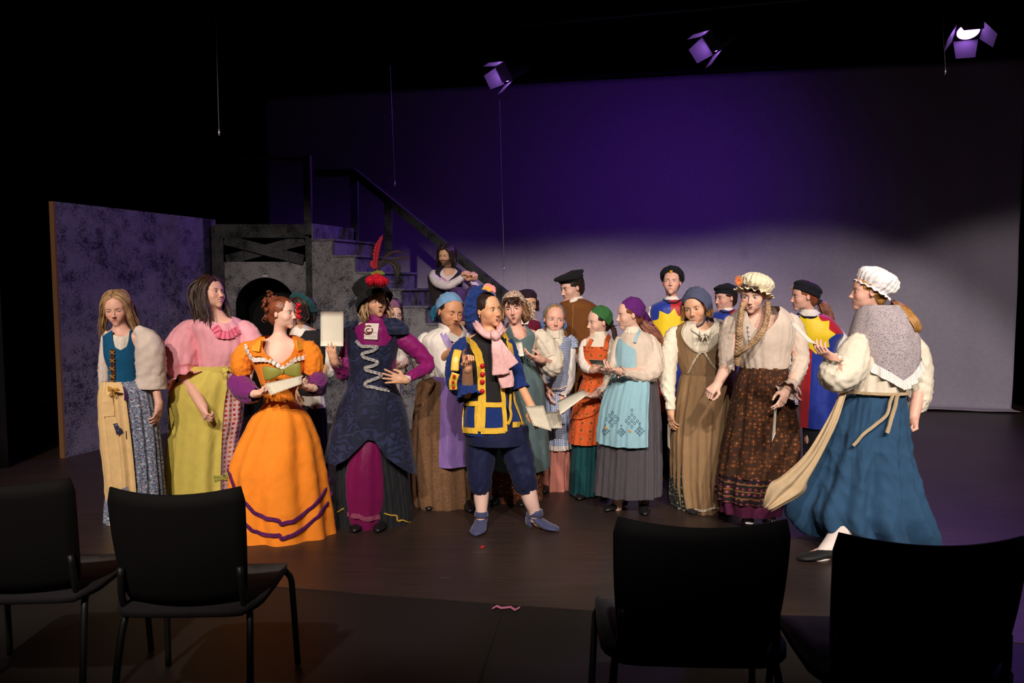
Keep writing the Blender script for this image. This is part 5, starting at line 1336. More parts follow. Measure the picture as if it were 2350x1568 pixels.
# 4 --- half hidden behind the orange gown
def p_teal():
    p = Person(VB, 5.75, (500, 1300), 'person in teal beret with red berries and black vest, half hidden behind orange gown', T_WARM, LIP_P)
    p.head(410, 262, 148, -50, 4, 0, eyes='half', brow=(.04, .03, .02))
    p.torso((425, 345), (385, 370), (520, 375), (465, 450, 62), (475, 590, 52), (495, 700, 60))
    p.legs((470, 1230, 0), (530, 1230, 0))
    p.arm((515, 390), (570, 520, 0), (535, 585, -.10), dict(to=(495, 610, -.12), n=(0, .6, 1)))
    p.arm((390, 390), (385, 540, 0), (400, 650, -.05), dict(to=(410, 720, -.06), n=(1, 0, 0)))
    p.body()
    p.ring('shirt', [(325, 395, 455), (345, 385, 478), (375, 380, 520), (420, 400, 530), (600, 420, 530), (700, 430, 548), (750, 435, 556)], WHITE, .7, neck=[(0, 0), (230, 0), (265, .05), (300, 0), (360, 0)], fold=GATH(5, .03), off=.004)
    p.ring('vest', [(352, 440, 520), (372, 420, 556), (430, 400, 566), (560, 420, 560), (680, 425, 548)], BLACKC, .72, off=.014)
    p.sleeve('sleeve', [(528, 372, 0, 20), (555, 430, 0, 32), (575, 520, 0, 36), (570, 575, -.02, 30), (545, 560, -.06, 22)], WHITE, fold=foldfn(2, (5, 9), .08))
    p.sleeve('sleeve', [(392, 385, 0, 22), (385, 470, 0, 30), (388, 600, 0, 28), (400, 640, 0, 20)], WHITE, fold=foldfn(2, (5, 9), .08))
    p.ring('skirt', [(735, 430, 556), (850, 420, 566), (1000, 410, 570), (gy(p) - 4, 400, 580)], cloth('dark_wool', (.02, .018, .025)), .7, fold=skfold(2, .06), n=90)
    p.shoe(p.base + [-.08, 0, .05], p.base + [-.10, -.2, 0], BLACKL); p.shoe(p.base + [.10, 0, .05], p.base + [.14, -.2, 0], BLACKL)
    hair_cap(p, HB_DARK, grow=.03)
    hair_fall(p, HB_DARK, L=.12, n=30, r=.008, wave=1, jit=.012)
    t = cloth('teal_velvet', srgb(10, 62, 66), .8, wr=.5, sheen=.5)
    d = dome(p, 'beret', t, a=55, b=-18, c=(.06, .12, .14), prof=[(-.04, 1.0), (.0, 1.05), (.10, 1.32), (.17, 1.36), (.24, 1.1), (.27, .55), (.28, .03)], wave=.03, waves=19)
    mb = MB(); rnd = random.Random(3)
    for i in range(9): mb.sphere(p.q(408 + rnd.uniform(-4, 18), 258 + rnd.uniform(-38, 40), -.20 + rnd.uniform(0, .02)), .011 + rnd.random() * .006)
    mb.build('berry', plain('red_berry', srgb(190, 20, 28), .35), d)
p_teal()
# 5 --- the woman in the hat
def p_hat():
    p = Person(VB, 5.08, (800, 1418), 'woman in black hat with red roses, navy brocade coat dress and magenta sleeves', T_WARM, LIP_R)
    p.head(806, 212, 165, 24, -6, -5, mouth='open', eyes='half', iris=(.08, .12, .14), gaze=.6, brow=(.14, .08, .05), browt=.008, jaw=.95)
    p.torso((822, 300), (705, 345), (925, 345), (800, 470, 118), (795, 640, 112), (798, 760, 135), depth=.13)
    p.legs((745, 1400, 0), (860, 1400, 0))
    a = p.arm((700, 380), (648, 580, -.06), (600, 512, -.19), dict(to=(572, 425, -.22), n=(.35, .9, .2), side=1, curl=(.12, .14, .2, .35), spread=.35, thumb=.7, thumbin=.5, nail=(.02, .005, .015)), r=(.028, .024, .023))
    b = p.arm((915, 375), (1082, 540, .05), (962, 612, -.14), dict(to=(850, 590, -.19), n=(-.1, .95, -.2), side=-1, curl=(.05, .1, .1, .12), spread=.5, thumb=.2, thumbin=.0, nail=(.02, .005, .015)))
    p.body()
    mg = cloth('magenta_moire', srgb(134, 16, 100), .55, wr=.35, sheen=.3)
    p.ring('blouse', [(272, 774, 866), (284, 771, 869), (300, 770, 872), (316, 742, 890), (345, 695, 925), (400, 690, 925), (520, 685, 920), (640, 690, 908)], mg, .66, off=.003, n=90)
    p.strip('lace_bib', [(795, 318), (790, 350), (787, 400)], .086, LACE, push=.006, h=.003, wave=.001)
    p.strip('brooch', [(p_, q_) for p_, q_ in [(775 + 20 * math.cos(t), 352 + 22 * math.sin(t)) for t in np.linspace(-.5, 5.4, 12)]], .008, cloth('brooch_cord', srgb(110, 48, 44)), push=.010, h=.003)
    p.strip('brooch', [(782, 346), (768, 350), (772, 366), (788, 362)], .007, cloth('brooch_cord', srgb(110, 48, 44)), push=.010, h=.003)
    nb = cloth('navy_brocade', srgb(24, 28, 54), .7, wr=.25, sheen=.3, pat=brocade(7.0, srgb(40, 46, 80)))
    V0 = [(0, .02), (195, .02), (212, .0), (224, .04), (240, .135), (270, .14), (300, .135), (318, .05), (330, .0), (345, .02), (360, .02)]
    VE_ = [(0, 1), (180, .90), (205, .88), (225, .88), (240, .84), (255, .77), (266, .72), (276, .73), (292, .84), (312, .92), (330, .96), (360, 1)]
    p.ring('coat_dress', [(318, 690, 935), (345, 664, 955), (400, 664, 935), (480, 664, 918), (560, 668, 908), (640, 668, 912), (700, 642, 942), (770, 612, 966), (850, 588, 980), (930, 570, 996), (1010, 552, 1010), (1110, 540, 1028)], nb, .70, neck=V0, vend=VE_, fold=foldfn(8, (5, 8, 13), .05, (-.2, 1), 1.5), n=170, nv=70, off=.010)
    sv = cloth('silver_trim', srgb(200, 196, 196), .45, wr=1.0, wscale=80, metal=.4)
    lt = p.strip('zigzag_trim', [(718, 406), (770, 426), (816, 440), (800, 456), (748, 474), (750, 490), (818, 516), (812, 530), (760, 546), (765, 558), (838, 580), (830, 592), (762, 622), (764, 640), (820, 652), (876, 664)], .020, sv, push=.010, h=.004, wave=.002)
    p.ring('wing_collar', [(288, 850, 905), (310, 850, 945), (340, 850, 975), (372, 862, 978)], nb, .9, theta=(215, 370), off=.014, n=40, nv=14)
    p.ring('wing_collar', [(305, 668, 720), (330, 650, 722), (370, 648, 716), (405, 655, 705)], nb, .9, theta=(150, 330), off=.010, n=40, nv=14)
    bk = cloth('black_pleat', (.012, .012, .016), .7, wr=.3)
    p.ring('underskirt', [(860, 640, 900), (1000, 612, 955), (1150, 600, 985), (1300, 604, 1000), (gy(p) - 12, 600, 1000)], bk, .62, fold=foldfn(3, (40, 31), .035, (.6, 1)), n=190, nv=30)
    p.strip('gold_edge', [(620, 1290), (650, 1275)], .008, GOLD, push=.006); p.strip('gold_edge', [(855, 1298), (915, 1308), (920, 1330), (992, 1340)], .008, GOLD, push=.006)
    mgs = cloth('magenta_satin', srgb(122, 12, 78), .45, wr=.5, wscale=9, sheen=.3)
    p.ring('front_panel', [(830, 715, 815), (900, 712, 835), (1000, 672, 852), (1100, 652, 864), (1200, 652, 866), (1300, 668, 852), (1372, 690, 842)], mgs, .66, theta=(165, 375), fold=skfold(6, .06, (6, 10)), n=90, off=.0, dy=-.09)
    p.strip('braid_trim', [(668, 1300), (700, 1312), (760, 1320), (850, 1312)], .030, cloth('braid_pink', srgb(190, 96, 130), wr=1, wscale=120, pat=dots(120, srgb(120, 20, 70), .35)), push=.005)
    p.sleeve('sleeve', [(905, 362, 0, 34), (935, 390, .01, 46), (985, 425, .02, 50), (1045, 480, .04, 44), (1080, 536, .045, 38), (1042, 564, -.01, 32), (1002, 588, -.08, 28), (972, 606, -.12, 22)], mg, fold=foldfn(7, (4, 7, 11), .07), n=40, nv=44, cuff=dict(flare=1.2, len=.022), cuffmat=LACE)
    p.sleeve('sleeve', [(702, 372, 0, 32), (688, 420, -.01, 44), (665, 500, -.03, 46), (648, 570, -.06, 42), (628, 552, -.11, 34), (608, 524, -.165, 26)], mg, fold=foldfn(8, (4, 7, 11), .07), n=40, nv=44, cuff=dict(flare=1.2, len=.022), cuffmat=LACE)
    p.strip
    for x in (745, 860):
        an = p.q(x, gy(p) - 60, 0); p.shoe(np.array([an[0], p.Y - .06, .1]), np.array([an[0] - .02, p.Y - .3, 0]), BLACKL, heel=.03)
    hair_cap(p, HB_BLOND)
    fringe(p, HB_BLOND, z=.11, n=24, r=.005, gap=.04)
    hair_fall(p, HB_BLOND, L=.42, n=22, r=.005, wave=1.6, jit=.014, back=True, out=.02, low=True)
    ft = cloth('black_felt', (.008, .008, .009), .9, wr=.5, wscale=26)
    hb = dict(a=26, b=-5, c=(0, .09, .15), rx_=.385, ry_=.44)
    d = dome(p, 'hat', ft, prof=[(.02, 1.02), (.10, 1.04), (.22, 1.10), (.36, 1.20), (.50, 1.30), (.56, 1.26), (.58, 1.05), (.58, .03)], wave=.015, waves=9, **hb)
    dome(p, 'hat_brim', ft, prof=[(.05, 1.00), (.10, 1.08), (.13, 1.22), (.06, 1.46), (-.06, 1.58), (-.16, 1.60), (-.20, 1.56), (-.16, 1.50), (-.05, 1.45), (.04, 1.30), (.02, 1.02)], wave=.01, waves=4, closed=False, parent=d, **hb)
    red = cloth('red_rose_silk', srgb(205, 14, 44), .5, wr=.3)
    rose(p, (788, 102), 40, red, dy=-.24, parent=d); rose(p, (842, 104), 42, red, dy=-.25, parent=d); rose(p, (818, 82), 30, red, dy=-.20, parent=d)
    ol = cloth('olive_leaf', srgb(112, 112, 44)); mb = MB()
    for x, y in ((805, 66), (838, 62), (822, 60)): mb.tube([p.q(x, y + 14, -.18), p.q(x, y, -.19), p.q(x + 4, y - 14, -.18)], np.array([.3, 1, .2]) * .028, n=10, sub=4, flat=.2, flatdir=(0, 1, 0))
    mb.build('leaf', ol, d)
    fr = cloth('feather_red', srgb(150, 24, 36), .6); fb = cloth('feather_brown', srgb(58, 34, 26), .6)
    X = lambda a, b: ((a - 500) * 2.24, (b - 600) * 2.24)
    feather(p, [X(865, 621), X(862, 595), X(866, 568), X(879, 538)], 9, fr, dy=-.14, parent=d)
    feather(p, [X(868, 620), X(876, 600), X(894, 583), X(912, 577), X(932, 584)], 3, fb, dy=-.13, parent=d)
    feather(p, [X(870, 618), X(884, 603), X(912, 594), X(941, 590)], 4, fb, dy=-.12, parent=d)
    feather(p, [X(872, 616), X(888, 601), X(904, 606), X(911, 620), X(913, 638)], 12, cloth('feather_dark', srgb(38, 30, 24), .6), dy=-.16, parent=d)
    feather(p, [X(868, 618), X(858, 610), X(855, 598)], 8, fr, dy=-.13, parent=d)
    mb = MB(); mb.tube([p.q(872, 103, -.22), p.q(918, 103, -.14)], .003, n=6); mb.build('hat_pin', SILVER, d)
    mb = MB(); rnd = random.Random(1); c = p.q(940, 104, -.12)
    for i in range(70):
        v = np.array([rnd.gauss(0, 1) for _ in range(3)]); v /= np.linalg.norm(v); mb.tube([c, c + v * .038], [.002, .0006], n=3)
    mb.build('pompom', ft, d)
    paper(VB, 5.08, [(527, 258), (645, 258), (645, 436), (527, 436)], 'blank cream card held upright by the woman in the black hat', CARD, (-.235, -.235, -.215, -.215), bend=.002)
p_hat()
# 6 --- the face behind the hat woman's shoulder
def p_glasses():
    p = Person(VB, 5.9, (905, 1280), 'person in mauve cap and glasses peeking from behind the navy brocade shoulder', T_FAIR, LIP_P)
    p.head(893, 276, 146, 28, 2, 0, eyes='open', brow=(.12, .07, .05))
    p.torso((895, 350), (850, 375), (945, 375), (898, 440, 44), (898, 560, 40), (898, 650, 46))
    p.legs((880, 1220, 0), (920, 1220, 0))
    p.arm((860, 390), (850, 500, 0), (870, 600, -.05), None)
    p.arm((938, 392), (945, 500, .02), (915, 545, -.12), dict(to=(968, 545, -.16), n=(0, .3, 1), side=1, curl=(.6, .6, .6, .7)))
    p.body()
    p.ring('blouse', [(340, 875, 925), (360, 850, 948), (440, 852, 946), (600, 856, 940), (690, 856, 940)], WHITE, .75, off=.004, fold=GATH(3, .04))
    p.sleeve('sleeve', [(938, 375, 0, 18), (948, 440, 0, 26), (945, 500, 0, 26), (925, 535, -.08, 20)], WHITE, fold=foldfn(4, (5, 8), .08))
    p.sleeve('sleeve', [(860, 375, 0, 18), (850, 440, 0, 22), (850, 500, 0, 24), (870, 590, -.04, 16)], WHITE, fold=foldfn(4, (5, 8), .08))
    p.ring('skirt', [(680, 855, 940), (800, 850, 945), (1000, 840, 955), (gy(p) - 4, 830, 965)], cloth('dark_wool', (.02, .018, .025)), .8, fold=skfold(2, .06), n=80)
    p.shoe(p.base + [-.06, 0, .05], p.base + [-.06, -.2, 0], BLACKL); p.shoe(p.base + [.06, 0, .05], p.base + [.06, -.2, 0], BLACKL)
    hair_cap(p, HB_DARK, grow=.02); hair_fall(p, HB_DARK, L=.5, n=24, r=.008, jit=.01, back=True)
    dome(p, 'cap', cloth('mauve_cloth', srgb(128, 84, 112), wr=.4), a=20, c=(0, .06, .16), prof=[(-.02, 1.02), (.0, 1.05), (.14, 1.05), (.28, .86), (.36, .55), (.40, .03)])
    mb = MB(); H = p.hd
    for sx in (1, -1):
        mb.tube([H.w((sx * .14 + .085 * math.cos(t), -.395, -.01 + .07 * math.sin(t))) for t in np.linspace(0, 6.28, 17)], .0016, n=5)
        mb.tube([H.w((sx * .225, -.39, 0)), H.w((sx * .34, -.05, 0))], .0014, n=5)
    mb.tube([H.w((-.055, -.40, 0)), H.w((.055, -.40, 0))], .0014, n=5)
    mb.build('glasses', SILVER, p.root)
    paper(VB, 5.9, [(915, 560), (962, 548), (978, 566), (930, 585)], 'small white sheet in the hand behind the magenta elbow', PARCH, (-.19, -.19, -.20, -.20))
p_glasses()
# 7 --- man sitting on the stairs
def p_man():
    p = Person(VS, 8.25, (480, 1450), 'bearded long-haired man in dark vest and white shirt sitting on the stairs', T_WARM, LIP_N, zb=1.20)
    p.head(548, 420, 385, -28, 6, 0, mouth='closed', eyes='half', brow=(.04, .03, .02), beard=(.045, .028, .02), wide=1.02, jaw=1.1)
    p.torso((600, 660), (350, 770), (840, 770), (560, 960, 270), (540, 1180, 260), (540, 1400, 270), depth=.11)
    p.arm((330, 800), (600, 1000, -.25), (935, 800, -.30), dict(to=(1060, 770, -.32), n=(0, .3, -1), side=1, curl=(.7, .75, .8, .85)), r=(.036, .032, .027), L=.18)
    p.arm((860, 800), (1150, 1060, -.2), (1050, 880, -.26), dict(to=(1020, 800, -.3), n=(-1, 0, 0), side=1, curl=(.7, .75, .8, .85)), r=(.036, .032, .027), L=.18)
    for x0, kx, ky in ((450, 830, 1150), (640, 1160, 1120)):
        h, k_, a = p.q(x0, 1400, 0), p.q(kx, ky, -.34), p.q(kx + 40, ky + 620, -.30)
        p.pr += [Cc(h, k_, .045, .040, .03), Cc(k_, a, .040, .034, .02), Cc(a, a + [0, -.14, -.03], .034, .026, .02)]
    p.body()
    lin = cloth('shirt_linen', srgb(226, 214, 220), wr=.5)
    p.ring('shirt', [(655, 500, 720), (700, 400, 800), (760, 310, 860), (900, 260, 850), (1150, 260, 820), (1400, 260, 820)], lin, .62, neck=[(0, 0), (235, 0), (265, .22), (290, .20), (320, 0), (360, 0)], off=.0)
    p.ring('vest', [(640, 480, 760), (680, 400, 830), (730, 300, 880), (800, 210, 890), (900, 200, 880), (1100, 225, 860), (1400, 250, 850)], cloth('dark_vest', (.022, .012, .018)), .66, neck=[(0, 0), (225, .0), (250, .2), (272, .42), (295, .25), (320, 0), (360, 0)], off=.012)
    p.sleeve('sleeve', [(330, 740, -.02, 70), (310, 830, -.08, 100), (400, 950, -.16, 105), (590, 1010, -.25, 90), (760, 930, -.28, 78), (935, 810, -.30, 60)], lin, fold=foldfn(3, (4, 7, 11), .07), n=36)
    p.sleeve('sleeve', [(850, 780, -.02, 70), (960, 880, -.08, 80), (1080, 960, -.14, 85), (1170, 1060, -.2, 75), (1120, 980, -.24, 65), (1050, 885, -.26, 50)], lin, fold=foldfn(4, (4, 7, 11), .07), n=36)
    tr = cloth('purple_trousers', srgb(78, 50, 110), wr=.5)
    for x0, kx, ky in ((450, 830, 1150), (640, 1160, 1120)):
        p.sleeve('trouser_leg', [(x0, 1400, 0, 150), ((x0 + kx) / 2, 1280, -.17, 140), (kx, ky, -.34, 120), (kx + 20, ky + 250, -.32, 110), (kx + 40, ky + 560, -.30, 90)], tr, fold=foldfn(int(kx), (4, 7), .06))
        a = p.q(kx + 40, ky + 620, -.30); p.shoe(a, a + [0, -.2, 0], BLACKL, zb=a[2] - .09)
    hair_cap(p, HB_DARK, fz=.0, grow=.01)
    hair_fall(p, HB_DARK, L=.62, n=40, r=.011, out=.04, jit=.012, wave=1, fwd=.12)
    mb = MB(); H = p.hd; mb.sphere(H.w((.12, .30, .50)), .022); mb.build('hair_bun', HB_DARK, p.root)
p_man()
# 8 --- woman with the blue kerchief, pointing
def p_bluescarf():
    p = Person(VC, 5.5, (270, 1330), 'woman in blue striped kerchief, white blouse and purple apron over brown skirt', T_TAN, LIP_D)
    p.head(262, 266, 180, 30, 12, 4, eyes='closed', brow=(.025, .018, .014), browt=.009, wide=1.08, jaw=1.15)
    p.torso((270, 350), (140, 410), (345, 400), (245, 480, 105), (250, 600, 85), (250, 720, 110), depth=.14)
    p.legs((180, 1290, 0), (320, 1290, 0))
    p.arm((135, 420), (172, 545, .0), (282, 468, -.20), dict(to=(340, 455, -.26), n=(0, .4, -1), side=-1, curl=(.05, .65, .8, .85), thumb=.6), r=(.045, .040, .027))
    p.arm((345, 420), (370, 560, .02), (330, 600, -.1), None)
    p.body()
    p.ring('blouse', [(338, 225, 320), (352, 200, 335), (375, 150, 350), (420, 110, 356), (500, 130, 348), (570, 158, 340), (622, 178, 340)], WHITE, .74, neck=[(0, 0), (235, 0), (258, .05), (285, .34), (305, .22), (330, .0), (360, 0)], fold=GATH(8, .04), off=.006, n=100)
    p.strip('collar', [(206, 332), (225, 352), (262, 382), (290, 412)], .05, WHITE, push=.012)
    pu = cloth('lavender_apron', srgb(134, 104, 172), wr=.45)
    ap_s = cloth('lavender_strap', srgb(168, 146, 200), wr=.3)
    p.strip('strap', [(222, 372), (240, 410), (262, 455)], .042, ap_s, push=.010)
    sf = foldfn(15, (5, 9, 13), .08, (1, 1))
    p.sleeve('sleeve', [(150, 385, 0, 24), (132, 420, 0, 44), (118, 480, 0, 54), (122, 545, .02, 62), (150, 580, .0, 52), (190, 560, -.04, 34)], WHITE, fold=sf, n=40, nv=36)
    p.sleeve('sleeve', [(340, 385, 0, 24), (360, 440, 0, 44), (372, 520, 0, 48), (350, 590, -.04, 36)], WHITE, fold=sf, n=40)
    br = cloth('brown_homespun', srgb(116, 84, 58), wr=.5, pat=dots(110, srgb(78, 50, 34), .3, rnd=.6))
    p.ring('skirt', [(612, 178, 342), (635, 95, 346), (720, 76, 352), (900, 57, 366), (1100, 50, 380), (1230, 58, 388), (1290, 72, 386), (gy(p) - 6, 110, 382)], br, .74, fold=skfold(41, .09), n=140, nv=50)
    p.ring('apron', [(602, 185, 345), (640, 175, 350), (800, 160, 356), (950, 150, 364), (1062, 146, 372)], pu, .95, theta=(190, 345), fold=skfold(42, .05, (5, 8)), n=80, off=.020)
    p.shoe(p.base + [.12, -.05, .05], p.base + [.16, -.3, 0], BLACKL); p.shoe(p.base + [-.12, 0, .05], p.base + [-.16, -.2, 0], BLACKL)
    hair_cap(p, HB_DARK, fz=-.05, grow=-.012)
    st = cloth('blue_pinstripe', srgb(86, 128, 176), wr=.35, pat=stripes(.011, srgb(140, 176, 205), .4))
    d = dome(p, 'kerchief', st, a=48, t0=-.10, rx_=.392 * 1.06, ry_=.455, rt=.45, c=(0, .10, .13), tw=0)
    tq = cloth('turquoise_print', srgb(40, 116, 150), wr=.6)
    sheet(p, 'kerchief_tail', [(.30, .42, .12), (.2, .55, -.05), (-.05, .70, -.30), (-.15, .72, -.42)], [(-.34, .36, .10), (-.36, .50, -.05), (-.30, .66, -.25), (-.22, .72, -.40)], tq, local=True, fold=.006, waves=1.5, parent=d, bulge=.03)
p_bluescarf()
# 10 --- woman with the flowered kerchief
def p_floral():
    p = Person(VC, 5.65, (600, 1318), 'woman in flowered kerchief and sage green apron holding a small white card', T_ROSY, LIP_R)
    p.head(598, 247, 166, -8, 4, -6, mouth='open', eyes='half', iris=(.06, .05, .04), brow=(.08, .05, .035))
    p.torso((606, 355), (525, 385), (712, 385), (618, 470, 82), (612, 570, 74), (612, 700, 95), depth=.12)
    p.legs((515, 1265, 0), (652, 1268, 0))
    p.arm((705, 395), (812, 560, .02), (742, 520, -.20), dict(to=(650, 500, -.24), n=(-.2, .4, .9), side=-1, curl=(.3, .34, .38, .42), thumb=.4), r=(.04, .038, .026))
    p.arm((530, 395), (470, 540, .0), (540, 570, -.15), dict(to=(600, 560, -.2), n=(0, .4, 1)))
    p.body()
    p.ring('blouse', [(382, 535, 725), (398, 528, 735), (440, 535, 715), (520, 540, 700), (590, 545, 695)], CREAM, .72, neck=[(0, 0), (200, 0), (250, .1), (290, .1), (340, 0), (360, 0)], fold=GATH(4, .04), off=.006)
    sg = cloth('sage_apron', srgb(98, 120, 124), wr=.4, wscale=8)
    p.ring('apron_bib', [(330, 556, 672), (382, 534, 726), (440, 534, 716), (520, 540, 702), (534, 543, 698)], sg, .76, theta=(212, 318), neck=[(212, .35), (232, .0), (240, .02), (252, .30), (270, .40), (288, .30), (300, .02), (308, 0), (318, .3)], off=.016, n=60, nv=30)
    sf = foldfn(15, (5, 9, 13), .08, (1, 1))
    p.sleeve('sleeve', [(712, 372, 0, 22), (738, 400, 0, 46), (770, 450, .01, 58), (802, 515, .01, 60), (800, 568, -.06, 46), (768, 560, -.12, 34), (748, 540, -.16, 28)], CREAM, fold=sf, n=44, nv=40, cap=False)
    p.sleeve('sleeve', [(535, 375, 0, 22), (505, 420, 0, 44), (480, 500, 0, 50), (500, 560, -.06, 40), (535, 570, -.12, 26)], CREAM, fold=sf, n=40, nv=36, cap=False)
    fl = cloth('brown_floral', srgb(92, 46, 26), wr=.4, pat=dots(70, srgb(206, 170, 120), .26, srgb(180, 90, 60), rnd=1))
    p.ring('skirt', [(560, 548, 694), (700, 520, 730), (900, 500, 745), (1100, 480, 755), (1268, 472, 752)], fl, .74, fold=skfold(51, .09), n=130)
    p.ring('apron_skirt', [(528, 548, 695), (560, 540, 705), (650, 528, 742), (800, 508, 758), (950, 490, 770), (1086, 478, 780)], sg, .84, theta=(165, 375), fold=skfold(51, .07, (5, 9)), n=110, off=.018)
    for x, dy in ((512, -.02), (652, -.06)):
        an = p.q(x, gy(p) - 40, dy)
        p.sleeve('stocking', [(x, 1180, dy, 26), (x, 1260, dy, 24), (x, gy(p, dy) - 18, dy, 20)], STOCK, crease=0)
        p.shoe(an, an + np.array([-.03, -.2, 0]), BLACKL)
    hair_cap(p, HB_BROWN, grow=-.006)
    fringe(p, HB_BROWN, z=.02, n=40, r=.006, gap=.10, spread=.25)
    hair_fall(p, HB_LBR, L=.22, n=30, r=.006, wave=2, jit=.016, back=False, out=.02, low=True)
    fk = cloth('flowered_kerchief', srgb(206, 182, 160), wr=.7, pat=calico(48, [(srgb(150, 70, 62), 1), (srgb(236, 224, 210), 1.3), (srgb(112, 84, 60), 1.7)], .54))
    d = dome(p, 'kerchief', fk, a=38, t0=-.10, rx_=.402, ry_=.455, rt=.45, c=(0, .10, .13), wave=.012, waves=13)
    sheet(p, 'kerchief_tail', [(.38, .25, .25), (.52, .40, .05), (.62, .50, -.25), (.55, .5, -.45)], [(-.2, .5, .1), (0, .6, -.1), (.1, .62, -.35), (.2, .6, -.6)], fk, local=True, fold=.012, waves=2, parent=d, bulge=.03)
    paper(VC, 5.65, [(607, 428), (640, 424), (652, 500), (618, 505)], 'small white card held against the sage apron bib', CARD, (-.27, -.27, -.27, -.27), bend=.002)
p_floral()
# 11 --- head behind her
def p_maroon():
    p = Person(VC, 6.5, (655, 1260), 'person in dark cap and maroon jacket, mostly behind the flowered kerchief', T_WARM, LIP_N)
    p.head(668, 222, 140, 24, 4, 0, brow=(.03, .02, .02))
    p.torso((655, 300), (580, 325), (725, 325), (652, 400, 70), (652, 500, 62), (652, 600, 72))
    p.legs((620, 1210, 0), (690, 1210, 0)); p.arm((580, 340), (570, 450, 0), (575, 560, 0), dict(to=(575, 640, 0), n=(1, 0, 0))); p.arm((725, 340), (735, 450, 0), (730, 560, 0), dict(to=(730, 640, 0), n=(-1, 0, 0), side=-1))
    p.body()
    p.ring('shirt', [(285, 625, 690), (305, 610, 705), (330, 590, 715)], WHITE, .7, off=.006)
    mr = cloth('maroon_wool', srgb(104, 16, 44), wr=.3)
    p.ring('jacket', [(298, 640, 672), (306, 610, 700), (322, 574, 735), (345, 560, 748), (420, 565, 742), (560, 575, 735), (700, 572, 738)], mr, .7, neck=[(0, 0), (240, 0), (270, .12), (300, 0), (360, 0)], off=.010)
    p.sleeve('sleeve', [(725, 330, 0, 20), (738, 400, 0, 24), (735, 500, 0, 20), (730, 560, 0, 16)], mr); p.sleeve('sleeve', [(582, 330, 0, 20), (570, 400, 0, 24), (568, 500, 0, 20), (575, 560, 0, 16)], mr)
    p.ring('trousers', [(690, 582, 728), (800, 585, 728), (1000, 590, 722), (1190, 595, 715)], BLACKC, .7)
    for sx in (-.09, .09): p.shoe(p.base + [sx, 0, .05], p.base + [sx, -.2, 0], BLACKL)
    hair_cap(p, HB_DARK, grow=.0); hair_fall(p, HB_DARK, L=.05, n=20, r=.008, jit=.01, low=True)
    dome(p, 'cap', cloth('dark_maroon_velvet', srgb(38, 16, 32), wr=.3), a=14, c=(0, .08, .14), prof=[(-.02, 1.08), (.04, 1.10), (.16, 1.08), (.28, .92), (.36, .6), (.39, .03)])
p_maroon()
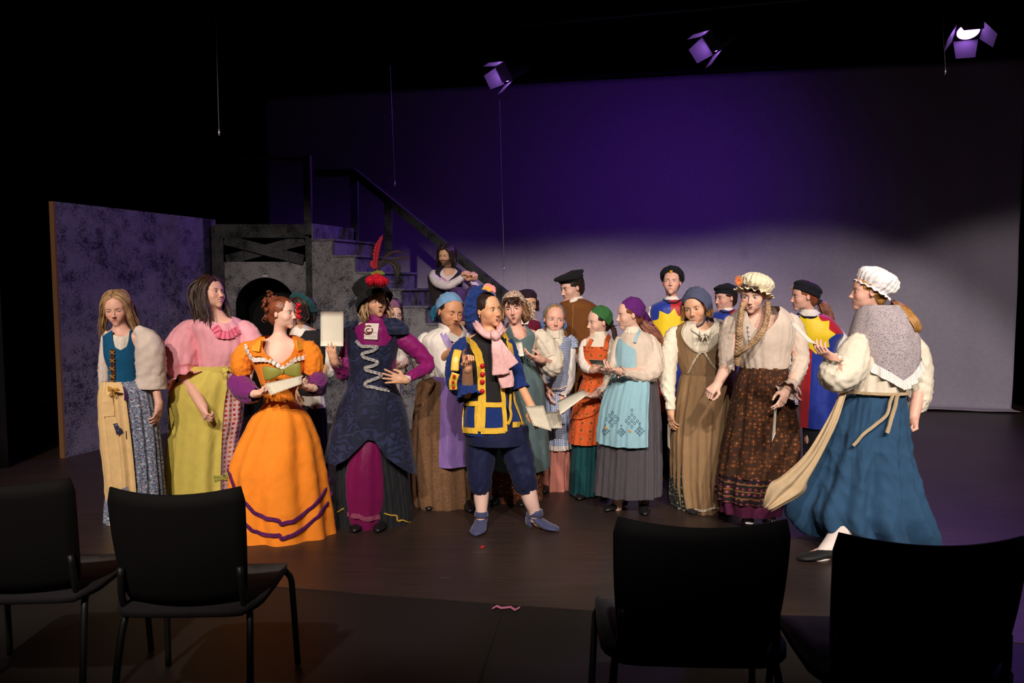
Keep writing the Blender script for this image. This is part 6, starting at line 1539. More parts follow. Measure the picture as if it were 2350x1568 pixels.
# 9 --- blue and black tunic, centre
def p_page():
    p = Person(VC, 4.98, (545, 1470), 'central figure in blue feathered beret, black and gold tunic, breeches and pink scarf', T_WARM * [1.05, 1, .92], LIP_P)
    p.head(462, 258, 182, 44, -2, -4, mouth='open', eyes='open', iris=(.04, .025, .02), gaze=.5, brow=(.03, .02, .018), browt=.008, wide=1.02, jaw=1.05)
    p.torso((465, 370), (350, 425), (575, 425), (465, 520, 120), (462, 680, 110), (490, 850, 135), depth=.125)
    p.leg((425, 900, 0), (425, 1090, -.02), (424, 1370, -.03), (412, 1440, -.16), r=(.070, .040, .029)); p.leg((600, 900, 0), (650, 1090, -.02), (722, 1380, .0), (790, 1450, -.10), r=(.070, .040, .029))
    p.arm((350, 440), (352, 690, -.06), (352, 560, -.24), dict(to=(352, 490, -.27), n=(.35, -.9, .15), side=-1, curl=(.28, .95, 1.0, 1.0), thumb=.7, nail=(.30, .01, .04)), r=(.036, .040, .029), L=.16)
    p.arm((570, 440), (634, 655, -.05), (690, 770, -.16), dict(to=(722, 840, -.20), n=(-.3, .8, .3), side=-1, curl=(.35, .4, .45, .5), thumb=.5), r=(.026, .027, .026))
    p.body()
    nv = cloth('navy_breeches', srgb(18, 24, 62), .7, wr=.5, wscale=10, sheen=.2)
    p.ring('breeches_seat', [(780, 360, 590), (850, 345, 640), (905, 338, 662), (960, 345, 668)], nv, .72, off=.004)
    p.sleeve('breeches_leg', [(435, 880, 0, 88), (432, 960, 0, 88), (420, 1060, -.01, 78), (418, 1140, -.02, 68), (420, 1195, -.02, 58), (421, 1222, -.02, 48)], nv, fold=foldfn(4, (5, 8, 13), .07, (.4, 1)), n=44, nv=40)
    p.sleeve('breeches_leg', [(585, 880, 0, 88), (600, 960, 0, 86), (630, 1060, -.01, 78), (652, 1140, -.02, 70), (662, 1190, -.01, 62), (666, 1218, -.01, 52)], nv, fold=foldfn(5, (5, 8, 13), .07, (.4, 1)), n=44, nv=40)
    pkst = cloth('pale_pink_stocking', srgb(228, 190, 178), wr=.1)
    p.sleeve('stocking', [(424, 1180, -.02, 44), (425, 1250, -.02, 40), (426, 1320, -.03, 30), (424, 1375, -.03, 27)], pkst, crease=0)
    p.sleeve('stocking', [(664, 1180, -.01, 48), (685, 1260, -.01, 42), (705, 1320, 0, 33), (715, 1375, 0, 29)], pkst, crease=0)
    vb = cloth('blue_velvet_boot', srgb(58, 62, 100), .6, wr=.5, wscale=20, sheen=.9)
    an = p.q(426, gy(p) - 80, -.03); p.shoe(np.array([an[0], p.Y - .03, an[2]]), np.array([an[0] - .05, p.Y - .3, 0]), vb, heel=.055, high=p.q(426, 1340, 0)[2], name='boot', w=.052)
    an = p.q(716, gy(p) - 80, 0); p.shoe(np.array([an[0], p.Y + .0, an[2]]), np.array([an[0] + .18, p.Y - .14, 0]), vb, heel=.055, high=p.q(718, 1345, 0)[2], name='boot', w=.052)
    bk = cloth('black_tunic', (.014, .013, .015), wr=.3); ry_b = cloth('royal_blue', srgb(10, 42, 108), .8, wr=.5, sheen=.4); gd = cloth('gold_lame', srgb(238, 192, 66), .36, wr=.6, wscale=22, metal=.0, spec=.6, sheen=0)
    mt = [bk, ry_b]
    p.ring('tunic', [(372, 420, 512), (392, 392, 540), (418, 350, 568), (450, 338, 586), (520, 340, 592), (600, 342, 592), (680, 344, 596), (745, 340, 604), (830, 334, 634), (906, 330, 652)], mt, .70, fmat=lambda t, v: 1 if v > .70 else 0, vend=[(0, 1), (298, 1), (303, .70), (309, .70), (314, .95), (360, 1)], fold=foldfn(3, (5, 8), .02), off=.008, n=120, nv=50)
    for path, w in (([(352, 418), (385, 440), (412, 490), (425, 560), (430, 640), (432, 740), (430, 820), (426, 900)], .052), ([(522, 378), (552, 400), (572, 450), (584, 520)], .050),
                    ([(530, 600), (535, 680), (541, 750), (546, 830), (548, 900)], .030), ([(590, 690), (598, 745), (618, 800), (640, 860)], .026),
                    ([(345, 752), (380, 752), (415, 752)], .030), ([(440, 757), (490, 757), (535, 757)], .030), ([(335, 893), (370, 895), (410, 898)], .036), ([(425, 898), (480, 896), (548, 892)], .036),
                    ([(405, 760), (403, 820), (404, 890)], .024), ([(580, 868), (612, 862), (645, 858)], .034), ([(340, 755), (335, 820), (332, 890)], .022), ([(575, 700), (573, 780), (574, 866)], .018)):
        p.strip('gold_band', path, w, gd, push=.008, h=.003)
    rb = plain('red_button', srgb(180, 16, 30), .35)
    for y in (552, 597, 637, 686):
        q = p.snap(431, y); mb = MB(); mb.sphere(q + np.array([0, -.018, 0]), (.016, .010, .016)); mb.build('button', rb, p.root)
    pf = foldfn(61, (6, 10, 15), .10, (1, 1))
    o = p.sleeve('sleeve', [(352, 410, 0, 26), (330, 450, -.02, 48), (298, 520, -.04, 54), (288, 590, -.06, 56), (300, 650, -.08, 56), (340, 675, -.10, 46)], ry_b, fold=pf, n=60, nv=44, cap=False)
    p.sleeve('cuff_ruffle', [(340, 655, -.10, 44), (352, 690, -.12, 56), (360, 722, -.14, 64)], ry_b, fold=lambda t, v: .12 * v * np.sin(11 * t), n=66, cap=False)
    p.sleeve('sleeve', [(570, 415, 0, 22), (582, 450, 0, 27), (596, 520, -.01, 34), (616, 600, -.03, 38), (630, 650, -.05, 32)], ry_b, fold=foldfn(62, (6, 10, 15), .10, (1, 1)), n=60, nv=40, cuff=dict(flare=1.4, len=.03, wave=10), cap=False)
    for pts in ([(302, 470, -.145), (290, 520, -.185), (284, 580, -.20)], [(290, 592, -.21), (276, 640, -.20), (278, 680, -.19)]):
        C = np.array(p.qs(pts)); V, Fc, uv = tube(C, .026, n=10, sub=5, flat=.25, flatdir=(0, -1, .1)); mk('gold_slash', V, Fc, gd, o, uv=uv)
    for x, y in ((278, 608), (272, 640), (274, 668)):
        mb = MB(); mb.sphere(p.q(x + 4, y, -.235), .010); mb.build('button', rb, o)
    sc = cloth('pink_chiffon', srgb(242, 190, 190), .7, wr=.8, wscale=22)
    mb = MB(); H = p.hd
    C = [p.q(400, 335, -.03), p.q(420, 362, -.12), p.q(462, 392, -.16), p.q(505, 390, -.15), p.q(528, 362, -.08), p.q(515, 335, .04), p.q(455, 318, .10), p.q(405, 325, .06), p.q(400, 335, -.03)]
    V, Fc, uv = tube(C, .023, n=22, seg=60, fold=foldfn(5, (4, 7), .25, (1, 1)))
    s_ = mk('scarf', V, Fc, sc, p.root, uv=uv)
    V, Fc, uv = tube([p.q(488, 375, -.17), p.q(500, 392, -.21), p.q(512, 405, -.19)], [.018, .028, .022], n=18, seg=12, fold=foldfn(6, (4, 7), .15, (1, 1))); mk('knot', V, Fc, sc, s_, uv=uv)
    for pts, r in (([(500, 400, -.19), (530, 460, -.20), (560, 510, -.19), (590, 555, -.18)], (.020, .036, .044, .044)), ([(498, 400, -.19), (508, 460, -.21), (520, 530, -.20), (528, 598, -.19)], (.020, .034, .042, .052)), ([(545, 585, -.16), (556, 630, -.16), (562, 668, -.16)], (.05, .045, .035))):
        V, Fc, uv = tube(np.array(p.qs(pts)), r, n=30, seg=26, flat=.32, flatdir=(0, -1, 0), fold=foldfn(int(pts[0][0]), (5, 9), .22, (.4, 1))); mk('scarf_tail', V, Fc, sc, s_, uv=uv)
    hair_cap(p, HB_DARK, fz=.02, grow=.0)
    cy = cloth('blue_crushed_velvet', srgb(8, 44, 112), .75, wr=.9, wscale=22, sheen=.6)
    d = dome(p, 'beret', cy, a=84, b=0, c=(-.02, .13, .0), prof=[(-.06, 1.0, .01), (.0, 1.12, .02), (.08, 1.46, .03), (.18, 1.72, .02), (.30, 1.60, .015), (.40, 1.12, .01), (.44, .6, .01), (.45, .03)], waves=23, n=140, nv=40, crease=.012)
    ff = cloth('pink_feather', srgb(236, 150, 150), .6); X = lambda a, b: ((a - 920) * 2.305, (b - 600) * 2.305)
    feather(p, [X(1108, 660), X(1118, 656), X(1130, 662), X(1137, 672)], 8, ff, dy=-.06, parent=d); feather(p, [X(1106, 664), X(1115, 662), X(1128, 668)], 7, cloth('amber_feather', srgb(240, 170, 70), .6), dy=-.07, parent=d)
    mb = MB(); mb.sphere(H.w((-.34, .03, -.16)), .006); mb.build('earring', SILVER, p.root)
    paper(VC, 4.98, [(658, 766), (755, 762), (798, 898), (700, 868)], 'ornate parchment sheet in the lowered hand of the figure in the gold-banded tunic', PARCH, (-.20, -.20, -.24, -.24))
p_page()
# 12 --- girl in blue gingham
def p_gingham():
    p = Person(VD, 5.95, (140, 1385), 'smiling girl with blue headband in blue gingham pinafore and pink skirt', T_ROSY * 1.03, LIP_P)
    p.head(132, 338, 182, 8, 0, 4, mouth='smile', eyes='open', iris=(.16, .24, .30), gaze=.6, brow=(.30, .20, .12), browt=.007, jaw=.92)
    p.torso((138, 440), (80, 470), (222, 470), (150, 560, 70), (142, 690, 64), (148, 780, 72), depth=.10)
    p.legs((85, 1340, 0), (185, 1310, 0))
    p.arm((225, 480), (225, 650, 0), (178, 800, -.10), dict(to=(196, 880, -.14), n=(-.8, .5, 0), side=1, curl=(.5, .55, .6, .6)), L=.14); p.arm((82, 480), (70, 640, 0), (90, 740, -.1), dict(to=(100, 800, -.12), n=(1, .3, 0)), L=.14)
    p.body()
    p.ring('blouse', [(388, 92, 172), (420, 86, 182), (440, 74, 205), (500, 76, 226), (600, 78, 222)], CREAM, .8, fold=GATH(7, .03), off=.003)
    p.ring('collar', [(380, 94, 165), (405, 88, 178), (440, 78, 186)], CREAM, 1.0, fold=lambda t, v: .05 * v * np.sin(15 * t), off=.012)
    gg = cloth('blue_gingham', srgb(206, 212, 226), wr=.35, pat=gingham(.013, srgb(78, 106, 160)))
    N0 = [(0, 0), (215, 0), (240, .04), (262, .22), (280, .22), (300, .04), (325, 0), (360, 0)]
    p.ring('bodice', [(432, 84, 190), (455, 72, 228), (520, 78, 224), (600, 80, 218), (655, 72, 212)], gg, .84, neck=N0, off=.010)
    p.ring('peplum', [(650, 70, 212), (690, 62, 216), (738, 58, 218)], gg, .86, fold=GATH(7, .04), off=.014)
    l1 = p.strip('lace_trim', [(70, 738), (110, 742), (160, 738), (205, 722)], .012, LACE, push=.006, wave=.003)
    p.ring('gingham_skirt', [(730, 66, 206), (850, 66, 218), (950, 70, 228), (1068, 78, 240)], gg, .86, fold=skfold(7, .07), off=.010, n=100)
    p.strip('hem_frill', [(82, 1082), (110, 1092), (160, 1090), (210, 1080), (236, 1066)], .034, LACE, push=.004, wave=.004)
    pk = cloth('dusty_pink', srgb(190, 120, 108), wr=.5)
    p.ring('skirt', [(1040, 76, 238), (1150, 66, 232), (1260, 56, 232), (1352, 48, 236)], pk, .84, fold=skfold(8, .12, (9, 14)), n=110)
    p.sleeve('cap_frill', [(212, 440, 0, 26), (235, 468, 0, 32), (240, 500, 0, 34)], gg, fold=lambda t, v: .1 * v * np.sin(9 * t), cap=False)
    p.sleeve('sleeve', [(215, 460, 0, 22), (228, 500, 0, 30), (226, 580, 0, 32), (218, 680, -.02, 36), (200, 740, -.06, 32), (182, 772, -.09, 20)], WHITE, fold=foldfn(3, (5, 9), .08), cuff=dict(flare=1.6, len=.03, wave=9))
    p.sleeve('sleeve', [(85, 460, 0, 20), (72, 500, 0, 28), (66, 600, 0, 30), (76, 690, -.05, 28), (90, 735, -.09, 18)], WHITE, fold=foldfn(3, (5, 9), .08))
    for x, y, dy in ((80, 1400, 0), (190, 1352, .08)):
        an = p.q(x, gy(p, dy) - 60, dy); p.shoe(an, an + np.array([.05 if x > 100 else -.02, -.2, 0]), BLACKL)
    hair_cap(p, HB_BLOND, fz=.015, grow=-.002)
    ponytail(p, [(165, 380, .10), (182, 410, .02), (195, 440, -.06)], (10, 17, 12), HB_LBR)
    ponytail(p, [(85, 380, .08), (78, 395, .02), (76, 412, -.02)], (8, 9, 5), HB_LBR, seed=5)
    hbm = cloth('blue_headband', srgb(84, 112, 164), wr=.4, pat=dots(60, srgb(190, 200, 220), .2, rnd=1))
    dome(p, 'headband', hbm, a=78, c=(0, .06, .10), prof=[(-.035, 1.0), (-.03, 1.04), (.01, 1.05), (.045, 1.02), (.05, .97)], closed=False)
    mb = MB(); H = p.hd
    for sx in (1, -1): mb.tube([H.w((sx * .37, .1, -.02)), H.w((sx * .38, .08, -.2)), H.w((sx * .30, .1, -.36))], [.010, .014, .010], n=8, flat=.4, sub=3)
    mb.build('headband_tail', hbm, p.root)
    paper(VD, 5.85, [(70, 878), (170, 872), (178, 968), (80, 972)], 'printed parchment sheet in front of the gingham apron', PARCH, (-.20, -.20, -.20, -.20))
p_gingham()
# 13 --- man in brown
def p_brown():
    p = Person(VD, 6.45, (270, 1265), 'tall man in black beret and brown jerkin frowning down', T_FAIR, LIP_N)
    p.head(232, 150, 166, -58, 16, 0, mouth='frown', eyes='down', brow=(.03, .02, .018), browt=.012, jaw=1.05, frown=1)
    p.torso((252, 225), (165, 258), (360, 258), (270, 350, 108), (285, 500, 85), (290, 620, 88), depth=.13)
    p.legs((255, 1230, 0), (320, 1230, 0))
    p.arm((170, 275), (200, 450, -.02), (260, 560, -.1), dict(to=(290, 610, -.12), n=(0, .5, .8))); p.arm((358, 275), (385, 450, 0), (370, 600, -.04), dict(to=(372, 680, -.05), n=(-1, 0, 0), side=-1))
    p.body()
    p.ring('shirt', [(196, 232, 288), (215, 215, 298), (240, 195, 320)], WHITE, .85, off=.006, tilt=.3)
    bj = cloth('brown_jerkin', srgb(118, 70, 30), wr=.35)
    j = p.ring('jerkin', [(214, 222, 290), (224, 200, 318), (240, 170, 352), (265, 156, 374), (350, 166, 380), (480, 200, 372), (600, 222, 366), (690, 226, 372)], bj, .72, neck=[(0, 0), (220, 0), (248, .05), (262, .04), (290, 0), (360, 0)], off=.008, n=90)
    p.strip('seam', [(243, 250), (240, 330), (238, 420)], .006, cloth('tan_seam', srgb(160, 116, 70)), push=.003)
    p.sleeve('sleeve', [(172, 262, 0, 26), (172, 330, 0, 40), (200, 450, -.02, 38), (255, 545, -.08, 26)], bj, fold=foldfn(2, (4, 7), .06)); p.sleeve('sleeve', [(352, 262, 0, 26), (372, 330, 0, 38), (384, 450, 0, 34), (372, 590, -.04, 26)], bj, fold=foldfn(3, (4, 7), .06))
    p.ring('trousers', [(670, 228, 370), (760, 225, 368), (900, 228, 360), (1100, 232, 352), (1210, 240, 345)], cloth('ochre_trousers', srgb(150, 100, 40)), .7, fold=skfold(3, .06))
    for x in (262, 325): an = p.q(x, gy(p) - 50); p.shoe(an, an + np.array([-.06, -.2, 0]), BLACKL, L=.27)
    hair_cap(p, HB_DARK, fz=.0, grow=.0)
    bf = cloth('black_wool_felt', (.008, .008, .009), .95, wr=.15)
    dome(p, 'beret', bf, a=8, b=0, c=(0, .0, .20), prof=[(-.02, 1.0), (.03, 1.02), (.09, 1.22, 0, -.08), (.15, 1.28, 0, -.06), (.22, 1.12, 0, .02), (.30, .82, .03, .22), (.37, .5, .02, .32), (.39, .03, 0, .32)], waves=3)
p_brown()
# 14 --- girl in green kerchief
def p_green():
    p = Person(VD, 5.75, (330, 1400), 'girl in green kerchief and orange patterned apron over teal skirt', T_FAIR, LIP_P)
    p.head(388, 350, 166, -62, 6, 2, mouth='smile', eyes='half', brow=(.16, .09, .05), browt=.007, jaw=.92)
    p.torso((398, 432), (318, 470), (478, 470), (385, 560, 78), (372, 680, 68), (365, 780, 80), depth=.11)
    p.legs((295, 1340, 0), (400, 1340, .04))
    p.arm((320, 478), (318, 620, -.04), (358, 632, -.18), dict(to=(400, 622, -.22), n=(0, .5, .9), side=1, curl=(.4, .45, .5, .5)), L=.145)
    p.arm((475, 480), (450, 700, -.04), (372, 775, -.20), dict(to=(290, 800, -.26), n=(.1, .3, 1), side=1, curl=(.25, .3, .35, .4), thumb=.5), L=.145)
    p.body()
    p.ring('blouse', [(412, 358, 440), (432, 345, 455), (452, 322, 476), (500, 300, 492), (600, 296, 470), (695, 304, 440)], CREAM, .78, fold=GATH(7, .04), off=.004)
    p.ring('collar', [(405, 362, 432), (425, 352, 446), (448, 346, 456)], CREAM, .95, fold=lambda t, v: .06 * v * np.sin(17 * t), off=.010)
    oa = cloth('orange_print', srgb(214, 92, 44), wr=.35, pat=medallions(17, [(.30, srgb(226, 130, 56)), (.24, srgb(196, 70, 40)), (.15, srgb(120, 84, 40)), (.06, srgb(226, 140, 70))]))
    p.ring('apron_bib', [(488, 300, 486), (560, 298, 480), (640, 298, 460), (695, 304, 440)], oa, .80, theta=(196, 298), off=.014, n=60)
    p.ring(None, [(425, 340, 460), (452, 322, 476), (500, 300, 492), (560, 300, 480)], oa, .80, off=.010)
    p.strip('strap', [(352, 452), (338, 480), (322, 520)], .030, oa, push=.006); p.strip('strap', [(446, 420), (436, 460), (428, 515)], .034, oa, push=.006)
    p.ring('apron_skirt', [(686, 302, 438), (700, 298, 438), (780, 270, 425), (860, 248, 416), (950, 232, 408), (1048, 222, 402)], oa, .92, theta=(150, 345), fold=skfold(9, .06), off=.014, n=90)
    p.strip('apron_tie', [(252, 905), (300, 900), (350, 880), (385, 845)], .03, oa, push=.012)
    tl = cloth('teal_skirt', srgb(14, 68, 74), wr=.45)
    p.ring('skirt', [(690, 304, 438), (780, 274, 424), (900, 250, 410), (1048, 236, 402), (1200, 224, 396), (1345, 216, 392)], tl, .88, fold=skfold(9, .10), n=120)
    sf = foldfn(15, (5, 9, 13), .08)
    p.sleeve('sleeve', [(325, 455, 0, 18), (308, 490, 0, 30), (302, 560, -.02, 32), (312, 612, -.08, 30), (342, 632, -.15, 20)], WHITE, fold=sf, n=36)
    p.sleeve('sleeve', [(470, 455, 0, 22), (478, 510, 0, 36), (470, 600, -.02, 38), (452, 690, -.05, 38), (425, 740, -.10, 34), (392, 762, -.16, 26)], CREAM, fold=sf, n=36, cuff=dict(flare=1.15, len=.02))
    for x, dy in ((296, 0), (425, .03)): an = p.q(x, gy(p, dy) - 55, dy); p.shoe(an, an + np.array([-.03 if x > 350 else -.05, -.2, 0]), BLACKL)
    hair_cap(p, HB_DARK, grow=-.01)
    d = dome(p, 'kerchief', cloth('green_kerchief', srgb(52, 104, 56), wr=.45), a=46, t0=-.10, rx_=.39, ry_=.445, rt=.45, c=(0, .10, .13), wave=.012, waves=9)
    sheet(p, 'kerchief_tail', [(.25, .40, .12), (.12, .55, -.05), (.02, .55, -.22)], [(-.30, .40, .10), (-.16, .55, -.08), (-.05, .58, -.24)], cloth('green_kerchief', (0, 0, 0)), local=True, fold=.008, parent=d, bulge=.04)
    p.locks('piping', [[(-.40, .18, .18), (-.36, .40, .10), (-.30, .48, -.04), (-.30, .38, -.16)]], 1, .004, cloth('cream_piping', srgb(190, 200, 160)), jit=0, taper=False, parent=d)
    braid(p, [(462, 372, .05), (478, 400, .03), (482, 430, .0), (486, 462, -.03)], .012, HB_BROWN)
    paper(VD, 5.75, [(150, 812), (305, 740), (322, 776), (166, 890)], 'large pale sheet held out below the orange patterned apron waist', CARD, (-.30, -.30, -.27, -.27))
p_green()
# 15 --- girl in purple kerchief
def p_purple():
    p = Person(VD, 5.38, (560, 1480), 'red-haired girl in purple kerchief with light blue embroidered apron and grey skirt', T_FAIR, LIP_P)
    p.head(566, 308, 174, -72, 6, 0, mouth='closed', eyes='half', brow=(.26, .14, .08), browt=.006, wide=1.02)
    p.torso((590, 395), (540, 452), (680, 450), (600, 540, 100), (590, 670, 92), (585, 790, 110), depth=.13)
    p.legs((498, 1430, 0), (652, 1460, 0))
    p.arm((680, 460), (700, 645, -.08), (515, 640, -.22), dict(to=(430, 628, -.26), n=(0, .4, 1), side=1, curl=(.35, .4, .45, .5), thumb=.6), r=(.036, .034, .025), L=.145)
    p.arm((525, 465), (482, 600, -.02), (440, 640, -.12), dict(to=(410, 640, -.18), n=(0, -.3, 1), side=-1, curl=(.4, .4, .45, .5)), L=.145)
    p.body()
    p.ring('blouse', [(384, 552, 628), (402, 548, 640), (425, 520, 685), (470, 500, 722), (540, 485, 738), (620, 480, 735), (700, 486, 722)], PEASANT, .78, fold=GATH(7, .04), off=.006)
    p.ring('collar', [(378, 552, 618), (395, 546, 630), (412, 538, 640)], CREAM, .9, fold=lambda t, v: .06 * v * np.sin(17 * t), off=.010)
    gb = cloth('pale_blue_check', srgb(168, 206, 214), wr=.35, pat=gingham(.006, srgb(140, 184, 204)))
    p.ring(None, [(395, 552, 632), (425, 520, 685), (470, 500, 722), (560, 484, 738), (700, 486, 722)], gb, .78, off=.010)
    p.strip('strap', [(628, 398), (612, 430), (600, 470)], .018, gb, push=.008)
    p.ring('apron_bib', [(445, 510, 700), (500, 490, 725), (580, 482, 738), (665, 482, 728)], gb, .84, theta=(150, 268), neck=[(150, .0), (215, .0), (268, .25)], off=.014, n=60)
    ap = cloth('pale_blue_embroidered', srgb(160, 200, 210), wr=.35, pat=gingham(.006, srgb(134, 180, 200)))
    p.ring('skirt', [(680, 482, 728), (760, 448, 738), (850, 420, 746), (1000, 392, 754), (1200, 370, 758), (1345, 358, 757)], cloth('grey_stripe_skirt', srgb(84, 78, 84), wr=.45, pat=stripes(.008, srgb(66, 62, 70), .4)), .80, fold=skfold(61, .10, (11, 17, 24)), n=160, nv=46)
    p.ring('apron_skirt', [(658, 478, 728), (700, 464, 735), (780, 432, 740), (850, 412, 742), (950, 396, 744), (1046, 388, 746)], ap, .90, theta=(165, 305), fold=skfold(61, .06, (11, 17, 24)), off=.020, n=110)
    em = cloth('embroidery', srgb(86, 116, 140)); oc = cloth('orange_stitch', srgb(230, 150, 50))
    for cx, cy, s_ in ((470, 915, 1), (580, 925, 1), (430, 985, .6), (520, 990, .6), (625, 985, .7)):
        for dx, dy in ((0, -34), (16, -17), (-16, -17), (0, 0), (32, 0), (-32, 0), (16, 17), (-16, 17), (0, 34), (0, -62)):
            x, y = cx + dx * s_, cy + dy * s_
            if 400 < x < 660 and 860 < y < 1030: p.strip('embroidery', [(x - 7 * s_, y), (x, y - 9 * s_), (x + 7 * s_, y), (x, y + 9 * s_), (x - 7 * s_, y)], .0035, em, push=.003, h=.001, n=9)
    for x, y in ((437, 968), (568, 986)): p.strip('stitched_flower', [(x - 4, y), (x + 4, y)], .014, oc, push=.004)
    sf = foldfn(15, (5, 9, 13), .08)
    p.sleeve('sleeve', [(665, 435, -.0, 28), (688, 480, -.02, 52), (702, 560, -.06, 58), (700, 630, -.10, 60), (650, 665, -.14, 46), (580, 655, -.18, 32), (530, 645, -.21, 22)], PEASANT, fold=sf, n=44, nv=46, cuff=dict(flare=1.5, len=.03, wave=9))
    p.sleeve('sleeve', [(512, 440, 0, 20), (492, 500, 0, 28), (478, 580, -.02, 28), (455, 630, -.09, 20)], PEASANT, fold=sf)
    for x, y, tx, ty in ((515, 1418, -.17, -.16), (650, 1440, -.02, -.2)):
        dy = 0 if x > 600 else .04
        p.sleeve('stocking', [(x + 4, 1300, dy, 30), (x, 1390, dy, 25), (x, gy(p, dy) - 22, dy, 22)], NUDE, crease=0)
        an = p.q(x, gy(p, dy) - 50, dy); p.shoe(an, an + np.array([tx, ty, 0]), BLACKL, straps=2)
    hair_cap(p, HB_RED, grow=-.006)
    ponytail(p, [(620, 330, .06), (660, 370, .05), (700, 410, .03), (735, 450, .0), (752, 492, -.02)], (22, 34, 34, 26, 10), HB_RED, n=60)
    pk = cloth('purple_kerchief', srgb(94, 28, 112), wr=.45)
    d = dome(p, 'kerchief', pk, a=42, t0=-.11, rx_=.40, ry_=.455, rt=.47, c=(0, .12, .13), wave=.014, waves=7)
    sheet(p, 'kerchief_tail', [(-.38, .15, .30), (-.32, .50, .02), (-.25, .76, -.28), (-.22, .88, -.46)], [(-.36, .15, -.02), (-.33, .36, -.20), (-.28, .58, -.38), (-.22, .88, -.47)], pk, local=True, fold=.010, waves=1.5, bulge=.05, parent=d)
    sheet(p, 'kerchief_tail', [(.3, .30, .30), (.15, .58, .02), (-.05, .80, -.28), (-.20, .88, -.46)], [(-.38, .25, .28), (-.32, .52, .02), (-.25, .76, -.28), (-.22, .88, -.46)], pk, local=True, fold=.008, bulge=.04, parent=d)
    paper(VD, 5.38, [(330, 570), (410, 574), (426, 612), (347, 598)], 'small folded note between the orange apron and light blue apron', PARCH, (-.30, -.30, -.24, -.24), bend=.002)
p_purple()
# guards in quartered tabards
TABM = None
def tabard_mat(name, cx, cz, r, flip=False, tilt=0):
    t = NT(name); t.set(rough=.55, sheen=.3)
    g = t.n('ShaderNodeTexCoord'); mp = t.n('ShaderNodeMapping'); mp.inputs['Location'].default_value = (-cx, 0, -cz); t.l(g.outputs['Object'], mp.inputs[0])
    sx = t.n('ShaderNodeSeparateXYZ'); t.l(mp.outputs[0], sx.inputs[0]); x, z = sx.outputs[0], sx.outputs[2]
    rr = t.math('SQRT', t.math('ADD', t.math('MULTIPLY', x, x), t.math('MULTIPLY', z, z)))
    an = t.math('ARCTAN2', z, x); wv = t.math('ABSOLUTE', t.math('SINE', t.math('MULTIPLY', an, 4.5)))
    star = t.math('LESS_THAN', rr, t.math('ADD', r * .80, t.math('MULTIPLY', t.math('SUBTRACT', 1, wv), r * .30)))
    red, blue = srgb(178, 10, 26), srgb(16, 46, 150)
    q = t.math('GREATER_THAN', t.math('MULTIPLY', x, z), 0)        # upper right / lower left
    a, b = (blue, red) if flip else (red, blue)
    col = t.mix(q, b, a); col = t.mix(star, col, srgb(240, 204, 20)); t.color(col)
    t.bump(t.noise(t.coord('Object', (14, 14, 6)), 1, 4), .3, .03); return t.m
NAVYB = cloth('navy_felt', (.008, .008, .014), .95, wr=.15)
def badge(p, d, c, s_=.05):
    H = p.hd; c = np.array(c); Q = H.loc(np.array([v.co for v in d.data.vertices]) + wloc(d)); ctr = np.array([0, .08, .05]); u_ = (c - ctr) / np.linalg.norm(c - ctr); Qd = Q - ctr
    c = Q[np.argmax((Qd @ u_) / np.linalg.norm(Qd, axis=1) + np.linalg.norm(Qd, axis=1) * .05)] + u_ * .03; mb = MB(); n = c / np.linalg.norm(c) * np.array([1, 1, .3]); n /= np.linalg.norm(n); t = np.cross(n, [0, 0, 1]); t /= np.linalg.norm(t); u = np.cross(t, n)
    out = [(-1, .9), (-.5, .55), (0, 1), (.5, .55), (1, .9), (1, -.3), (.5, -.9), (0, -1.1), (-.5, -.9), (-1, -.3)]
    V = [H.w(c + t * x * s_ + u * y * s_ + n * k) for k in (0, .012) for x, y in out]; m = len(out)
    mb.add(V, [tuple(range(m)), tuple(range(2 * m - 1, m - 1, -1))] + [(i, m + i, m + (i + 1) % m, (i + 1) % m) for i in range(m)])
    b = mb.build('crown_badge', plain('badge_gold', srgb(236, 168, 20), .5), d, smooth=False)
    mb = MB(); mb.sphere(H.w(c + n * .012), s_ * .32 * H.h); mb.build('badge_jewel', plain('badge_red', srgb(190, 20, 20), .4), d)
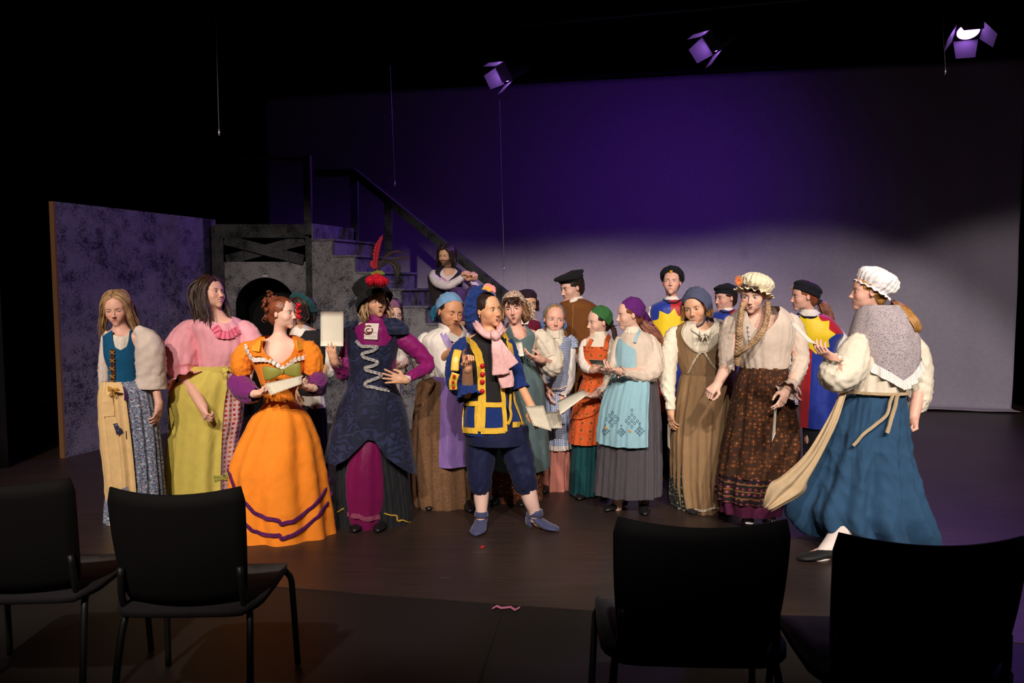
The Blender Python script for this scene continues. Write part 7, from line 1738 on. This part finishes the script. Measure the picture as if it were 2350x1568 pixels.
def guard(view, Y, base, label, head, beret, rows, tab, sleeves, arms, neck, badgec, hair, mouth='closed', extra=None, tors=None):
    p = Person(view, Y, base, label, T_ROSY * .95, LIP_N, group='guards in tabards')
    p.head(*head[:3], head[3], head[4], head[5], mouth=mouth, eyes=head[6], brow=(.12, .07, .05), browt=.008, frown=.6 if mouth == 'frown' else 0)
    p.torso(*tors, depth=.12); p.legs((base[0] - 28, gy(p) - 40, 0), (base[0] + 28, gy(p) - 40, 0))
    for a in arms: p.arm(*a)
    p.body()
    p.ring('undershirt', neck, WHITE, .9, off=.004)
    m = tabard_mat('tabard_%s' % label[:8].replace(' ', '_') + str(int(base[0])), *tab(p))
    p.ring('tabard', rows, m, .70, fold=foldfn(int(base[0]), (5, 8), .03), off=.012, n=90)
    c0 = rows[0]; pts = [(c0[1] + 2, c0[0] - 2), (c0[1] * .72 + c0[2] * .28, c0[0] + 14), ((c0[1] + c0[2]) / 2, c0[0] + 18), (c0[1] * .28 + c0[2] * .72, c0[0] + 14), (c0[2] - 2, c0[0] - 2)]
    p.strip('neck_binding', pts, .012, NAVYB, push=.008)
    for q in sleeves: p.sleeve('sleeve', q, WHITE, fold=foldfn(4, (5, 8), .08))
    lw = rows[-1]
    p.ring('trousers', [(lw[0] - 30, lw[1] + 8, lw[2] - 8), (lw[0] + 150, lw[1] + 16, lw[2] - 14), (gy(p) - 25, lw[1] + 22, lw[2] - 20)], BLACKC, .7, fold=skfold(3, .05))
    for sx in (-.10, .10): p.shoe(p.base + [sx, 0, .05], p.base + [sx, -.2, 0], BLACKL)
    hair_cap(p, hair, grow=-.004)
    d = dome(p, 'beret', NAVYB, **beret); badge(p, d, badgec)
    if extra: extra(p)
guard(VE, 6.6, (130, 1236), 'guard in red, blue and yellow tabard facing forward, behind the purple kerchief', (142, 158, 142, -6, -8, 0, 'half'),
      dict(a=36, b=0, c=(0, .06, .14), prof=[(-.06, 1.02), (-.02, 1.10), (.06, 1.22), (.15, 1.28), (.25, 1.12), (.32, .7), (.34, .03)]),
      [(248, 100, 188), (262, 70, 208), (282, 35, 232), (330, 22, 238), (450, 28, 232), (600, 35, 225), (830, 25, 238)],
      lambda p: ((p.q(118, 380)[0] - p.base[0]), p.q(118, 400)[2] - p.base[2], 100 * p.sc, False),
      [[(40, 290, 0, 20), (30, 400, 0, 30), (40, 540, 0, 28), (50, 640, 0, 18)], [(225, 290, 0, 20), (240, 400, 0, 30), (232, 540, 0, 28), (225, 640, 0, 18)]],
      [((38, 300), (28, 450, 0), (45, 640, 0), dict(to=(50, 720, 0), n=(1, 0, 0))), ((228, 300), (240, 450, 0), (228, 640, 0), dict(to=(225, 720, 0), n=(-1, 0, 0), side=-1))],
      [(232, 112, 172), (245, 106, 180), (262, 95, 195)], (0, -.47, .30), HB_DARK, 'closed', tors=((142, 245), (60, 280), (215, 280), (135, 370, 85), (132, 480, 74), (132, 600, 82)))
guard(VE, 6.7, (455, 1225), 'frowning guard in navy beret between the blue bonnet and cream mob cap', (425, 238, 142, -52, 6, 0, 'half'),
      dict(a=8, b=-4, c=(0, .06, .15), prof=[(-.04, 1.03), (.02, 1.05), (.09, 1.05), (.16, 1.16), (.22, 1.10), (.32, .7), (.37, .03)]),
      [(300, 395, 470), (315, 370, 505), (335, 345, 535), (400, 335, 545), (600, 345, 535), (830, 340, 545)],
      lambda p: ((p.q(430, 380)[0] - p.base[0]), p.q(430, 480)[2] - p.base[2], 90 * p.sc, False),
      [[(350, 350, 0, 20), (340, 450, 0, 28), (350, 600, 0, 22)], [(530, 350, 0, 20), (545, 450, 0, 28), (535, 600, 0, 22)]],
      [((350, 350), (340, 500, 0), (350, 650, 0), dict(to=(352, 720, 0), n=(1, 0, 0))), ((530, 350), (545, 500, 0), (535, 650, 0), dict(to=(535, 720, 0), n=(-1, 0, 0), side=-1))],
      [(290, 405, 460), (302, 398, 475), (315, 380, 490)], (-.26, -.34, .22), HB_DARK, 'frown', tors=((435, 305), (365, 335), (510, 335), (440, 430, 80), (440, 560, 70), (440, 660, 80)))
def pony(p):
    ponytail(p, [(292, 232, .04), (312, 262, .03), (332, 300, .0), (350, 345, -.05)], (10, 24, 24, 12), HB_RED, n=50)
    mb = MB(); mb.sphere(p.q(290, 236, .04), .026); mb.build('hair_tie', BLACKC, p.root)
guard(VF, 6.2, (270, 1095), 'guard in red and blue tabard with ponytail, behind the raised script', (216, 206, 140, -70, 4, 0, 'half'),
      dict(a=26, b=-2, c=(0, .10, .14), prof=[(-.08, 1.12), (-.02, 1.14), (.06, 1.12), (.12, 1.18), (.20, 1.14), (.32, .74), (.37, .03)]),
      [(288, 190, 300), (300, 172, 330), (325, 158, 358), (360, 152, 385), (390, 150, 398), (430, 165, 372), (520, 185, 358), (640, 192, 375), (825, 196, 385)],
      lambda p: ((p.q(232, 380)[0] - p.base[0]), p.q(232, 380)[2] - p.base[2], 88 * p.sc, False),
      [[(370, 370, 0, 22), (388, 410, 0, 34), (395, 470, 0, 36), (385, 560, 0, 30)], [(170, 370, 0, 20), (160, 450, 0, 28), (165, 560, 0, 24)]],
      [((365, 375), (390, 500, 0), (375, 600, -.05), dict(to=(370, 660, -.05), n=(-1, 0, 0), side=-1)), ((175, 375), (160, 500, 0), (170, 620, 0), dict(to=(172, 690, 0), n=(1, 0, 0)))],
      [(268, 200, 275), (282, 196, 290), (298, 180, 312)], (-.04, -.46, .20), HB_RED, 'frown', pony, tors=((245, 290), (175, 340), (365, 340), (262, 430, 95), (268, 540, 80), (272, 660, 90)))
# 17 --- woman in blue bonnet
def p_bonnet():
    p = Person(VE, 5.42, (300, 1400), 'smiling woman in slate blue bonnet and taupe pinafore with white braid', T_WARM, LIP_P)
    p.head(268, 290, 182, -18, 10, -9, mouth='smile', eyes='half', iris=(.05, .04, .03), brow=(.12, .07, .04), browt=.008)
    p.torso((300, 372), (160, 420), (425, 400), (300, 500, 125), (315, 640, 110), (310, 780, 130), depth=.135)
    p.legs((242, 1385, 0), (382, 1400, 0))
    p.arm((165, 425), (118, 640, 0), (136, 830, -.08), dict(to=(140, 920, -.09), n=(.9, .4, 0), side=-1, curl=(.2, .25, .3, .35)), r=(.04, .034, .027))
    p.arm((425, 410), (450, 600, .04), (420, 740, .0), dict(to=(415, 800, 0), n=(-1, 0, 0), side=-1))
    p.body()
    cr = cloth('cream_blouse', srgb(226, 216, 196), wr=.5)
    p.ring('blouse', [(345, 255, 372), (362, 225, 395), (395, 170, 432), (440, 150, 440), (520, 165, 436), (600, 185, 436), (650, 200, 440)], cr, .74, neck=[(0, 0), (235, 0), (262, .18), (275, .22), (292, .14), (320, 0), (360, 0)], fold=GATH(2, .04), off=.006, n=100)
    wl = sheet(p, 'collar', [(372, 352, .0), (352, 388, -.08), (330, 418, -.15), (310, 442, -.165)], [(428, 378, .02), (418, 405, -.06), (378, 428, -.13), (322, 444, -.17)], cr, bulge=.02)
    sheet(p, 'collar', [(232, 385, -.04), (236, 402, -.10), (255, 420, -.14), (292, 442, -.16)], [(262, 384, -.08), (270, 400, -.12), (282, 418, -.15), (300, 442, -.165)], cr, bulge=.01)
    bow(p, (318, 430, -.21), 30, 14, cr, 0, 'neck_bow', tails=2, dy=0)
    tp = cloth('taupe_linen', srgb(142, 112, 80), wr=.55, wscale=9)
    N = [(0, 0), (205, 0), (226, .05), (238, .36), (254, .50), (270, .53), (286, .50), (302, .36), (316, .05), (330, 0), (360, 0)]
    p.ring('pinafore_bodice', [(362, 222, 398), (395, 168, 434), (440, 150, 440), (520, 165, 436), (600, 185, 436), (650, 200, 442)], tp, .76, theta=(196, 340), neck=N, off=.016, n=110)
    lb = cloth('ivory_braid', srgb(214, 200, 176), .9, wr=1, wscale=90)
    p.strip('braid_trim', [(228, 392), (232, 440), (246, 480), (272, 505), (300, 515), (330, 508), (360, 488), (386, 455), (400, 410)], .014, lb, push=.006)
    p.strip('braid_trim', [(232, 638), (262, 580), (290, 535), (305, 515), (325, 550), (350, 590), (385, 632)], .014, lb, push=.006)
    df = cloth('dark_floral', srgb(30, 30, 32), wr=.3, pat=calico(60, [(srgb(120, 128, 110), 1)], .58))
    p.ring('underskirt', [(800, 150, 440), (1000, 138, 435), (1200, 130, 430), (1310, 132, 440), (1362, 150, 440)], df, .70, fold=skfold(72, .10, (9, 15, 22)), n=170, nv=54)
    p.ring('pinafore_skirt', [(640, 206, 444), (665, 196, 450), (760, 178, 448), (900, 158, 440), (1050, 150, 438), (1200, 152, 438), (1300, 168, 438), (1352, 182, 440)], tp, .84, fold=skfold(72, .10, (9, 15, 22)), n=170, nv=54, off=.020)
    p.strip('lace_hem', [(180, 1318), (215, 1345), (255, 1362), (300, 1366), (350, 1358), (400, 1345), (435, 1330)], .014, lb, push=.004, wave=.002)
    sf = foldfn(15, (5, 9, 13), .07)
    p.sleeve('sleeve', [(178, 400, 0, 26), (152, 440, 0, 46), (130, 520, 0, 52), (118, 620, 0, 50), (118, 700, -.02, 44), (126, 750, -.05, 34), (134, 780, -.07, 28), (136, 832, -.08, 26)], cr, fold=sf, n=44, nv=46)
    p.sleeve('sleeve', [(412, 395, 0, 24), (435, 450, 0, 40), (450, 560, .02, 42), (438, 680, .02, 34), (422, 735, 0, 24)], cr, fold=sf, n=40)
    for x in (240, 378): an = p.q(x, gy(p) - 70, 0); p.shoe(an, an + np.array([-.02, -.2, 0]), BLACKS, high=.26, name='boot', w=.05, L=.25)
    hair_cap(p, HB_GOLD, fz=-.02)
    hair_fall(p, HB_GOLD, L=.12, n=20, r=.006, back=False, low=True)
    bn = cloth('slate_bonnet', srgb(78, 82, 110), wr=.7, wscale=30)
    d = dome(p, 'bonnet', bn, a=74, b=4, c=(.02, .06, .01), rx_=.375, ry_=.475, prof=[(-.30, 1.06, .01, .06), (-.27, 1.12, .01, .05), (-.12, 1.16, .01, .0), (.05, 1.22, .015, .0), (.20, 1.14, .03, -.04), (.34, .84, .04, -.08), (.42, .45, .03, -.10), (.44, .03, 0, -.10)], waves=19, closed=False)
    p.locks('bonnet_tie', [[(.34, -.10, -.25), (.22, -.22, -.45), (.02, -.34, -.52)], [(-.34, -.10, -.25), (-.22, -.22, -.45), (-.02, -.34, -.52)]], 2, .010, bn, jit=0, taper=False, parent=d)
    paper(VE, 5.35, [(122, 905), (136, 915), (132, 1040), (122, 1025)], 'dark-edged sheet hanging from the hand beside the taupe pinafore', PARCH, (-.16, -.04, -.04, -.16), bend=.001)
p_bonnet()
# 19 --- cream mob cap and braids
def p_braids():
    p = Person(VE, 5.04, (560, 1470), 'leaning woman with long braids, cream mob cap and brown patterned skirt', T_FAIR, LIP_P)
    p.head(572, 226, 182, -12, 10, 2, dy=-.06, mouth='open', eyes='open', iris=(.12, .14, .14), gaze=-.4, brow=(.14, .09, .06), browt=.008, wide=1.04, jaw=1.08)
    p.torso((600, 335, ), (465, 365), (760, 350), (610, 460, 150), (620, 590, 125), (620, 740, 150), depth=.14)
    p.legs((535, 1400, 0), (652, 1420, 0))
    p.arm((465, 380), (432, 600, -.02), (382, 700, -.18), dict(to=(335, 742, -.22), n=(.3, .6, -.8), side=1, curl=(.75, .8, .85, .9), thumb=.6), r=(.042, .040, .028))
    p.arm((760, 365), (826, 600, -.04), (746, 735, -.24), dict(to=(712, 832, -.30), n=(-.5, .8, 0), side=-1, curl=(.30, .34, .4, .45), thumb=.5), r=(.042, .036, .026))
    p.body()
    p.ring('blouse', [(284, 520, 716), (300, 496, 740), (330, 462, 768), (380, 440, 790), (450, 446, 790), (530, 476, 768), (606, 500, 752)], PEASANT, .74, neck=[(0, 0), (215, 0), (240, .10), (262, .36), (272, .42), (284, .34), (310, .08), (330, 0), (360, 0)], fold=GATH(3, .045), off=.006, n=110)
    p.strip('placket', [(552, 385), (556, 430), (560, 480)], .012, LACE, push=.006, wave=.002)
    pr_ = cloth('paisley_print', srgb(58, 34, 20), wr=.4, pat=medallions(38, [(.46, srgb(104, 58, 26)), (.34, srgb(44, 24, 16)), (.24, srgb(140, 76, 34)), (.12, srgb(180, 150, 100)), (.06, srgb(130, 30, 24))], .55))
    p.ring('skirt', [(600, 500, 752), (640, 486, 760), (700, 468, 774), (800, 450, 790), (900, 432, 806), (1000, 410, 818), (1100, 394, 812), (1170, 380, 790)], pr_, .78, fold=skfold(81, .085, (8, 13, 19)), n=160, nv=50)
    bd = cloth('paisley_border', srgb(26, 20, 26), wr=.4, pat=lambda t, uv, ob, col: stripes(.045, srgb(120, 84, 40), .2, 1)(t, uv, ob, medallions(30, [(.3, srgb(140, 40, 44)), (.2, srgb(60, 50, 90)), (.1, srgb(214, 150, 50))])(t, uv, ob, col)))
    p.ring('border', [(1165, 381, 792), (1230, 374, 770), (1302, 372, 745)], bd, .78, fold=skfold(81, .115, (8, 13, 19)), n=160, nv=16)
    p.ring('underskirt', [(1200, 390, 760), (1300, 385, 735), (1370, 392, 720)], cloth('plum_underskirt', srgb(84, 24, 58), wr=.4), .74, fold=skfold(81, .10), n=110)
    sf = foldfn(15, (5, 9, 13), .06)
    p.sleeve('sleeve', [(470, 345, 0, 30), (448, 390, 0, 46), (434, 450, 0, 46), (430, 530, -.02, 42), (432, 590, -.03, 42), (430, 622, -.04, 40)], PEASANT, fold=sf, n=44, nv=40, cap=False)
    p.sleeve('sleeve', [(752, 332, 0, 30), (782, 380, 0, 50), (808, 470, -.01, 52), (822, 570, -.03, 46), (806, 640, -.09, 40), (782, 690, -.16, 34), (764, 712, -.20, 30)], PEASANT, fold=sf, n=44, nv=46, cuff=dict(flare=1.7, len=.05, wave=7))
    for x, dy, tx in ((536, 0, -.01), (655, -.04, -.05)):
        p.sleeve('stocking', [(x + 4, 1290, dy, 34), (x + 2, 1370, dy, 31), (x, gy(p, dy) - 34, dy, 26)], STOCK, crease=0)
        ss = cloth('white_sock', srgb(238, 228, 232), wr=.1)
        an = p.q(x, gy(p, dy) - 60, dy); p.shoe(an + [0, 0, .02], an + np.array([tx, -.19, 0]), ss, w=.040, L=.215, name='sock', high=an[2] + .03)
        sh = p.shoe(an, an + np.array([tx, -.2, 0]), BLACKL, straps=1, w=.044)
        for v in sh.data.vertices:
            if v.co.z + sh.location.z > .036 and v.index < 112: v.co.z = .036 - sh.location.z
    hair_cap(p, HB_BLOND)
    fringe(p, HB_BROWN, z=.15, n=20, r=.005)
    hb = hair_mat('braid_blond', srgb(130, 96, 64), srgb(206, 168, 126))
    braid(p, [(520, 262, -.08), (508, 330, -.16), (500, 410, -.22), (494, 480, -.22), (488, 560, -.20), (490, 600, -.19)], .0118, hb, n=150)
    braid(p, [(650, 262, -.06), (648, 330, -.14), (628, 400, -.22), (588, 460, -.24), (545, 500, -.24)], .0125, hb, n=150)
    ponytail(p, [(548, 498, -.24), (510, 520, -.24), (468, 545, -.24)], (9, 13, 4), hb, n=26, name='braid_end')
    mc = cloth('cream_mobcap', srgb(234, 220, 190), wr=.6)
    d = mobcap(p, mc, a=24, puff=1.30, b=8, c=(.04, .10, .17), brim=1.46, amp=.12)
    orr = cloth('orange_felt', srgb(232, 130, 70)); mb = MB(); c0 = p.q(494, 150, -.17)
    for i in range(12):
        a = i * .52; mb.tube([c0, c0 + np.array([math.cos(a) * .018, -.008, math.sin(a) * .022]), c0 + np.array([math.cos(a) * .028, -.012 + .005 * (i % 3), math.sin(a) * .038])], [.004, .005, .001], n=5, flat=.4)
    mb.build('felt_flower', orr, d)
    paper(VE, 5.04, [(686, 828), (697, 826), (690, 960), (672, 1003)], 'narrow sheet seen edge-on hanging against the brown patterned skirt', PARCH, (-.34, -.28, -.28, -.34), bend=.001)
p_braids()
# 21 --- white mob cap, shawl and blue skirt
def p_shawl():
    p = Person(VF, 4.62, (560, 1425), 'striding woman in white mob cap, grey shawl and long blue skirt', T_ROSY, LIP_P)
    p.head(520, 184, 182, -78, 0, 0, mouth='closed', eyes='half', brow=(.24, .15, .09), browt=.007, iris=(.2, .25, .3))
    p.torso((565, 282), (470, 350), (720, 350), (590, 470, 125), (560, 640, 118), (550, 760, 140), depth=.15)
    hp = p.hipc
    k1 = p.q(450, 1080, -.05); a1 = p.q(335, 1400, -.18); k2 = p.q(600, 1100, .1); a2 = p.q(560, 1370, .18)
    p.pr += [Cc(hp + [-.06, 0, 0], k1, .07, .05, .03), Cc(k1, a1, .05, .032, .02), Cc(a1, a1 + [-.16, -.02, -.05], .028, .018, .02), Cc(hp + [.06, 0, 0], k2, .07, .05, .03), Cc(k2, a2, .05, .032, .02), Cc(a2, a2 + [-.1, -.02, -.05], .026, .018, .02)]
    p.arm((480, 420, -.04), (388, 575, -.14), (352, 500, -.24), dict(to=(262, 442, -.28), n=(.1, .5, 1), side=1, curl=(.35, .4, .46, .5), thumb=.6), r=(.042, .038, .028))
    p.arm((715, 420, .04), (768, 620, .04), (736, 780, -.04), dict(to=(736, 870, -.05), n=(-1, -.25, 0), side=1, curl=(.95, 1.0, 1.0, 1.0), thumb=.7), r=(.042, .040, .030))
    p.body()
    cb = cloth('cream_billow', srgb(226, 216, 196), wr=.6, wscale=10)
    p.ring('blouse', [(330, 470, 720), (420, 440, 740), (520, 425, 738), (600, 410, 722), (650, 405, 712), (665, 408, 704)], cb, .72, fold=GATH(3, .06), off=.004, n=100)
    sf = foldfn(16, (5, 8, 13), .09)
    p.sleeve('sleeve', [(480, 400, -.04, 40), (455, 470, -.08, 72), (430, 545, -.12, 82), (385, 590, -.16, 74), (345, 585, -.19, 58), (338, 550, -.21, 44), (350, 512, -.23, 28)], cb, fold=sf, n=54, nv=50, cuff=dict(flare=1.5, len=.025, wave=8))
    p.sleeve('sleeve', [(715, 400, .04, 34), (752, 470, .06, 54), (768, 560, .06, 58), (766, 640, .05, 58), (756, 700, .04, 56), (742, 735, .02, 42), (734, 752, .01, 26)], cb, fold=sf, n=54, nv=44)
    bs = cloth('denim_blue_linen', srgb(40, 74, 106), wr=.65, wscale=6)
    p.ring('skirt', [(652, 402, 706), (690, 384, 712), (760, 352, 716), (860, 306, 722), (960, 262, 736), (1060, 222, 752), (1140, 168, 772), (1210, 128, 792), (1270, 150, 808), (1330, 205, 824), (1384, 290, 838)], bs, .72, vend=[(0, 1), (180, .93), (225, .965), (270, 1), (330, 1), (360, 1)], fold=foldfn(91, (4, 7, 11, 16), .36, (.15, 1), 1.2, 1.0), n=220, nv=80, crease=.014, sup=1.0)
    sh_ = cloth('grey_calico_shawl', srgb(176, 164, 168), wr=.55, wscale=9, pat=dots(150, srgb(92, 84, 96), .30, rnd=1))
    VEND = [(0, .72), (60, .7), (150, .60), (180, .60), (205, .60), (240, .72), (280, .90), (300, 1.0), (318, .92), (340, .78), (360, .72)]
    rows = [(246, 492, 652), (262, 486, 660), (300, 468, 690), (350, 452, 722), (400, 440, 744), (470, 438, 752), (540, 446, 752), (600, 455, 748)]
    p.ring('shawl', rows, sh_, .70, vend=VEND, fold=foldfn(17, (3, 5, 8), .05, (1, .6)), off=.022, n=130, nv=50)
    Vg, th, nv = p.grid; e = Vg[-1]; ctr = e.mean(0); out = e - ctr; out[:, 2] = 0; out /= np.linalg.norm(out, axis=1)[:, None]
    m = len(e); w = np.sin(np.arange(m) * 2 * math.pi * 26 / m)[:, None]; V = []
    up = .012; lv = [e + [0, 0, up] + out * .003, e + out * (.010 + .006 * w) - [0, 0, .018], e + out * (.018 + .012 * w) - [0, 0, .045]]
    V = np.concatenate(lv); Fc = [(i * m + j, (i + 1) * m + j, (i + 1) * m + (j + 1) % m, i * m + (j + 1) % m) for i in range(2) for j in range(m)]
    uvv = np.array([(j * .012, i * .03) for i in range(3) for j in range(m)])
    mk('eyelet_ruffle', V, Fc, cloth('eyelet', srgb(232, 226, 220), wr=.4, pat=dots(90, srgb(150, 140, 146), .18, rnd=.1)), p.root, uv=uvv)
    bg = cloth('beige_apron', srgb(188, 164, 130), wr=.5)
    sheet(p, 'apron', [(392, 668, -.10), (330, 790, -.20), (225, 950, -.26), (110, 1060, -.28), (55, 1100, -.28), (20, 1208, -.28)], [(420, 672, -.16), (378, 800, -.24), (300, 960, -.27), (240, 1080, -.28), (216, 1145, -.28), (62, 1226, -.30)], bg, n=20, m=40, fold=.016, waves=2.2, thick=.004, bulge=.02)
    p.ring(None, [(652, 402, 706), (690, 384, 712), (760, 352, 716), (860, 306, 722), (960, 262, 736), (1060, 222, 752), (1140, 168, 772)], bs, .72, fold=foldfn(91, (5, 8, 12, 17), .02, (.30, 1)), off=.012, n=120)
    p.strip('waistband', [(410, 666), (480, 660), (560, 656), (640, 656), (700, 660)], .016, bg, push=.010)
    p.strip('apron_tie', [(625, 660), (612, 710), (598, 765), (560, 805), (510, 845), (456, 912)], .017, bg, push=.022); p.strip('apron_tie', [(645, 658), (632, 720), (615, 790), (598, 850)], .022, bg, push=.024)
    p.sleeve('stocking', [(415, 1300, -.14, 60), (365, 1370, -.17, 48), (318, 1420, -.20, 38), (285, 1452, -.225, 32), (262, 1466, -.24, 26)], STOCK, crease=0)
    p.sleeve('stocking', [(560, 1300, .14, 44), (556, 1370, .18, 34), (552, 1408, .2, 28)], STOCK, crease=0)
    fl = cloth('black_flat', (.010, .010, .011), .6, wr=.2)
    an = np.array(p.q(340, 1450, -.22)); an[1] = 4.40; p.shoe(an, an + np.array([-.2, -.045, 0]), fl, L=.27, name='shoe', w=.05)
    an = np.array(p.q(565, 1380, .2)); p.shoe(an, an + np.array([-.2, 0, 0]), fl)
    sk = p.shoe(np.array([an[0] - 9, 0, 0]), np.array([an[0] - 9.2, 0, 0]), STOCK) if False else None
    hair_cap(p, HB_GOLD)
    ponytail(p, [(640, 236, .06), (672, 270, .0), (702, 320, -.06), (727, 360, -.08), (722, 392, -.08)], (12, 30, 40, 42, 18), HB_GOLD, n=80, jit=0)
    d = mobcap(p, cloth('white_mobcap', srgb(236, 232, 232), wr=.6), a=30, puff=1.24, b=0, c=(0, .16, .16), brim=1.22, amp=.08)
    paper(VF, 4.62, [(150, 332), (162, 320), (274, 434), (236, 424)], 'white sheet seen nearly edge-on in the outstretched hand of the woman in the grey shawl', CARD, (-.36, -.26, -.24, -.36), bend=.002)
p_shawl()
